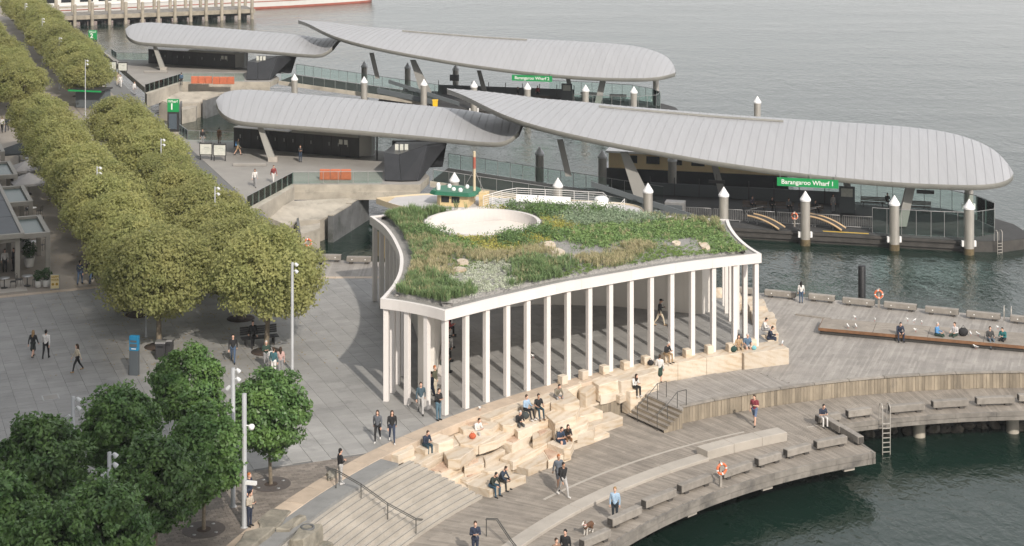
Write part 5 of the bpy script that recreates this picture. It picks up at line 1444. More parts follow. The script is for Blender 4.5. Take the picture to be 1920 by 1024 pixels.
c_ = WD(852, 146, axd(1140, 2) + 69); e = empty('hanging_board', c_, WR, label='black display screen hanging under the farther long canopy', cat='screen'); MB().box((0, 0, 0), (1.3, 0.15, 0.85)).build('screen', 'bin_dark', e, local=True); MB().box((0, 0, 0.9), (0.06, 0.06, 1.0)).build('hanger', 'dark_steel', e, local=True)
# yellow bin, red kit on the farther pontoon
p = W(816, 203, -3); e = empty('wheelie_bin', p, label='yellow wheelie bin on the farther pontoon', cat='bin')
MB().box((0, 0, 0.55), (0.62, 0.6, 1.0), taper=1.12).build('body', 'yellow_plastic', e, local=True); MB().box((0, 0, 1.1), (0.78, 0.76, 0.1)).build('lid', 'yellow_plastic', e, local=True)
for sx in (-0.25, 0.25): MB().lathe((sx, 0.25, 0.0), [(0.1, 0), (0.1, 0.12)], 10).build('wheel', 'bin_dark', e, local=True)

# repeat everything registered for the farther wharf
for o in list(NEAR):
    c_ = copy_tree(o); c_.location = Vector(o.location) + WSHIFT + (Vector((-1.4, 0, 0)) if o is cL else Vector((0, 0, 0)))
    if 'label' in o.keys(): c_['label'] = o['label'].replace('nearer', 'farther').replace('green ferry roof', 'shore end rail').replace('ferry deck benches', 'gangway rail').replace('beside the ferry stern', 'beside the yellow bin').replace('left of the folded gangplanks', 'behind the canopy crest').replace('next to the orange life ring', 'under the green name sign').replace('glass railing of the nearer', 'glass railing of the farther')

# life rings
def life_ring(p, rz, label, post=True):
    e = empty('life_ring', p, rz, label=label, cat='life ring', group='orange life rings')
    mb = MB(); mb.torus((0, -0.12, 1.0), 0.27, 0.07, 'y', 24, 8, 0, lambda i: 1 if i % 6 == 0 else 0); rg_ = mb.build('ring', ['life_ring', 'sign_white'], e, local=True)
    if post: MB().box((0, 0, 0.7), (0.14, 0.1, 1.4)).build('post', 'log', e, local=True)
    mb = MB(); mb.tube([(0.33 * math.cos(t), -0.13, 1.0 + 0.33 * math.sin(t) - 0.03 * (k % 2)) for k, t in enumerate(np.linspace(0, 6.28, 17))], 0.012, 5); mb.build('grab_rope', 'sign_white', rg_, local=True)
    return e
life_ring(W(1490, 425, -3), WR, 'orange life ring on the barrier of the nearer pontoon')
life_ring(W(1648, 577, Z_UP), R(-20), 'orange life ring on a post at the back edge of the upper deck')
life_ring(W(1351, 913, Z_LO), R(25), 'orange life ring between the log benches on the lower boardwalk')
life_ring(W(578, 478, 0), R(-5), 'orange life ring by the water beside the plane trees')
# curved gangplanks lying on the pontoon
def gangplank(px0, py0, px1, py1, label, lift=0.7):
    a, b_ = W(px0, py0, -3), W(px1, py1, -3); d = b_ - a; e = empty('gangplank', a, label=label, cat='gangplank', group='folded gangplanks')
    nr = Vector((-d.y, d.x, 0)).normalized() * 0.5; n = 10
    top = [a + d * (i / n) + Vector((0, 0, 0.15 + lift * (1 - (i / n) ** 2.2))) for i in range(n + 1)]
    mb = MB(); mb.grid([[p - nr for p in top], [p + nr for p in top]], 0); mb.grid([[p - nr - Vector((0, 0, 0.08)) for p in top], [p + nr - Vector((0, 0, 0.08)) for p in top]], 0); mb.build('walkway', 'pontoon_deck', e)
    for s_ in (-1, 1): MB().tube([p + nr * s_ for p in top], 0.1, 6).build('edge', 'tan_rubber', e)
    for f in (2, 7): MB().tube([top[f], Vector((top[f].x, top[f].y, -3))], 0.04, 6).build('prop', 'galv', e)
    for s_ in (-1, 1): MB().tube([top[0] + nr * s_, top[0] + nr * s_ + Vector((-0.3, 0, 0.5)), top[3] + nr * s_ + Vector((0, 0, 0.9))], 0.03, 6).build('handrail', 'galv', e)
gangplank(1408, 420, 1466, 431, 'folded tan edged gangplank left of the life ring on the pontoon'); gangplank(1515, 424, 1582, 433, 'folded tan edged gangplank right of the life ring on the pontoon', 0.9)
def ladder(top, h, label, hoop=True, rz=0.0, name='ladder'):
    e = empty(name, top, rz, label=label, cat='ladder', group='harbour ladders')
    for s_ in (-0.24, 0.24):
        pts = [(s_, -0.02, -h), (s_, -0.02, 0.85), (s_, 0.12, 1.05), (s_, 0.38, 1.0), (s_, 0.5, 0.7), (s_, 0.5, 0.02)] if hoop else [(s_, 0, -h), (s_, 0, 0.1)]
        MB().tube(pts, 0.026, 8).build('side_rail', 'steel', e, local=True)
    for i in range(int(h / 0.28)): MB().box((0, -0.02, -0.1 - 0.28 * i), (0.5, 0.06, 0.045)).build('rung', 'steel', e, local=True)
    return e
p = W(1661, 790, Z_LO); ladder((p.x, p.y - 0.1, Z_LO), 2.4, 'steel ladder with hooped handrails going down from the lower boardwalk', rz=R(10))
p = W(1893, 604, Z_UP); ladder((p.x, p.y + 0.4, Z_UP), 2.6, 'steel ladder hoops at the back edge of the upper deck', rz=R(160))
p = PF(43.6, 0.2, -3); ladder((p.x, p.y - 0.1, -3.0), 1.6, 'steel ladder on the rounded end of the nearer pontoon', rz=0.3)
o = empty('timber_pile', W(1616, 575, Z_W), label='plain black pile standing in the water behind the upper deck', cat='pile')
D = 121.0; o.location = ((1616 - 960) * D / FPX, D, Z_W); zt = HC - (498 - YH) * D / FPX - Z_W
MB().lathe((0, 0, 0), [(0.28, -3), (0.28, zt - 0.06), (0.24, zt), (0.01, zt)], 16).build('shaft', 'black_pile', o, local=True)
MB().lathe((0, 0, 0), [(0.285, zt - 0.35), (0.285, zt - 0.3)], 16).build('band', 'dark_steel', o, local=True)
# ---------------------------------------------------------------- the moored ferry behind the pavilion
fer = empty('moored_ferry', (1, 146, Z_W), label='moored ferry with green wheelhouse roof, pale upper deck and cream hull behind the pavilion', cat='ferry')
def FB(s_, t_, z):      # s along the boat from bow (left) 0..24 m, t across, z above water
    o_ = Vector((-11.2, 148.2)); d = Vector((1, -0.25)).normalized(); n = Vector((0.25, 1)).normalized()
    p = o_ + d * s_ + n * (t_ - 3.5); return Vector((p.x, p.y, Z_W + z))
def half(s_):
    if s_ < 6: return 3.4 * math.sin(min(1, (s_ + 0.15) / 6) * math.pi / 2)
    if s_ > 21: return 3.4 * math.sqrt(max(0.02, 1 - ((s_ - 21) / 3.0) ** 2))
    return 3.4
ss = list(np.linspace(0, 6, 10)) + list(np.linspace(7, 20, 8)) + list(np.linspace(21, 23.9, 8))
rows = []
ring = [(s_, -half(s_)) for s_ in ss] + [(s_, half(s_)) for s_ in ss[::-1]]
mb = MB(); mb.grid([[FB(s_, t_ * 0.93, -0.4) for s_, t_ in ring], [FB(s_, t_, 2.2) for s_, t_ in ring]], close=True); mb.build('hull', 'hull_cream', fer)
mb = MB(); mb.grid([[FB(s_, t_ * 1.02, 2.2) for s_, t_ in ring], [FB(s_, t_ * 1.02, 2.5) for s_, t_ in ring]], close=True); mb.build('sponson', 'boat_green', fer)
cab = [(s_, t_ * 0.9) for s_, t_ in ring if 2.0 < s_ < 23]
mb = MB(); mb.prism([FB(s_, t_, 0).xy for s_, t_ in cab], Z_W + 2.3, Z_W + 4.7); cab_ = mb.build('cabin', 'hull_cream', fer)
for i in range(11):
    a_ = 4.2 + 1.5 * i; p0, p1 = FB(a_, -3.12, 3.2), FB(a_ + 1.1, -3.12, 3.2); c_ = (p0 + p1) / 2
    MB().box((c_.x, c_.y, Z_W + 3.7), (1.1, 0.06, 0.8), WR).build('window', 'boat_window', cab_)
updk = [(s_, t_) for s_, t_ in ring if s_ > 1.0]
mb = MB(); mb.prism([FB(s_, t_, 0).xy for s_, t_ in updk], Z_W + 4.72, Z_W + 4.95); mb.build('upper_deck', 'boat_deck', fer)
mb = MB(); mb.grid([[FB(s_, t_ * 1.015, 4.6) for s_, t_ in ring], [FB(s_, t_ * 1.015, 5.08) for s_, t_ in ring], [FB(s_, t_ * 0.985, 5.08) for s_, t_ in ring], [FB(s_, t_ * 0.985, 4.9) for s_, t_ in ring]], close=True, smooth=False); mb.build('gunwale', 'boat_cream', fer)
wh = [(6.2, -1.1), (8.8, -1.2), (8.8, 1.2), (6.2, 1.1), (5.8, 0.6), (5.8, -0.6)]
whl = MB().prism([FB(s_, t_, 0).xy for s_, t_ in wh], Z_W + 4.9, Z_W + 5.95).build('wheelhouse', 'hull_cream', fer)
for a_, b_ in (((6.3, -1.14), (7.1, -1.16)), ((7.3, -1.18), (8.0, -1.2))):
    p0, p1 = FB(*a_, 0), FB(*b_, 0); c_ = (p0 + p1) / 2; MB().box((c_.x, c_.y, Z_W + 5.55), (0.7, 0.08, 0.5), WR).build('window', 'boat_window', whl)
rf = [(5.2, -1.0), (5.8, -1.5), (9.0, -1.6), (9.4, -1.1), (9.4, 1.1), (9.0, 1.6), (5.8, 1.5), (5.2, 1.0)]
MB().prism([FB(s_, t_, 0).xy for s_, t_ in rf], Z_W + 5.95, Z_W + 6.25, inset=0.2).build('wheelhouse_roof', 'boat_green', fer)
mp_ = FB(9.1, -0.3, 5.6)
MB().tube([mp_, mp_ + Vector((0, 0, 4.1))], 0.12, 8).build('mast', 'boat_cream', fer)
MB().tube([mp_ + Vector((0, -0.05, 2.6)), mp_ + Vector((0, -0.05, 3.6))], 0.13, 8).build('mast_band', 'hull_red', fer)
for dx in (-1.4, 1.1): MB().tube([mp_ + Vector((dx, 0, 0)), mp_ + Vector((0, 0, 2.5))], 0.025, 5).build('stay', 'galv', fer)
for a_, t_, h in ((5.9, -0.6, 0.6), (6.6, 0.5, 0.3), (7.3, -0.6, 0.25), (8.0, -0.9, 0.3), (8.2, 0.6, 0.3)):
    p = FB(a_, t_, 6.25); MB().lathe(p, [(0.18, 0), (0.2, h * 0.6), (0.12, h), (0.02, h)], 12).build('light', 'white_plastic', fer)
def ferry_rail(pts, h=1.1, n=6):
    P_ = [FB(*q) for q in pts]
    for k in range(n):
        z = Vector((0, 0, h * (k + 1) / n)); MB().tube([p + z for p in P_], 0.022 if k < n - 1 else 0.035, 5).build('rail', 'hull_white', fer)
    for a, b_ in zip(P_, P_[1:]):
        m_ = max(1, round((b_ - a).length / 1.4))
        for i in range(m_ + 1): q = a.lerp(b_, i / m_); MB().tube([q, q + Vector((0, 0, h))], 0.028, 5).build('stanchion', 'hull_white', fer)
ferry_rail([(10.2, -1.4, 4.95), (11.2, 1.2, 4.95), (12.2, 2.6, 4.95), (20.0, 2.6, 4.95), (20.5, 1.4, 4.95)])
ferry_rail([(18.3, -0.9, 4.95), (22.2, -0.9, 4.95), (22.2, 0.9, 4.95)], 1.0, 5)
for k, (s_, L_) in enumerate(((12.6, 1.9), (14.6, 2.9))):
    c_ = FB(s_ + L_ / 2, 0.6, 4.95)
    MB().box((c_.x, c_.y, c_.z + 0.42), (L_, 0.5, 0.06), WR).build('seat', 'white_plastic', fer); MB().box((c_.x + 0.05, c_.y + 0.28, c_.z + 0.68), (L_, 0.06, 0.5), WR).build('seat_back', 'white_plastic', fer)
    MB().box((c_.x, c_.y, c_.z + 0.2), (L_ * 0.9, 0.1, 0.4), WR).build('seat_frame', 'galv', fer)
c_ = FB(20.3, 0.2, 4.95); MB().lathe((c_.x, c_.y, c_.z), [(0.6, 0.3), (0.62, 1.1), (0.4, 1.25), (0.01, 1.25)], 14).build('raft_canister', 'white_plastic', fer)
c_ = FB(9.9, 0, 4.95); MB().box((c_.x, c_.y, c_.z + 0.6), (0.7, 0.9, 1.2), WR).build('locker', 'hull_cream', fer)
c_ = FB(18.4, -1.6, 4.95); MB().tube([c_ + Vector((-0.4, 0, 1.0)), c_ + Vector((1.5, -0.6, 0.05))], 0.07, 5).build('stair_rail', 'white_plastic', fer)
# workboat gear at the pontoon corner
e = empty('generator_box', W(1263, 398, -3) + Vector((0, -1.5, 0)), WR, label='grey equipment box on the barge right of the ferry', cat='equipment box'); e.location.z = -3
MB().box((0, 0, 0.7), (1.9, 1.2, 1.4)).build('case', 'galv', e, local=True, bevel=0.05); MB().box((0, -0.62, 0.7), (1.5, 0.04, 0.9)).build('louvre', 'kiosk_grey', e, local=True)
e = empty('white_dinghy', W(1238, 396, -3) + Vector((0, -1.5, 0)), WR, label='small white dinghy with outboard beside the ferry stern', cat='dinghy'); e.location.z = -3.2
mb = MB(); mb.grid([[(-1.2, 0, 0.5), (-0.8, -0.5, 0.5), (1.1, -0.55, 0.5), (1.1, 0.55, 0.5), (-0.8, 0.5, 0.5), (-1.2, 0, 0.5)], [(-1.0, 0, 0), (-0.7, -0.35, 0), (1.0, -0.4, 0), (1.0, 0.4, 0), (-0.7, 0.35, 0), (-1.0, 0, 0)]], 0, False); mb.build('hull', 'hull_white', e, local=True)
MB().box((0.1, 0, 0.45), (1.6, 0.7, 0.06)).build('thwart', 'hull_white', e, local=True); MB().box((1.15, 0, 0.7), (0.35, 0.3, 0.5)).build('outboard', 'white_plastic', e, local=True)
e = empty('yellow_ferry_berth', W(1330, 330, -2), label='buff sided ferry moored on the far side of the nearer pontoon', cat='ferry')
e.location = (19.5, 172, Z_W)
MB().box((0, 0, 1.2), (20, 5, 2.6), WR, taper=0.97).build('hull', 'boat_window', e, local=True); MB().box((0, 0, 3.3), (18, 4.6, 1.6), WR).build('cabin', 'hull_cream', e, local=True)
for k in range(7): MB().box((-7 + 2.3 * k, -2.36 + 0.25 * (7 - 2.3 * k) * 0.98, 3.5), (1.4, 0.06, 0.8), WR).build('window', 'boat_window', e, local=True)
MB().box((0, 0, 4.2), (18.6, 5.0, 0.2), WR).build('roof', 'hull_white', e, local=True)

# ---------------------------------------------------------------- far timber jetty and ship
jt = empty('timber_jetty', (-75, 338, Z_W), label='long weathered timber jetty on round piles at the top left', cat='jetty')
ja, jb = W(70, 33, -2), W(478, 17.5, -2); jd = jb - ja; jn = Vector((-jd.y, jd.x, 0)).normalized()
MB().prism([p.xy for p in (ja, jb, jb + jn * 9, ja + jn * 9)], -2.5, -2.0).build('deck', 'fascia_timber', jt)
MB().prism([p.xy for p in (ja - jn * 0.3, jb - jn * 0.3, jb - jn * 0.02, ja - jn * 0.02)], -2.75, -1.9).build('edge_beam', 'pile_timber', jt)
MB().prism([p.xy for p in (ja + jn * 1.0, jb + jn * 1.0, jb + jn * 1.3, ja + jn * 1.3)], -3.3, -2.52).build('bearer', 'pile_dark', jt)
pl = MB().lathe((0, 0, 0), [(0.34, -3), (0.36, 4.5), (0.3, 4.7), (0.01, 4.75)], 12).mesh('pile', 'pile_timber')
pd = MB().lathe((0, 0, 0), [(0.5, -3), (0.5, 1.6)], 10).mesh('back_pile', 'pile_dark')
jl = jt.location
for px in (105.5, 136.6, 168.3, 200, 230, 261, 291, 322, 352, 381.6, 412, 446, 471):
    f = (px - 70) / 408; p = ja.lerp(jb, f) - jn * 0.65
    inst('pile', pl, jt, (p.x - jl.x, p.y - jl.y, 0), (0, 0, 0), (1, 1, 0.92 + 0.1 * rs.random()))
    for k in (0.6, 4.5):
        p = ja.lerp(jb, f - 0.025) + jn * (k + 1); inst('back_pile', pd, jt, (p.x - jl.x, p.y - jl.y, 0))
    p = ja.lerp(jb, f + 0.02) + jn * 9.4; inst('pile', pl, jt, (p.x - jl.x, p.y - jl.y, 0))
MB().prism([p.xy for p in (ja + jn * 9.2, ja.lerp(jb, 0.3) + jn * 9.2, ja.lerp(jb, 0.3) + jn * 9.5, ja + jn * 9.5)], -1.2, -0.9).build('kerb_rail', 'pile_timber', jt)
# ship
sh = empty('white_ferry', (-75, 362, Z_W), label='large white ferry with red waterline moored beyond the timber jetty', cat='ferry')
sa, sb = Vector((-135, 335, 0)), Vector((-33.5, 388, 0)); sdv = sb - sa; SL = sdv.length; sdu = sdv.normalized(); sn = Vector((-sdu.y, sdu.x, 0))
def SH(s_, t_, z): p = sa + sdu * s_ + sn * t_; return Vector((p.x, p.y, Z_W + z))
def sw(s_, z): return 5.0 * min(1, ((SL - s_) / 22) ** 0.6) * (0.86 + 0.04 * z) if s_ < SL else 0.02
st2 = list(np.linspace(0, SL - 22, 6)) + list(np.linspace(SL - 20, SL, 12))
def band(z0, z1, mat, name, push=0):
    mb = MB(); lo = [SH(s_ + z0 * 0.4 * (s_ / SL) ** 6, -sw(s_, z0) - push, z0) for s_ in st2]; hi = [SH(s_ + z1 * 0.4 * (s_ / SL) ** 6, -sw(s_, z1) - push, z1) for s_ in st2]
    lo2 = [SH(s_ + z0 * 0.4 * (s_ / SL) ** 6, sw(s_, z0) + push, z0) for s_ in st2][::-1]; hi2 = [SH(s_ + z1 * 0.4 * (s_ / SL) ** 6, sw(s_, z1) + push, z1) for s_ in st2][::-1]
    mb.grid([lo + lo2, hi + hi2], 0, True, True); mb.build(name, mat, sh)
band(-0.5, 0.4, 'hull_red', 'boot_topping'); band(0.4, 2.6, 'hull_white', 'hull'); band(1.5, 1.7, 'hull_red', 'rubbing_strake', 0.06)
mb = MB(); mb.prism([SH(s_, -sw(s_, 2.6), 0).xy for s_ in st2] + [SH(s_, sw(s_, 2.6), 0).xy for s_ in st2[::-1]], Z_W + 2.4, Z_W + 2.6); mb.build('deck', 'boat_deck', sh)
for (s0_, s1_, z0, z1, wv) in ((4, 84, 2.6, 5.2, 4.4), (8, 78, 5.4, 8.0, 4.0), (30, 66, 8.2, 10.4, 3.4)):
    mb = MB(); mb.prism([SH(s0_, -wv, 0).xy, SH(s1_, -wv, 0).xy, SH(s1_, wv, 0).xy, SH(s0_, wv, 0).xy], Z_W + z0, Z_W + z1); sup = mb.build('superstructure', 'hull_white', sh)
    n = int((s1_ - s0_) / 4)
    for i in range(n):
        p0, p1 = SH(s0_ + 4 * i + 0.6, -wv - 0.03, 0), SH(s0_ + 4 * i + 3.4, -wv - 0.03, 0); c_ = (p0 + p1) / 2
        MB().box((c_.x, c_.y, Z_W + (z0 + z1) / 2 + 0.1), (2.8, 0.08, (z1 - z0) * 0.55), math.atan2(sdu.y, sdu.x)).build('window', 'boat_window', sup)
    mb = MB(); mb.prism([SH(s0_ - 1, -wv - 0.5, 0).xy, SH(s1_ + 1, -wv - 0.5, 0).xy, SH(s1_ + 1, wv + 0.5, 0).xy, SH(s0_ - 1, wv + 0.5, 0).xy], Z_W + z1, Z_W + z1 + 0.18); mb.build('deck_edge', 'hull_white', sh)
# ---------------------------------------------------------------- trees
def crown_mesh(name, seed, rx, rz, zc, nclump, per, leaf, mat, rcl, bottom=0.35, fuzz=1.0):
    g = np.random.default_rng(seed); L = Leaves()
    d = unit(g.normal(size=(nclump, 3)))
    rad = g.uniform(0.35, 1.0, (nclump, 1)) ** 0.45
    c = d * rad * np.array([rx, rx, rz]) * 0.86
    lob = np.array([1 + 0.16 * mnoise.noise(Vector((a * 1.6 + seed, b * 1.6, q * 1.6))) for a, b, q in d])[:, None]
    c = c * lob
    c[:, 2] = np.where(c[:, 2] < 0, c[:, 2] * (1 - bottom * 0.4), c[:, 2])
    global rng
    keep = rng; rng = g
    for cc, rr in zip(c, g.uniform(0.6, 1.25, nclump)):
        dd = unit(g.normal(size=(per, 3))); r_ = g.uniform(0.25, 1, (per, 1)) ** 0.5
        pts = cc + dd * r_ * rcl * rr * np.array([1.15, 1.15, 0.75]) + np.array([0, 0, zc])
        out = unit(cc + dd * 0.6)
        leaf_cloud(L, pts, out, leaf, 0.55, 0.35, 0.75 * fuzz)
    rng = keep
    return L.mesh(name, mat)
def trunk_mesh(name, seed, h, r0, nl, spread, top, mat='bark'):
    g = random.Random(seed); mb = MB()
    bend = Vector((g.uniform(-.15, .15), g.uniform(-.15, .15), 0))
    mb.tube([(0, 0, -0.1), bend * 0.5 + Vector((0, 0, h * 0.5)), bend + Vector((0, 0, h))], [r0 * 1.25, r0, r0 * 0.8], 10)
    for i in range(nl):
        a = 2 * math.pi * i / nl + g.uniform(-.4, .4); s_ = spread * g.uniform(0.6, 1)
        b0 = bend + Vector((0, 0, h * g.uniform(0.8, 1.0))); tp = Vector((math.cos(a) * s_, math.sin(a) * s_, top * g.uniform(0.75, 1)))
        md = b0.lerp(tp, 0.5) + Vector((0, 0, 0.25)); mb.tube([b0, md, tp], [r0 * 0.6, r0 * 0.4, r0 * 0.12], 7)
        for k in range(2):
            a2 = a + g.uniform(-1, 1); t2 = md + Vector((math.cos(a2), math.sin(a2), 0.8)) * s_ * 0.45; mb.tube([md, t2], [r0 * 0.3, r0 * 0.06], 5)
    return mb.mesh(name, mat)
pc = [crown_mesh('crown', 11 + i, 3.85, 3.1, 4.25, 240, 125, 0.108, 'plane_leaf', 0.78) for i in range(4)]
ptk = [trunk_mesh('trunk', 31 + i, 2.2, 0.16, 6, 2.4, 5.6) for i in range(3)]
soilm = MB().lathe((0, 0, 0), [(0.95, 0.0), (0.95, 0.012), (0.01, 0.02)], 20, cap=False).mesh('soil_bed', 'soil')
def plane_tree(u, v, i, label, group):
    p = UV(u, v); e = empty('plane_tree', (p[0], p[1], 0), rs.random() * 6.28, label=label, cat='tree', group=group)
    s_ = rs.uniform(0.93, 1.05) * (1.0 if v < 120 else 0.93)
    inst('crown', pc[i % 4], e, (rs.uniform(-.2, .2), rs.uniform(-.2, .2), rs.uniform(-0.15, 0.25)), (0, 0, rs.random() * 6), (s_ * rs.uniform(0.95, 1.05), s_, s_ * rs.uniform(0.94, 1.08)))
    inst('trunk', ptk[i % 3], e); inst('soil_bed', soilm, e, (0, 0, 0.002))
nm = ['nearest', 'second', 'third', 'fourth', 'fifth', 'sixth', 'seventh', 'eighth', 'ninth', 'tenth', 'eleventh', 'twelfth', 'thirteenth', 'fourteenth', 'fifteenth', 'sixteenth', 'seventeenth']
i = 0
for k in range(10):
    v = 102.0 + 7.75 * k; plane_tree(25.4 + 0.026 * (v - 101.8), v + (0 if k == 0 else rs.uniform(-.3, .3)), i, f'olive green plane tree in the waterside row, {nm[k]} from the camera', 'plane trees of the waterside row'); i += 1
for k in range(10):
    v = 105.7 + 7.9 * k; plane_tree(19.3 + 0.01 * (v - 105.7), v + (0 if k == 0 else rs.uniform(-.3, .3)), i, f'olive green plane tree in the landward row, {nm[k]} from the camera', 'plane trees of the landward row'); i += 1
for k in range(15):
    v = 209.7 + 7.8 * k; plane_tree(29.3 + 0.02 * (v - 209.7), v, i, f'distant olive plane tree of the far waterside row, {nm[k]} beyond the gap', 'plane trees beyond the gap, waterside'); i += 1
for k in range(8):
    v = 204.0 + 7.9 * k; plane_tree(20.6, v, i, f'distant olive plane tree of the far landward row, {nm[k]} beyond the gap', 'plane trees beyond the gap, landward'); i += 1
# fallen leaves on the paving round the plane trees
lit = Leaves(); tp_ = []
for k in range(7): tp_ += [UV(25.4, 102 + 7.75 * k), UV(19.3, 105.7 + 7.9 * k)]
c_ = np.array([tp_[j] for j in rng.integers(0, len(tp_), 2600)]) + rng.normal(size=(2600, 2)) * 3.0
ok_ = np.array([a > shoreX(b) * 0 - 60 and b > 92 for a, b in c_]); c_ = c_[ok_]
a_ = rng.uniform(0, 6.28, len(c_)); sz = rng.uniform(0.04, 0.085, len(c_))[:, None]
lit.quads(np.c_[c_, np.full(len(c_), 0.016)], np.c_[np.cos(a_), np.sin(a_), rng.uniform(-.15, .15, len(c_))] * sz, np.c_[-np.sin(a_), np.cos(a_), rng.uniform(-.15, .15, len(c_))] * sz * 0.7)
tag(inst('leaf_litter', lit.mesh('leaf_litter', 'fallen_leaf')), 'dry fallen leaves scattered on the paving below the plane trees', 'leaf litter', kind='stuff')
# darker round-headed trees at the lower left
fcm = [crown_mesh('crown', 71 + i, 2.18, 2.38, 3.52, 165, 110, 0.108, 'fig_leaf', 0.46, 0.1, 0.85) for i in range(3)]
ftk = [trunk_mesh('trunk', 91 + i, 2.0, 0.085, 5, 1.2, 3.6) for i in range(2)]
def grate_mesh():
    mb = MB(); mb.lathe((0, 0, 0), [(1.0, 0.0), (1.0, 0.014), (0.34, 0.014), (0.34, 0.0)], 40, smooth=False, cap=False); return mb.mesh('grate', 'grate')
gm = grate_mesh(); gsoil = MB().lathe((0, 0, 0), [(0.34, 0.005), (0.01, 0.03)], 18, cap=False).mesh('soil_bed', 'soil'); glm = MB().lathe((0, 0, 0), [(0.09, 0.012), (0.09, 0.022), (0.01, 0.022)], 10).mesh('uplight', 'galv')
for i, (bx_, by_, s_, lb) in enumerate(((508, 908, 1.0, 'bright green round headed tree beside the curved steps'), (382, 993, 1.0, 'dark green round headed tree just left of the camera pole'), (352, 846, 0.97, 'dark green round headed tree farthest back in the lower left group'),
    (222, 948, 1.0, 'dark green round headed tree in the middle of the lower left group'), (82, 1024, 1.1, 'dark green round headed tree at the far left with the widest crown'), (292, 1062, 1.0, 'dark green round headed tree in front of the flood light pole'), (188, 1172, 1.05, 'yellowish green tree at the bottom edge of the lower left group'), (-8, 1150, 1.05, 'dark green tree cut by the left edge of the picture'), (95, 1230, 1.0, 'dark green tree at the bottom left corner'))):
    p = W(bx_, by_, 0); e = empty('fig_tree', p, rs.random() * 6, label=lb, cat='tree', group='round headed trees at the lower left')
    inst('crown', fcm[i % 3], e, (0, 0, 0.0), (0, 0, rs.random() * 6), (s_, s_, s_ * rs.uniform(0.96, 1.05))); inst('trunk', ftk[i % 2], e)
    inst('grate', gm, e); inst('soil_bed', gsoil, e)
    for k in range(4): inst('uplight', glm, e, (0.72 * math.cos(k * 1.57 + 0.6), 0.72 * math.sin(k * 1.57 + 0.6), 0.002))

# ---------------------------------------------------------------- light and camera poles
pole_c = {}
def flood_pole(p, h, label, heads=3, r=0.085, cams=0, rz=0.0, group='grey light poles'):
    e = empty('light_pole', p, rz, label=label, cat='light pole', group=group)
    key = (round(h, 2), r)
    if key not in pole_c: pole_c[key] = MB().lathe((0, 0, 0), [(r * 1.9, 0), (r * 1.9, 0.03), (r * 1.15, 0.05), (r, h), (0.01, h)], 12).mesh('pole', 'pole_paint')
    po_ = inst('pole', pole_c[key], e)
    if 'flood' not in pole_c:
        mb = MB(); mb.tube([(0, 0, 0), (0.2, 0, 0.02)], 0.025, 6); mb.tube([(0.17, 0, 0.07), (0.23, 0, -0.01), (0.31, 0, -0.1)], [0.06, 0.1, 0.115], 12); pole_c['flood'] = mb.mesh('flood_light', 'lamp_white')
        mb = MB(); mb.tube([(0, 0, 0), (0.3, 0, 0)], 0.03, 6); mb.lathe((0.36, 0, -0.2), [(0.02, 0), (0.1, 0.02), (0.14, 0.1), (0.15, 0.2), (0.1, 0.26), (0.02, 0.27)], 14); pole_c['cam'] = mb.mesh('dome_camera', 'white_plastic')
        mb = MB(); mb.box((0.3, 0, 0.0), (0.62, 0.16, 0.16)); pole_c['cam2'] = mb.mesh('bullet_camera', 'white_plastic')
    for k in range(heads):
        inst('flood_light', pole_c['flood'], po_, (0, 0, h - 0.12 - 0.42 * k), (0, 0, (0.2, 0.2, 2.9, -1.2)[k % 4]))
    for k in range(cams):
        inst('dome_camera' if k == 0 else 'bullet_camera', pole_c['cam' if k == 0 else 'cam2'], po_, (0, 0, h - 1.5 - 2.7 * k), (0, 0, -0.2))
    return e
def pole_at(x, ytop, ybase, label, **k):
    p = W(x, ybase, 0); h = (ybase - ytop) * p.y / FPX; return flood_pole(p, h, label, **k)
pole_at(548, 492, 697, 'tall grey pole with a camera cluster beside the nearest waterside plane tree', heads=2)
pole_at(458, 738, 988, 'tall grey pole carrying white cameras beside the lower left trees', heads=0, cams=2, r=0.11)
pole_at(437, 690, 950, 'grey pole with white flood lights between the dark green trees', r=0.1)
pole_at(205, 848, 1110, 'flood light pole rising out of the lowest dark green trees', r=0.09)
pole_at(137, 744, 985, 'flood light pole behind the leftmost dark green tree', r=0.09)
pole_at(55, 138, 208, 'thin pale pole with lamps between the far plane trees', heads=3)
for x, y, lb in ((403, 350, 'poking out of the waterside crowns near the map boards'), (302, 260, 'poking out of the waterside crowns beside the totem'), (274, 432, 'poking out of the nearest landward crown'), (182, 312, 'poking out of the landward crowns half way along'), (111, 70, 'in the far waterside crowns near the jetty'), (79, 34, 'in the farthest crowns at the top left'), (160, 112, 'in the far crowns beside the second totem'), (47, 6, 'at the very top left among the crowns')):
    p = W(x, y, 7.0); flood_pole((p.x, p.y, 0), 7.0, f'flood light pole {lb}', heads=2, r=0.05)

# ---------------------------------------------------------------- tower behind the viewpoint whose shade covers the left of the plaza
tw = empty('office_tower', (0, -60, 0), label='tall office tower behind the viewpoint, outside the picture', cat='building')
ex = -23.4 + 0.416 * 160
MB().box((ex - 55, -80, 130), (110, 40, 260)).build('shaft', 'kiosk_grey', tw)
MB().box((ex - 55, -59.8, 6), (111, 1.0, 12)).build('podium_band', 'concrete', tw)
for k in range(20): MB().box((ex - 55, -59.6, 20 + 12 * k), (110.4, 0.6, 1.2)).build('floor_band', 'concrete', tw)

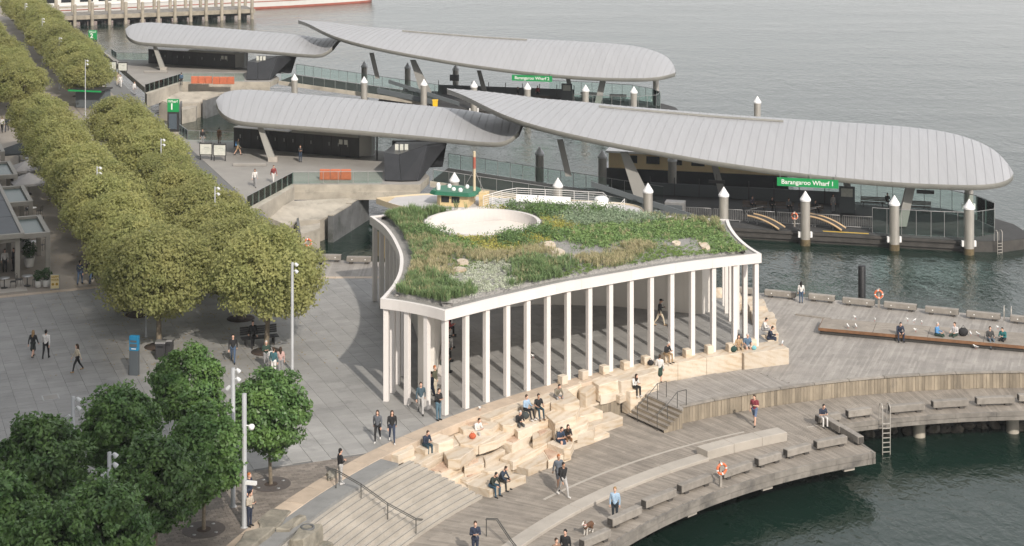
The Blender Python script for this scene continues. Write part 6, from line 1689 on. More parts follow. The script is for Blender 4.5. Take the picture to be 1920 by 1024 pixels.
for cx, cy, wx, wy, hh, lb in ((-112, 105, 66, 96, 215, 'tall glass office tower left of the promenade, outside the picture'), (-158, 240, 66, 96, 200, 'second tall glass office tower farther up the promenade, outside the picture')):
    t2 = empty('office_tower', (cx, cy, 0), label=lb, cat='building')
    MB().box((0, 0, hh / 2), (wx, wy, hh)).build('shaft', 'kiosk_grey', t2, local=True)
    for k in range(16): MB().box((0, 0, 10 + 12.5 * k), (wx + 0.8, wy + 0.8, 1.0)).build('floor_band', 'cafe_frame', t2, local=True)
# ---------------------------------------------------------------- cafe at the left edge
cf = empty('cafe_pavilion', (*UV(10, 135), 0), label='cafe building with dark flat roof and pale pergola frames at the left edge', cat='building')
def UVb(u0, u1, v0, v1): return [UV(u0, v0), UV(u1, v0), UV(u1, v1), UV(u0, v1)]
for k, (v0, v1) in enumerate(((126.1, 132.4), (132.5, 138.8), (138.9, 145.2), (145.3, 158), (158.1, 172))):
    MB().prism(UVb(2, 12.8, v0, v1), 3.32, 3.42).build('roof_panel', 'cafe_roof', cf)
MB().prism(UVb(1.9, 13.0, 125.9, 126.15), 3.15, 3.5).build('eave_beam', 'cafe_frame', cf); MB().prism(UVb(12.78, 13.05, 126.15, 172), 3.15, 3.5).build('eave_beam', 'cafe_frame', cf)
MB().prism(UVb(2, 12.4, 126.4, 126.7), 2.75, 3.12).build('lintel', 'cafe_frame', cf)
for u, v in ((12.4, 126.4), (8.6, 126.4), (12.4, 133), (12.4, 139), (12.4, 146), (12.4, 153)): MB().prism(UVb(u, u + 0.35, v, v + 0.35), 0, 3.15).build('post', 'cafe_frame', cf)
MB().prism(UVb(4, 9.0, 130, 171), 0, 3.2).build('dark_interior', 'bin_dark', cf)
MB().prism(UVb(2, 12.9, 122.6, 126.2), -0.02, 0.05).build('terrace_slab', 'concrete', cf)
for k, (v0, v1) in enumerate(((126.8, 133.2), (138.6, 145.6), (150.6, 157.5), (162.5, 169))):
    for nm_, a_ in (('pergola_beam', UVb(12.9, 15.0, v0, v0 + 0.35)), ('pergola_beam', UVb(12.9, 15.0, v1 - 0.35, v1)), ('pergola_beam', UVb(14.68, 15.02, v0 + 0.36, v1 - 0.36))):
        MB().prism(a_, 2.85, 3.2).build(nm_, 'cafe_frame', cf)
    for v in (v0, v1 - 0.35): MB().prism(UVb(14.66, 15.0, v + 0.005, v + 0.345), 0, 2.85).build('pergola_post', 'cafe_frame', cf)
    MB().prism(UVb(12.95, 14.66, v0 + 0.37, v1 - 0.37), 2.96, 3.0).build('pergola_glass', 'pergola_glazing', cf)
def umbrella(p, sz, h, mat, label, rz=0.0, sq=4):
    e = empty('parasol', p, rz, label=label, cat='umbrella', group='cafe parasols')
    n = 8; rim = []
    for k in range(n):
        a = 2 * math.pi * k / n + math.pi / 4; r_ = sz * (1.0 if k % 2 == 0 else 0.76); rim.append((r_ * math.cos(a), r_ * math.sin(a), h))
    mb = MB(); mb.add(rim + [(0, 0, h + 0.75)] + [(x, y, z - 0.18) for x, y, z in rim], [(k, (k + 1) % n, n) for k in range(n)] + [((k + 1) % n, k, n + 1 + k, n + 1 + (k + 1) % n) for k in range(n)]); mb.build('canopy', mat, e, local=True)
    MB().tube([(0, 0, 0), (0, 0, h + 0.8)], 0.035, 8).build('pole', 'galv', e, local=True); MB().box((0, 0, 0.05), (0.6, 0.6, 0.1)).build('base', 'bin_dark', e, local=True)
umbrella(W(54, 392, 0), 2.05, 2.5, 'umbrella_grey', 'pale grey square cafe parasol beside the pergola', AANG); umbrella(W(70, 372, 0) + Vector((-1.4, 1.8, 0)), 2.0, 2.45, 'umbrella_grey', 'second pale grey parasol just behind the first', AANG)
umbrella(W(36, 330, 0), 2.1, 2.5, 'umbrella_dark', 'dark charcoal cafe parasol farther along the promenade', AANG)
def chair(p, rz, label):
    e = empty('cafe_chair', p, rz, label=label, cat='chair', group='cafe chairs')
    MB().box((0, 0, 0.45), (0.42, 0.42, 0.03)).build('seat', 'dark_steel', e, local=True)
    for sx in (-0.18, 0.18):
        for sy in (-0.18, 0.18): MB().tube([(sx * 1.15, sy * 1.15, 0), (sx, sy, 0.45)], 0.013, 5).build('leg', 'dark_steel', e, local=True)
    MB().tube([(-0.2, 0.2, 0.45), (-0.2, 0.24, 0.85), (0.2, 0.24, 0.85), (0.2, 0.2, 0.45)], 0.014, 5).build('backrest', 'dark_steel', e, local=True)
def table(p, label, mat='galv'):
    e = empty('cafe_table', p, label=label, cat='table', group='cafe tables')
    MB().lathe((0, 0, 0), [(0.4, 0.72), (0.4, 0.75), (0.01, 0.75)], 16).build('table_top', mat, e, local=True); MB().tube([(0, 0, 0.02), (0, 0, 0.72)], 0.035, 8).build('stem', 'dark_steel', e, local=True); MB().lathe((0, 0, 0), [(0.25, 0), (0.25, 0.03)], 14).build('base', 'dark_steel', e, local=True)
tpos = [(51, 536, 'beside the planter'), (8, 540, 'cut by the left edge'), (62, 470, 'behind the first pergola post'), (62, 425, 'under the pale parasol'), (60, 405, 'between the two pergolas'), (52, 310, 'beside the dark parasol')]
for x, y, lb in tpos:
    p = W(x, y, 0.05 if y > 520 else 0); table(p, f'small round cafe table {lb}', 'white_plastic' if y < 500 else 'galv')
    for s_, sl in ((-1, 'left'), (1, 'right')): chair(p + Vector((0.62 * s_, 0.12, 0)), R(90 * -s_ + rs.uniform(-15, 15)), f'dark metal chair on the {sl} of the table {lb}')
shr = Leaves(); g = rng
pts = unit(g.normal(size=(420, 3))) * g.uniform(0.5, 1, (420, 1)) * np.array([0.42, 0.42, 0.45]) + np.array([0, 0, 0.95]); leaf_cloud(shr, pts, unit(pts - np.array([0, 0, 0.9])), 0.075)
shm = shr.mesh('foliage', 'potted_leaf')
potm = MB().lathe((0, 0, 0), [(0.22, 0), (0.3, 0.5), (0.25, 0.5), (0.2, 0.4)], 16).mesh('pot', 'planter_white')
for x, y, s_, lb in ((87, 537, 1.0, 'potted green shrub beside the menu board'), (72, 538, 0.9, 'potted green shrub second from the menu board'), (55, 500, 1.4, 'taller potted shrub inside the first pergola'), (48, 470, 1.5, 'dark potted shrub deep under the first pergola')):
    e = empty('potted_shrub', W(x, y, 0.05), label=lb, cat='plant', group='potted cafe shrubs'); inst('pot', potm, e, scale=s_); inst('foliage', shm, e, (0, 0, 0), (0, 0, x), s_)
e = empty('menu_board', W(103, 543, 0), R(8), label='yellow and white menu board reading HAPPY HOUR by the cafe', cat='sign')
MB().box((0, 0, 0.55), (0.68, 0.05, 1.1)).build('frame', 'galv', e, local=True); ps_ = MB().box((0, -0.03, 0.58), (0.58, 0.012, 0.98)).build('poster', 'poster', e, local=True)
lettering('HAPPY', 0.19, 'poster_ink', ps_, (0, -0.045, 0.92), 0, 0.02); lettering('HOUR', 0.19, 'poster_ink', ps_, (0, -0.045, 0.72), 0, 0.02)
for sx in (-0.14, 0.14): MB().tube([(sx, -0.037, 0.4), (sx, -0.045, 0.4)], 0.1, 14).build('printed_dish', 'poster_ink', ps_, local=True)
MB().tube([(0, 0.02, 1.08), (0, 0.4, 0)], 0.02, 5).build('strut', 'galv', e, local=True)
# small shelter among the trees
e = empty('kiosk_shelter', W(170, 203, 0), WR, label='low dark roofed kiosk in the gap between the tree groups', cat='kiosk')
MB().box((0, 0, 2.4), (4.5, 3, 0.15)).build('roof', 'bin_dark', e, local=True); MB().box((0, 0.6, 1.2), (4.0, 1.5, 2.3)).build('body', 'kiosk_grey', e, local=True); MB().box((0, -1.52, 2.35), (4.5, 0.05, 0.2)).build('fascia', 'green_sign', e, local=True)
# ---------------------------------------------------------------- log benches along the deck edges
def log_parts(L_, s_=0.40):
    key = round(L_, 2)
    if key not in log_c:
        mb = MB(); mb.box((0, 0, 0.14 + s_ / 2), (L_, s_, s_)); a = bevel_mesh(mb.mesh('log', 'log'), 0.025)
        mb = MB(); mb.box((0, 0, 0.14 + s_ / 2), (0.012, s_ * 0.82, s_ * 0.82)); b_ = mb.mesh('end_grain', 'log_end')
        mb = MB(); mb.box((0, 0, 0.07), (0.3, s_ * 0.8, 0.14)); c_ = mb.mesh('foot', 'log_end')
        mb = MB(); mb.tube([(0, -s_ / 2 - 0.012, 0.14 + s_ / 2), (0, -s_ / 2 + 0.01, 0.14 + s_ / 2)], 0.045, 10); d = mb.mesh('bolt_cover', 'sign_white')
        log_c[key] = (a, b_, c_, d)
    return log_c[key]
log_c = {}
def log_bench(p, rz, L_, label, bolts=False, grp='log benches along the deck edges', z=None):
    a, b_, c_, d = log_parts(L_)
    e = empty('log_bench', p, rz, label=label, cat='bench', group=grp)
    inst('log', a, e)
    for sx in (-1, 1): inst('end_grain', b_, e, (sx * (L_ / 2 + 0.006), 0, 0))
    for sx in (-0.32, 0.32): inst('foot', c_, e, (sx * L_, 0, 0))
    if bolts:
        for sx in (-0.27, 0.27): inst('bolt_cover', d, e, (sx * L_, 0, 0))
fl = [(1095, 1036, 1145, 1014, 'below the dog'), (1148, 995, 1203, 970, 'beside the person in pale blue'), (1211, 960, 1268, 937, 'third from the bottom edge'), (1278, 931, 1336, 909, 'left of the life ring'), (1358, 903, 1411, 885, 'right of the life ring'), (1423, 880, 1466, 867, 'third from the deck corner'), (1477, 863, 1522, 851, 'second from the deck corner'), (1533, 847, 1590, 836, 'nearest the deck corner')]
for x0, y0, x1, y1, lb in fl:
    a, b_ = W(x0, y0, Z_LO), W(x1, y1, Z_LO); d = b_ - a
    log_bench((a + b_) / 2 + Vector((-0.1, 0.2, 0)), math.atan2(d.y, d.x), round(d.length, 2), f'grey log bench on the lower boardwalk front edge, {lb}')
for x, y, L_, lb in ((1553, 793, 1.6, 'with a person in white trousers'), (1610, 783, 1.6, 'left of the ladder hoops'), (1700, 774, 2.3, 'right of the ladder hoops'), (1781, 766, 2.3, 'third from the right edge'), (1865, 760, 2.4, 'second from the right edge'), (1945, 755, 2.4, 'cut by the right edge')):
    p = W(x, y, Z_LO); log_bench(p, R(polar(p)[1] - 90 + 1), L_, f'grey log bench on the right lower boardwalk, {lb}')
for x, y, L_, lb in ((1562, 806, 1.9, 'upper'), (1597, 826, 1.9, 'lower')):
    p = W(x, y, Z_LO); log_bench(p, R(polar(p)[1] + 180), L_, f'dark sided log bench across the deck corner, {lb} of the two')
for k, (x, y, L_, lb) in enumerate(((1463, 559, 2.3, 'leftmost, beside the columns'), (1541, 566, 1.9, 'second from the left'), (1610, 574, 2.3, 'third from the left'), (1688, 582, 2.3, 'right of the life ring post'), (1766, 591, 2.3, 'fifth from the left'), (1844, 599.5, 2.3, 'left of the ladder hoops'), (1925, 608, 2.2, 'cut by the right edge'), (1390, 552, 1.8, 'half hidden by the columns'))):
    p = W(x, y, Z_UP); log_bench(p, math.atan2(-0.385, 1), L_, f'log bench on the upper deck back edge, {lb}', True, 'log benches along the back edge')
for x, y, lb in ((617, 490, 'left'), (673, 494, 'right')):
    log_bench(W(x, y, 0), R(-4), 1.9, f'weathered log bench by the water left of the pavilion, {lb} of the two', True, 'log benches left of the pavilion')
# long timber lounging platform with rusted steel edge
pl_ = empty('timber_platform', W(1730, 625, Z_UP), label='long low timber platform with a rusty steel edge on the upper deck', cat='platform')
zt = Z_UP + 0.46
f0, f1 = W(1544, 596.5, zt), W(2060, 635, zt); n0, n1 = W(1535, 614.5, zt), W(2060, 661, zt)
nb_ = 14
for i in range(nb_):
    a, b_ = n0.lerp(f0, i / nb_), n1.lerp(f1, i / nb_); c_, d = n0.lerp(f0, (i + 0.95) / nb_), n1.lerp(f1, (i + 0.95) / nb_)
    for j in range(5):
        MB().prism([a.lerp(b_, j / 5 + 0.0008).xy, a.lerp(b_, (j + 1) / 5 - 0.0008).xy, c_.lerp(d, (j + 1) / 5 - 0.0008).xy, c_.lerp(d, j / 5 + 0.0008).xy], zt - 0.06, zt + rs.uniform(-0.004, 0.004)).build('board', 'deck_board', pl_)
ins_ = Vector((0.1, 0.06, 0))
MB().prism([(n0 + ins_).xy, (n1).xy + Vector((0, 0.1)), (f1 - Vector((0, 0.1, 0))).xy, (f0 + Vector((0.1, -0.05, 0))).xy], Z_UP + 0.02, zt - 0.075).build('base', 'deck_bed', pl_)
dd_ = (n1 - n0); na = math.atan2(dd_.y, dd_.x); cc = (n0 + n1) / 2; nrm = Vector((dd_.y, -dd_.x, 0)).normalized()
for k in range(6):
    c_ = n0.lerp(n1, (k + 0.5) / 6) + nrm * 0.012; MB().box((c_.x, c_.y, zt - 0.10), (dd_.length / 6 - 0.01, 0.02, 0.2), na).build('edge_plate', 'rust_steel', pl_)
ed = f0 - n0; c_ = (f0 + n0) / 2; MB().box((c_.x - 0.015, c_.y, zt - 0.10), (ed.length, 0.02, 0.2), math.atan2(ed.y, ed.x)).build('edge_plate', 'rust_steel', pl_)
bmr = f1 - f0; c_ = W(1515, 593, Z_UP); 
a, b_ = W(1505, 592, Z_UP), W(1545, 597, Z_UP); d = b_ - a; MB().box(((a + b_) / 2 + Vector((0, 0, 0.05))), (d.length + 1, 0.25, 0.1), math.atan2(d.y, d.x)).build('end_sleeper', 'log', pl_)
# blue information pillar, bins and seats
e = empty('info_pillar', W(252, 703, 0), R(-12), label='dark grey information pillar with blue top on the left plaza', cat='sign')
MB().box((0, 0, 0.75), (0.55, 0.28, 1.5)).build('body', 'kiosk_grey', e, local=True); MB().box((0, 0, 1.95), (0.55, 0.28, 0.88)).build('head', 'blue_sign', e, local=True)
MB().box((0, -0.15, 2.08), (0.42, 0.02, 0.12)).build('panel_strip', 'kiosk_grey', e, local=True); MB().box((0, -0.15, 1.83), (0.46, 0.02, 0.2)).build('panel_strip', 'kiosk_grey', e, local=True); MB().box((0.02, -0.15, 1.63), (0.3, 0.02, 0.05)).build('printed_line', 'sign_white', e, local=True); MB().box((-0.3, 0.02, 0.3), (0.05, 0.3, 0.6)).build('cabinet', 'bin_dark', e, local=True)
def litter_bin(p, label):
    e = empty('litter_bin', p, label=label, cat='bin', group='dark litter bins')
    MB().box((0, 0, 0.5), (0.6, 0.6, 1.0)).build('body', 'bin_dark', e, local=True, bevel=0.03); MB().box((0, 0, 1.06), (0.64, 0.64, 0.1)).build('lid', 'galv', e, local=True); MB().box((0, -0.305, 0.82), (0.4, 0.02, 0.12)).build('opening', 'black_panel', e, local=True)
litter_bin(W(302, 672, 0), 'dark litter bin below the nearest landward plane tree'); litter_bin(W(315, 668, 0), 'dark litter bin just right of another below the plane tree'); litter_bin(W(237, 583, 0), 'dark litter bin in the shade left of the plane trees')
e = empty('picnic_seat', W(487, 645, 0), R(20), label='dark slatted double seat in the shade of the nearest waterside tree', cat='bench')
for j in range(5): MB().box((0, -0.3 + 0.14 * j, 0.46), (2.4, 0.12, 0.05)).build('seat_slat', 'bin_dark', e, local=True)
for j in range(4): MB().box((0, 0.45 + 0.03 * j, 0.6 + 0.13 * j), (2.4, 0.05, 0.11)).build('back_slat', 'bin_dark', e, local=True)
for sx in (-0.9, 0.9): MB().box((sx, 0, 0.22), (0.08, 0.7, 0.44)).build('leg', 'dark_steel', e, local=True)
# lids and pits in the paving
for x, y, lb in ((168, 452, 'square dark access cover in the promenade paving beside the landward trees'), (520, 745, 'square access cover in the plaza paving right of the tall grey pole'), (95, 745, 'square access cover in the shaded left plaza')):
    e = empty('access_cover', W(x, y, 0), AANG, label=lb, cat='access cover', group='access covers in the paving')
    MB().box((0, 0, 0.0), (0.95, 0.95, 0.018)).build('frame', 'galv' if y > 500 else 'dark_steel', e, local=True); MB().box((0, 0, 0.006), (0.82, 0.82, 0.012)).build('lid', 'forecourt' if y > 500 else 'dark_steel', e, local=True)
# ---------------------------------------------------------------- people
SKIN = [pm('skin_light', (0.62, 0.38, 0.28), 0.55), pm('skin_mid', (0.44, 0.25, 0.165), 0.55), pm('skin_dark', (0.22, 0.115, 0.07), 0.55)]
_cl = {}
def cloth(c):
    k = tuple(round(x, 3) for x in c)
    if k not in _cl: _cl[k] = pm('cloth_%02d' % len(_cl), c, 0.85, var=0.25, scale=9.0, bump=0.25, bscale=26)
    return _cl[k]
BLACK = (0.018, 0.018, 0.02); NAVY = (0.025, 0.035, 0.065); WHITE = (0.72, 0.70, 0.68); JEANS = (0.06, 0.10, 0.17); GREY = (0.30, 0.30, 0.31); LGREY = (0.48, 0.47, 0.46); CREAM = (0.60, 0.52, 0.40); TEAL = (0.05, 0.13, 0.15)
TAN = (0.42, 0.29, 0.17); PBLUE = (0.36, 0.50, 0.66); BLUE = (0.08, 0.22, 0.45); MAROON = (0.22, 0.035, 0.05); BROWN = (0.20, 0.10, 0.045); OLIVE = (0.10, 0.10, 0.065); RED = (0.5, 0.04, 0.04); DGREEN = (0.03, 0.06, 0.045)
HB, HBR, HF, HG, HO = (0.012, 0.01, 0.009), (0.05, 0.028, 0.016), (0.33, 0.21, 0.10), (0.5, 0.49, 0.47), (0.42, 0.14, 0.045)
def capsule(mb, p0, r0, p1, r1, n=10):
    p0 = Vector(p0); p1 = Vector(p1); d = (p1 - p0); L_ = d.length; d = d / L_ if L_ > 1e-6 else Vector((0, 0, 1))
    path = []; rad = []
    for a in (80, 50, 20): path.append(p0 - d * r0 * math.sin(R(a))); rad.append(r0 * math.cos(R(a)))
    path.append(p0); rad.append(r0); path.append(p1); rad.append(r1)
    for a in (20, 50, 80): path.append(p1 + d * r1 * math.sin(R(a))); rad.append(r1 * math.cos(R(a)))
    mb.tube(path, rad, n)
def ellip(mb, c, r, n=12):
    prof = []
    rows = []
    for i in range(9):
        a = math.pi * i / 8 - math.pi / 2; rr = max(0.03, math.cos(a))
        rows.append([(c[0] + r[0] * rr * math.cos(2 * math.pi * k / n), c[1] + r[1] * rr * math.sin(2 * math.pi * k / n), c[2] + r[2] * math.sin(a)) for k in range(n)])
    mb.grid(rows, close=True); mb.add(rows[0], [tuple(range(n - 1, -1, -1))]); mb.add(rows[-1], [tuple(range(n))])
# region ids: 0 skin 1 top 2 bottom 3 shoes
def skeleton(pose, skirt=False):
    """joints in metres for a 1.72 m figure facing -Y; returns segments (p0,r0,p1,r1,region), head centre, head axis, wrists"""
    seg = []
    sit = pose.startswith('sit')
    lean = {'sit_phone': 0.30, 'sit_lean': 0.45, 'sit': 0.08, 'sit_hang': 0.12}.get(pose, 0.03 if pose.startswith('walk') else 0.0)
    hip = 0.11 if sit else 0.93
    def tz(h, x=0.0, f=0.0):      # point on the torso, h above the hips
        return Vector((x, -h * math.sin(lean) - f, hip + h * math.cos(lean)))
    seg += [(tz(0.0, -0.07), 0.125, tz(0.0, 0.07), 0.125, 2), (tz(0.05), 0.135, tz(0.22), 0.125, 1), (tz(0.22, -0.045), 0.125, tz(0.40, -0.075), 0.125, 1), (tz(0.22, 0.045), 0.125, tz(0.40, 0.075), 0.125, 1), (tz(0.46, -0.15), 0.075, tz(0.46, 0.15), 0.075, 1), (tz(0.48), 0.062, tz(0.60), 0.052, 0)]
    for s_ in (-1, 1):
        if sit:
            k = Vector((0.13 * s_, -0.44, 0.12)); a = Vector((0.13 * s_, -0.46 - (0.10 if pose == 'sit' else 0.0), -0.33)); h_ = Vector((0.09 * s_, 0, hip))
            if pose == 'sit_hang': a = Vector((0.12 * s_, -0.44, -0.34))
            if pose == 'sit_lean': k.x *= 1.5; a.x *= 1.3
        else:
            f = {'walk': 0.30 * s_, 'walk2': -0.24 * s_}.get(pose if pose in ('walk', 'walk2') else ('walk' if pose.startswith('walk') else ''), 0.0)
            h_ = Vector((0.09 * s_, 0, hip)); k = Vector((0.095 * s_, -f * 0.55 - (0.05 if f > 0 else 0.0), 0.50)); a = Vector((0.095 * s_, -f * (1.0 if f > 0 else 1.25), 0.10 + (0.09 if f < -0.1 else 0.0)))
        seg += [(h_, 0.098, k, 0.066, 2), (k, 0.063, a, 0.046, 2)]
        ft = a + Vector((0.015 * s_, -0.15, -0.055 if not (not sit and a.z > 0.15) else -0.1)); hl = a + Vector((0, 0.035, -0.05))
        seg += [(hl, 0.045, ft, 0.042, 3)]
        sh = tz(0.46, 0.185 * s_)
        if pose in ('stand_phone', 'walk_phone', 'sit_phone'):
            el = sh + Vector((0.05 * s_, -0.02 if not sit else -0.10, -0.27)); wr = el + Vector((-0.13 * s_, -0.22, 0.07))
            if pose == 'walk_phone' and s_ < 0: el = sh + Vector((-0.06, 0.05, -0.27)); wr = el + Vector((0, -0.06, -0.24))
        elif pose == 'stand_cross': el = sh + Vector((0.06 * s_, -0.03, -0.26)); wr = el + Vector((-0.17 * s_, -0.17, 0.0))
        elif pose == 'sit_lean': el = sh + Vector((0.06 * s_, -0.12, -0.24)); wr = el + Vector((-0.10 * s_, -0.17, -0.08))
        elif sit: el = sh + Vector((0.07 * s_, -0.06, -0.26)); wr = el + Vector((-0.07 * s_, -0.24, -0.02))
        elif pose == 'carry': el = sh + Vector((0.06 * s_, -0.02, -0.26)); wr = el + Vector((-0.05 * s_, -0.24, 0.05))
        else:
            sw_ = {'walk': -0.20 * s_, 'walk2': 0.17 * s_}.get(pose, 0.0)
            el = sh + Vector((0.055 * s_, 0.02 - sw_ * 0.45, -0.27)); wr = el + Vector((0.0, -0.05 - sw_ * 0.6, -0.235))
        seg += [(sh, 0.063, el, 0.046, 1), (el, 0.045, wr, 0.034, 1)]
        hd = wr + (wr - el).normalized() * 0.085
        seg += [(wr, 0.03, hd, 0.032, 0)]
    if skirt:
        if sit: seg += [((0, -0.1, 0.11), 0.15, (0, -0.42, 0.10), 0.15, 2), ((0, -0.44, 0.08), 0.14, (0, -0.47, -0.15), 0.16, 2)]
        else: seg += [((0, 0, 0.9), 0.14, (0, 0, 0.55), 0.19, 2)]
    return seg, tz(0.70, 0, 0.015 + (0.05 if 'phone' in pose or pose == 'sit_lean' else 0)), lean
TMP = bpy.data.scenes.new('tmp')
def remesh(mb, vox, smooth=6):
    me = mb.mesh('tmp', 'paver'); o = bpy.data.objects.new('tmp', me); TMP.collection.objects.link(o)
    m = o.modifiers.new('r', 'REMESH'); m.mode = 'VOXEL'; m.voxel_size = vox; m.use_smooth_shade = True
    s_ = o.modifiers.new('s', 'SMOOTH'); s_.iterations = smooth; s_.factor = 0.5
    TMP.view_layers[0].update(); dg = TMP.view_layers[0].depsgraph; out = bpy.data.meshes.new_from_object(o.evaluated_get(dg))
    bpy.data.objects.remove(o); bpy.data.meshes.remove(me); out.materials.clear(); return out
def segdist(P, a, b, r0, r1):
    a = np.array(a); b = np.array(b); d = b - a; L2 = max(1e-9, d.dot(d)); t = np.clip(((P - a) @ d) / L2, 0, 1)
    return np.linalg.norm(P - (a + t[:, None] * d), axis=1) - (r0 + (r1 - r0) * t)
body_c = {}
def body(pose, skirt=False, bare=0):
    key = (pose, skirt, bare)
    if key in body_c: return body_c[key]
    seg, hc, lean = skeleton(pose, skirt)
    mb = MB()
    for p0, r0, p1, r1, rg in seg: capsule(mb, p0, r0, p1, r1)
    ellip(mb, hc, (0.075, 0.095, 0.118)); ellip(mb, hc + Vector((0, -0.025, -0.06)), (0.055, 0.07, 0.065))
    capsule(mb, hc + Vector((0, -0.085, 0.0)), 0.014, hc + Vector((0, -0.105, -0.03)), 0.019, 8)
    for s_ in (-1, 1): ellip(mb, hc + Vector((0.078 * s_, 0.01, -0.01)), (0.012, 0.022, 0.033), 8)
    me = remesh(mb, 0.017, 3)
    # fingers, appended to the same mesh
    fb = MB()
    for p0, r0, p1, r1, rg in seg:
        if rg == 0 and r1 == 0.032:
            d = (Vector(p1) - Vector(p0)).normalized(); sd_ = d.cross(Vector((0, 1, 0.3))).normalized(); up = sd_.cross(d)
            for k, (o_, L_) in enumerate(((-0.027, 0.06), (-0.009, 0.072), (0.009, 0.068), (0.026, 0.052))):
                b0 = Vector(p1) + sd_ * o_ + d * 0.01; m_ = b0 + d * L_ * 0.55; fb.tube([b0, m_, m_ + (d * 0.7 + up * 0.6).normalized() * L_ * 0.5], [0.0095, 0.009, 0.007], 5, smooth=True)
            b0 = Vector(p0).lerp(Vector(p1), 0.4) + sd_ * -0.03; fb.tube([b0, b0 + (d * 0.6 - sd_ * 0.7).normalized() * 0.035, b0 + (d * 0.9 - sd_ * 0.35).normalized() * 0.07], [0.011, 0.01, 0.008], 5)
    fm = fb.mesh('f', 'paver'); bm = bmesh.new(); bm.from_mesh(me); bm.from_mesh(fm); bm.to_mesh(me); bm.free(); bpy.data.meshes.remove(fm)
    n = len(me.polygons); P = np.zeros(n * 3); me.polygons.foreach_get('center', P); P = P.reshape(-1, 3)
    best = np.full(n, 9.0); reg_ = np.zeros(n, int)
    for p0, r0, p1, r1, rg in seg:
        d = segdist(P, p0, p1, r0, r1); k = d < best; best[k] = d[k]; reg_[k] = rg
    hd = np.linalg.norm((P - np.array(hc)) / np.array([0.085, 0.12, 0.14]), axis=1) < 1.0; reg_[hd] = 0
    neck = np.array(hc)[2] - 0.10; reg_[(reg_ == 1) & (P[:, 2] > neck)] = 0
    wr_ = [(s_[0], s_[2]) for s_ in seg if s_[4] == 1 and abs(s_[1] - 0.045) < 1e-6]
    if bare & 1:       # short sleeves
        for p0, r0, p1, r1, rg in seg:
            if rg == 1 and abs(r0 - 0.045) < 1e-6: reg_[(segdist(P, p0, p1, r0, r1) < 0.012) & (reg_ == 1)] = 0
    if bare & 2:       # bare shins
        for p0, r0, p1, r1, rg in seg:
            if rg == 2 and abs(r0 - 0.063) < 1e-6: reg_[(segdist(P, p0, p1, r0, r1) < 0.012) & (reg_ == 2)] = 0
    for k in range(4): me.materials.append(SKIN[0])
    me.polygons.foreach_set('material_index', reg_.astype(np.int32)); me.polygons.foreach_set('use_smooth', np.ones(n, bool)); me.update()
    me.name = 'body'
    # hair shells
    hs = MB(); ellip(hs, hc + Vector((0, 0.018, 0.032)), (0.087, 0.098, 0.108)); ellip(hs, hc + Vector((0, 0.05, -0.03)), (0.075, 0.06, 0.08)); short = remesh(hs, 0.014, 4)
    hl = MB(); ellip(hl, hc + Vector((0, 0.018, 0.032)), (0.09, 0.1, 0.11)); capsule(hl, hc + Vector((0, 0.06, 0)), 0.085, hc + Vector((0, 0.10 - 0.2 * math.sin(lean), -0.26)), 0.075)
    for s_ in (-1, 1): capsule(hl, hc + Vector((0.075 * s_, 0.02, 0.0)), 0.03, hc + Vector((0.085 * s_, 0.0, -0.22)), 0.03)
    long_ = remesh(hl, 0.016, 4)
    cp = MB(); ellip(cp, hc + Vector((0, 0.01, 0.055)), (0.094, 0.108, 0.085)); cp.box(hc + Vector((0, -0.13, 0.05)), (0.14, 0.11, 0.018)); cap_ = remesh(cp, 0.014, 2)
    for m_ in (short, long_, cap_): m_.materials.append(SKIN[0])
    for m_, nme in ((short, 'hair'), (long_, 'hair'), (cap_, 'cap')): m_.name = nme
    body_c[key] = (me, short, long_, cap_, hc)
    return body_c[key]
bagm = {}
def person(pt, pose, face, top, bot, hair, label, z=None, h=1.72, hl='short', shoe=BLACK, skin=0, skirt=False, bare=0, bag=None, phone=False, seat=None):
    me, sh_, lo_, cp_, hc = body(pose, skirt, bare)
    e = empty('person', pt, R(face), label=label, cat='person')
    k = h / 1.72; e.scale = (k, k, k)
    o = inst('body', me, e)
    for i, mt in enumerate((SKIN[skin], cloth(top), cloth(bot), cloth(shoe))):
        o.material_slots[i].link = 'OBJECT'; o.material_slots[i].material = mt
    if hl != 'none':
        q = inst({'short': 'hair', 'long': 'hair', 'cap': 'cap'}[hl], {'short': sh_, 'long': lo_, 'cap': cp_}[hl], o); q.material_slots[0].link = 'OBJECT'; q.material_slots[0].material = cloth(hair)
    if bag:
        if 'pack' not in bagm:
            b_ = MB(); b_.box((0, 0, 0), (0.3, 0.17, 0.42), taper=0.85); bagm['pack'] = bevel_mesh(b_.mesh('backpack', 'bin_dark'), 0.04)
            b_ = MB(); b_.box((0, 0, 0), (0.32, 0.12, 0.28), taper=0.85); b_.tube([(-0.12, 0, 0.13), (-0.08, 0, 0.34), (0.08, 0, 0.34), (0.12, 0, 0.13)], 0.012, 5); bagm['bag'] = b_.mesh('shoulder_bag', 'bin_dark')
        kind, col = bag
        q = inst('backpack' if kind == 'pack' else 'shoulder_bag', bagm[kind], e, (0, 0.2, hc.z - 0.42) if kind == 'pack' else (0.27, 0.0, hc.z - 0.72)); q.material_slots[0].link = 'OBJECT'; q.material_slots[0].material = cloth(col)
    if phone:
        if 'ph' not in bagm: bagm['ph'] = MB().box((0, 0, 0), (0.075, 0.012, 0.15)).mesh('phone', 'black_panel')
        inst('phone', bagm['ph'], e, (0.02, -0.33 if not pose.startswith('sit') else -0.48, hc.z - 0.42 if not pose.startswith('sit') else hc.z - 0.36), (-0.6, 0, 0))
    return e
def G(x, y, z=0.0): return W(x, y, z)
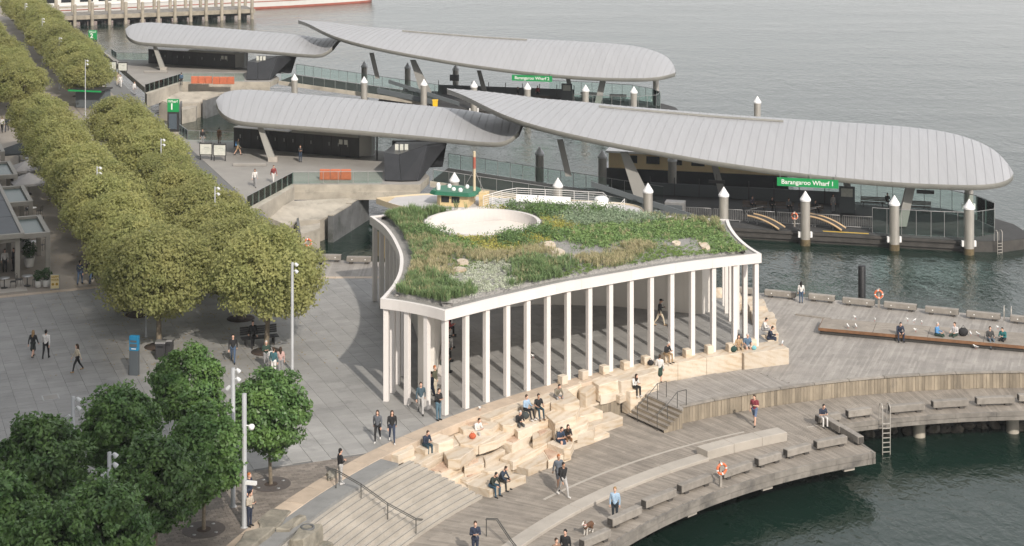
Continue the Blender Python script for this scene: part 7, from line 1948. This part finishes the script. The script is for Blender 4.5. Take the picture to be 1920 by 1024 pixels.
# on the plaza
person(G(62, 670), 'walk', 172, BLACK, (0.03, 0.035, 0.033), HF, 'person with long fair hair in black with a long dark skirt on the left plaza', hl='long', skirt=True, bare=2, h=1.68)
person(G(86, 673), 'walk2', 178, WHITE, BLACK, HB, 'person in a white shirt and black trousers walking away on the left plaza', h=1.8)
person(G(145, 697), 'walk', -60, CREAM, BLACK, HBR, 'person in a pale top and black trousers striding on the left plaza', hl='long', h=1.68, shoe=TAN)
person(G(150, 534), 'walk2', 180, NAVY, JEANS, HB, 'person in a dark navy jacket and jeans walking up the promenade', h=1.75)
person(G(169, 532), 'walk', 175, BLACK, JEANS, HBR, 'person in a black jacket and jeans walking beside the tree row', h=1.8)
person(G(176, 524), 'carry', 178, WHITE, NAVY, HB, 'person in white half hidden by the tree row at the promenade edge', h=1.7)
person(G(437, 680), 'walk', 8, BLACK, JEANS, HB, 'person in an open black jacket and blue jeans below the plane trees', h=1.75)
person(G(474, 652), 'walk2', 20, BLACK, BLACK, HB, 'person all in black in the shade of the nearest waterside tree', h=1.72)
person(G(499, 690), 'stand_phone', 15, DGREEN, GREY, HG, 'grey haired person in a dark vest and grey trousers with a white bag', bag=('bag', WHITE), h=1.68)
person(G(513, 706), 'stand', 160, TEAL, WHITE, HBR, 'person in a teal jacket partly behind the bright green tree', h=1.75)
person(G(526, 702), 'stand', 190, (0.55, 0.36, 0.33), GREY, HBR, 'person in a pale pink top beside the teal jacket', h=1.65, hl='long')
person(G(708, 828), 'walk2', -6, (0.12, 0.13, 0.15), BLACK, HBR, 'person in a grey knit top and wide black trousers holding food', hl='long', shoe=WHITE, h=1.68)
person(G(735, 830), 'walk', 10, BLACK, (0.035, 0.05, 0.09), HBR, 'person in a black jacket and dark jeans walking right of the grey knit top', hl='long', shoe=WHITE, h=1.72)
person(G(638, 908, -0.01), 'stand_cross', 118, BLACK, LGREY, HB, 'person in a black jacket and pale trousers at the top of the steps', shoe=WHITE, h=1.78)
person(G(467, 955), 'stand', 70, NAVY, NAVY, HO, 'person in a navy jacket beside the camera pole', h=1.75)
person(G(468, 987), 'stand_phone', 60, (0.48, 0.42, 0.34), NAVY, HB, 'person in a beige jacket below the camera pole', h=1.66, phone=True)
# in the pavilion
person(G(789, 776), 'walk', 6, (0.06, 0.10, 0.13), LGREY, HBR, 'person in a blue grey jacket and pale grey trousers under the pavilion corner', h=1.78)
person(G(809, 756), 'walk2', -55, NAVY, NAVY, HB, 'person in a dark navy suit walking into the pavilion', h=1.8)
person(G(815, 742), 'stand', 60, OLIVE, CREAM, HO, 'person in an olive jacket and cream trousers behind the navy suit', h=1.75)
person(G(822, 788), 'stand_phone', 40, BLACK, (0.10, 0.18, 0.24), HBR, 'person in a black sweater and blue jeans beside the front corner column', h=1.78)
for x, y, t_, b_, hh, lb, fc in ((816, 684, BLACK, (0.06, 0.08, 0.08), HB, 'person in dark clothes seated on the wall bench nearest the front', 80), (821, 665, BLACK, BLACK, HB, 'person with long dark hair seated second on the wall bench', 90), (820, 640, BLACK, WHITE, HBR, 'person in black with pale trousers seated third on the wall bench', 95), (821, 618, RED, BLACK, HB, 'person in dark red and black seated farthest along the wall bench', 90)):
    p = W(x, y, 0.44); p.x = -4.3; person(p, 'sit_phone', fc, t_, b_, hh, lb, hl='long' if 'long' in lb else 'short')
person(G(1237, 611), 'walk_phone', 78, BLACK, CREAM, HB, 'person in a black vest, cap and cream trousers crossing the pavilion with a phone', hl='cap', shoe=TAN, phone=True, h=1.78, skin=1)
person(W(1249, 668, 0.53) + Vector((0, 0.25, 0)), 'sit_phone', 40, BLACK, TAN, HG, 'person in a black top seated on a stone cube between the columns', h=1.68)
# plinth, upper deck
person(G(1237, 717, Z_UP), 'stand', 165, WHITE, DGREEN, HBR, 'person in a white jumper, dark green skirt and black boots at the plinth', skirt=True, bare=2, h=1.70)
person(W(1188, 727, -0.57), 'sit_phone', 38, WHITE, BLACK, HBR, 'person in a white shirt and black trousers seated on the block by the stair', hl='long', shoe=WHITE)
person(W(1385, 656, 0.0) + Vector((0, 0.22, 0.02)), 'sit_hang', 12, TAN, (0.46, 0.36, 0.24), HBR, 'person in tan clothes seated on the plinth edge', hl='long', shoe=BROWN)
person(W(1402, 654, 0.0) + Vector((0, 0.22, 0.02)), 'sit_hang', 5, (0.10, 0.17, 0.26), WHITE, HG, 'person in a blue shirt and white shorts seated on the plinth edge', bare=3)
person(W(1441, 637, -0.1), 'sit_phone', 75, NAVY, NAVY, HBR, 'person in a navy suit seated at the right end of the plinth', h=1.75)
person(W(1430, 620, -0.1), 'sit_phone', 70, WHITE, GREY, HB, 'person in white half hidden by the right corner column', h=1.7)
person(G(1502, 568.5, Z_UP), 'stand', 175, WHITE, JEANS, HB, 'person with long dark hair in a white top and jeans looking at the water', hl='long', h=1.55)
zp = Z_UP + 0.46
for x, y, ps, fc, t_, b_, hh, lb, kw in ((1688, 628, 'sit_lean', 2, NAVY, NAVY, HB, 'person in navy hunched on the timber platform', {}), (1758, 632, 'sit', 55, (0.10, 0.28, 0.55), DGREEN, HG, 'grey haired person in a blue shirt on the timber platform', dict(shoe=WHITE)), (1793, 632, 'sit', -45, (0.62, 0.60, 0.60), DGREEN, HBR, 'person in a white shirt beside a dark coat on the timber platform', dict(shoe=WHITE)), (1858, 640, 'sit', 4, (0.06, 0.06, 0.06), (0.14, 0.18, 0.22), HBR, 'person in a dark vest and grey sleeves on the timber platform', {}), (1884, 640, 'sit_phone', -35, (0.02, 0.16, 0.17), BLACK, HB, 'person in a teal jacket near the right end of the platform', dict(shoe=TAN))):
    person(W(x, y, zp) + Vector((0, 0.28, 0.0)), ps, fc, t_, b_, hh, lb, **kw)
# terrace
zs = ((797, 836, -0.30, 'sit_phone', 40, NAVY, (0.03, 0.07, 0.10), HBR, 'person in a navy hoodie and jeans seated at the left of the stone terrace', dict(shoe=WHITE)), (893, 812, -0.50, 'sit_phone', 42, WHITE, LGREY, HBR, 'person in a white top and grey trousers beside a red bag on the terrace', dict(shoe=WHITE)),
      (972, 797, -0.42, 'sit_phone', 25, BLACK, (0.10, 0.10, 0.10), HG, 'person in a black jacket with white collar eating on the terrace', {}), (986, 770, -0.02, 'sit', 45, PBLUE, BLACK, HBR, 'person in a pale blue shirt seated on the upper terrace', dict(shoe=WHITE)), (1009, 768, -0.02, 'sit', 22, BLACK, (0.03, 0.06, 0.08), HB, 'person in a black tee shirt seated on the upper terrace', dict(bare=1, shoe=BROWN, skin=1)),
      (1043, 745, 0.0, 'sit_lean', 30, (0.20, 0.18, 0.14), GREY, HB, 'person in a grey brown hoodie seated alone high on the terrace', {}), (1048, 828, -1.28, 'sit_phone', 35, (0.03, 0.05, 0.09), (0.03, 0.05, 0.09), HBR, 'person in a navy dress seated low on the terrace', dict(skirt=True, bare=3)), (1062, 823, -1.28, 'sit_phone', 20, BLACK, BROWN, HBR, 'person in a black top and brown trousers seated low on the terrace', dict(hl='long')),
      (921, 913, -1.64, 'sit_lean', 50, (0.03, 0.04, 0.035), (0.03, 0.08, 0.13), HB, 'person in a dark green jacket and jeans on the lowest terrace block', {}), (938, 902, -1.64, 'sit_lean', 60, (0.035, 0.05, 0.08), BLACK, HBR, 'person in a navy jacket and black trousers on the lowest terrace block', {}))
for x, y, z, ps, fc, t_, b_, hh, lb, kw in zs: person(W(x, y, z), ps, fc, t_, b_, hh, lb, **kw)
# lower boardwalk
person(G(1056, 931, Z_LO), 'walk', 35, BLACK, LGREY, HB, 'person in a black jacket and grey trousers walking on the lower boardwalk', shoe=WHITE, h=1.78, bag=('pack', BLACK), skin=1)
person(G(1047, 916, Z_LO), 'walk2', 20, (0.12, 0.14, 0.17), (0.16, 0.17, 0.19), HO, 'person with bright orange hair in grey just behind the black jacket', bare=2, h=1.8, skin=1)
person(G(1415, 797, Z_LO), 'walk_phone', -25, MAROON, (0.12, 0.17, 0.28), HBR, 'person in a maroon shirt and blue shorts walking on the boardwalk', bare=3, h=1.78, phone=True)
person(W(1541, 784, Z_LO + 0.58), 'sit_phone', 15, NAVY, WHITE, HB, 'person in a navy shirt and white trousers seated on a log bench', bare=1)
person(G(1153, 979, Z_LO), 'stand', -10, PBLUE, (0.02, 0.03, 0.04), HF, 'person in a pale blue jacket and dark trousers standing near the dog', h=1.76)
person(G(891, 1046, Z_LO), 'stand_phone', 8, NAVY, NAVY, HBR, 'person in a navy sweater looking at a phone at the bottom edge', phone=True, h=1.76)
person(G(1060, 1064, Z_LO), 'stand', -20, BLACK, BLACK, HB, 'person in a dark suit cut by the bottom edge', h=1.78); person(G(1043, 1076, Z_LO), 'stand', 30, (0.25, 0.15, 0.1), BLACK, HBR, 'brown haired person cut by the bottom edge left of the dark suit', h=1.66)
# wharves and promenade
for x, y, z, ps, fc, t_, b_, hh, lb, kw in ((478, 351, 0, 'walk', 5, WHITE, GREY, HB, 'person in an open white shirt walking on the nearer forecourt', dict(hl='long')), (513, 344, 0, 'walk2', 30, (0.25, 0.05, 0.05), WHITE, HBR, 'person in dark red with a black backpack on the nearer forecourt', dict(bag=('pack', BLACK))), (411, 269, 0, 'stand', 170, BROWN, BROWN, HB, 'person in brown at the back railing of the nearer forecourt', {}),
    (380, 272, 0, 'stand', 10, BLACK, GREY, HBR, 'person in black behind the left map board', dict(hl='long')), (446, 291, 0, 'walk', 100, (0.25, 0.27, 0.24), TAN, HBR, 'person with a big blue backpack beside the black locker building', dict(bag=('pack', BLUE), bare=2)), (563, 304, 0, 'stand_phone', 15, BLACK, (0.03, 0.05, 0.09), HBR, 'person in dark clothes standing in front of the black locker building', {}),
    (226, 164, 0, 'walk', 10, WHITE, WHITE, HB, 'person all in white on the farther forecourt', dict(hl='long')), (221, 160, 0, 'walk2', 10, (0.5, 0.4, 0.35), CREAM, HBR, 'person in pale brown beside the one in white, farther forecourt', {}), (252, 178, 0, 'stand', 60, WHITE, GREY, HBR, 'person in a white top near the slanting glass rail of the farther wharf', {}), (340, 160, 0, 'stand', 175, (0.06, 0.12, 0.2), BLACK, HBR, 'person in a blue jacket beside the orange barriers', {}),
    (1345, 337, -2.2, 'carry', 170, (0.62, 0.70, 0.03), BLACK, HB, 'person in a bright yellow vest behind the small hanging board', {}), (1562, 398, -3, 'stand', 20, (0.4, 0.38, 0.37), GREY, HBR, 'person in pale grey beside the timetable board', {}), (1008, 184, -3, 'stand', 10, RED, BLACK, HB, 'person in a red top on the farther pontoon', {}), (971, 186, -3, 'stand', 60, BLACK, BLACK, HB, 'person in black on the farther pontoon', {}),
    (4, 248, 0, 'walk', 5, WHITE, BLACK, HB, 'person in a white top at the left edge of the promenade', {}), (13, 247, 0, 'walk2', 5, NAVY, NAVY, HB, 'person in navy beside the white top at the left edge', {}), (82, 352, 0, 'walk', 175, BLACK, BLACK, HB, 'person in black beside the pale parasol', {}), (79, 340, 0, 'walk2', 175, BLACK, BLACK, HBR, 'second person in black just behind the pale parasol', {}), (9, 510, 0.05, 'stand', 20, WHITE, BLACK, HBR, 'person in a white shirt inside the cafe', {}), (26, 508, 0.05, 'stand', -40, BLACK, BLACK, HB, 'person in black inside the cafe beside the post', {})):
    person(W(x, y, z), ps, fc, t_, b_, hh, lb, **kw)
for i, (px, py, t_, lb) in enumerate(((1410, 394, (0.10, 0.09, 0.12), 'first'), (1447, 396, BLACK, 'second'), (1478, 398, (0.14, 0.15, 0.16), 'third'), (1528, 402, BLACK, 'fourth'), (1663, 388, BLACK, 'fifth'))):
    person(W(px, py, -3) + Vector((0, -0.1, 0.48)), 'sit', 14, t_, BLACK, HBR, f'person in dark clothes waiting on the pontoon benches, {lb} from the left')
# ---------------------------------------------------------------- bags, dog, gulls
def bag_thing(p, col, label, s_=1.0):
    mb = MB(); ellip(mb, (0, 0, 0.16 * s_), (0.2 * s_, 0.14 * s_, 0.17 * s_)); mb.tube([(-0.1 * s_, 0, 0.3 * s_), (0, 0, 0.42 * s_), (0.1 * s_, 0, 0.3 * s_)], 0.015, 5)
    o = mb.build('carry_bag', cloth(col), None); o.location = p; tag(o, label, 'bag')
bag_thing(W(886, 823, -0.5), (0.55, 0.13, 0.06), 'red and orange bag beside the person in white on the terrace'); bag_thing(W(984, 786, -0.3), (0.05, 0.06, 0.06), 'dark backpack between the seated people on the terrace', 1.3); bag_thing(W(1220, 685, 0.02), BLACK, 'small black bag on the plinth next to the person in the white jumper'); bag_thing(W(1375, 660, 0.02), (0.02, 0.06, 0.05), 'dark green bag beside the person in tan on the plinth', 1.2); bag_thing(W(1414, 656, 0.02), (0.2, 0.5, 0.55), 'small turquoise bag at the right of the plinth sitters', 0.8); bag_thing(W(1806, 630, zp), BLACK, 'dark coat bundle on the timber platform', 1.7)
def dog():
    seg = [((0, 0.28, 0.47), 0.125, (0, -0.02, 0.45), 0.115, 1), ((0, -0.02, 0.45), 0.115, (0, -0.26, 0.46), 0.14, 1), ((0, -0.30, 0.50), 0.10, (0, -0.40, 0.68), 0.08, 0), ((0, -0.42, 0.72), 0.085, (0, -0.47, 0.72), 0.075, 0), ((0, -0.50, 0.70), 0.05, (0, -0.61, 0.68), 0.034, 0), ((0, 0.36, 0.48), 0.035, (0, 0.52, 0.36), 0.05, 1), ((0, 0.52, 0.36), 0.05, (0, 0.66, 0.33), 0.025, 0)]
    for s_ in (-1, 1):
        seg += [((0.08 * s_, -0.25, 0.42), 0.065, (0.085 * s_, -0.24, 0.24), 0.04, 0), ((0.085 * s_, -0.24, 0.24), 0.038, (0.085 * s_, -0.25, 0.05), 0.03, 0), ((0.085 * s_, -0.25, 0.035), 0.033, (0.085 * s_, -0.31, 0.03), 0.03, 0),
                ((0.08 * s_, 0.26, 0.44), 0.095, (0.09 * s_, 0.17, 0.30), 0.06, 1), ((0.09 * s_, 0.17, 0.30), 0.052, (0.09 * s_, 0.34, 0.20), 0.034, 1), ((0.09 * s_, 0.34, 0.20), 0.032, (0.09 * s_, 0.31, 0.05), 0.028, 0), ((0.09 * s_, 0.31, 0.035), 0.032, (0.09 * s_, 0.25, 0.03), 0.029, 0), ((0.05 * s_, -0.40, 0.79), 0.025, (0.075 * s_, -0.40, 0.87), 0.012, 1)]
    mb = MB()
    for p0, r0, p1, r1, rg in seg: capsule(mb, p0, r0, p1, r1)
    me = remesh(mb, 0.018, 3); n = len(me.polygons); P = np.zeros(n * 3); me.polygons.foreach_get('center', P); P = P.reshape(-1, 3); best = np.full(n, 9.0); rg_ = np.zeros(n, int)
    for p0, r0, p1, r1, rg in seg:
        d = segdist(P, p0, p1, r0, r1); k = d < best; best[k] = d[k]; rg_[k] = rg
    hx = (np.abs(P[:, 0]) > 0.035) & (P[:, 2] > 0.68) & (P[:, 1] > -0.5); rg_[hx] = 1
    me.materials.append(cloth((0.68, 0.65, 0.60))); me.materials.append(cloth((0.13, 0.065, 0.035))); me.polygons.foreach_set('material_index', rg_.astype(np.int32)); me.polygons.foreach_set('use_smooth', np.ones(n, bool)); return me
e = empty('dog', W(1103, 1001, Z_LO), R(-35), label='brown and white dog standing on the lower boardwalk', cat='dog'); inst('body', dog(), e, scale=0.95)
MB().torus((0, -0.34, 0.58), 0.1, 0.012, 'z', 16, 6).build('collar', 'red_paint', e, local=True)
def gull_meshes():
    mb = MB(); capsule(mb, (0, 0.10, 0.15), 0.035, (0, -0.06, 0.17), 0.055); capsule(mb, (0, -0.10, 0.20), 0.032, (0, -0.13, 0.24), 0.032); capsule(mb, (0, -0.16, 0.24), 0.014, (0, -0.20, 0.232), 0.006); b_ = remesh(mb, 0.011, 2); b_.materials.append(M['sign_white'])
    mb = MB()
    for s_ in (-1, 1): capsule(mb, (0.045 * s_, -0.04, 0.185), 0.03, (0.03 * s_, 0.17, 0.16), 0.012)
    w_ = remesh(mb, 0.012, 1); w_.materials.append(M['galv'])
    l_ = MB(); l_.tube([(0.02, 0, 0), (0.02, 0, 0.12)], 0.006, 5); l_ = l_.mesh('leg', 'red_paint'); return b_, w_, l_
gb, gwm, gl = gull_meshes()
gp = [(1590, 616, zp), (1605, 616, zp), (1604, 599, zp), (1640, 603, zp), (1702, 603, zp), (1714, 606, zp), (1728, 608, zp), (1717, 623, zp), (1820, 630, zp), (1834, 631, zp), (1871, 618, zp), (1830, 655, Z_UP), (1000, 672, 0), (900, 770, 0.01), (1467, 648, 0.02)]
gw_ = ['on the platform at its left end', 'second from the platform left end', 'on the far platform edge at the left', 'on the far platform edge, second', 'on the far platform edge, third', 'on the far platform edge, fourth', 'on the far platform edge, fifth', 'right of the hunched navy sitter', 'left of the dark vest sitter', 'just left of the dark vest sitter', 'behind the teal jacket sitter', 'on the deck below the platform', 'on the pavilion floor', 'on the sandstone kerb above the terrace', 'on the right end of the plinth']
for (x, y, z), lb in zip(gp, gw_):
    e = empty('gull', W(x, y, z), rs.random() * 6.28, label=f'small white gull {lb}', cat='bird', group='gulls'); inst('body', gb, e, scale=1.15); inst('wings', gwm, e, scale=1.15)
    for s_ in (0, -0.04): inst('leg', gl, e, (s_, 0, 0))
bpy.data.scenes.remove(TMP)
bpy.data.scenes.remove(TMT)
# ---------------------------------------------------------------- thin harbour haze
hm = bpy.data.materials.new('haze_air'); hm.use_nodes = True
ht = hm.node_tree; ht.nodes.clear()
ho = ht.nodes.new('ShaderNodeOutputMaterial'); hv = ht.nodes.new('ShaderNodeVolumePrincipled')
hv.inputs['Color'].default_value = (0.93, 0.95, 0.97, 1); hv.inputs['Density'].default_value = 0.00022; hv.inputs['Anisotropy'].default_value = 0.2
ht.links.new(hv.outputs[0], ho.inputs['Volume'])
o = MB().box((0, 1700, 134), (2000, 3800, 286)).build('haze', hm)
tag(o, kind='stuff')
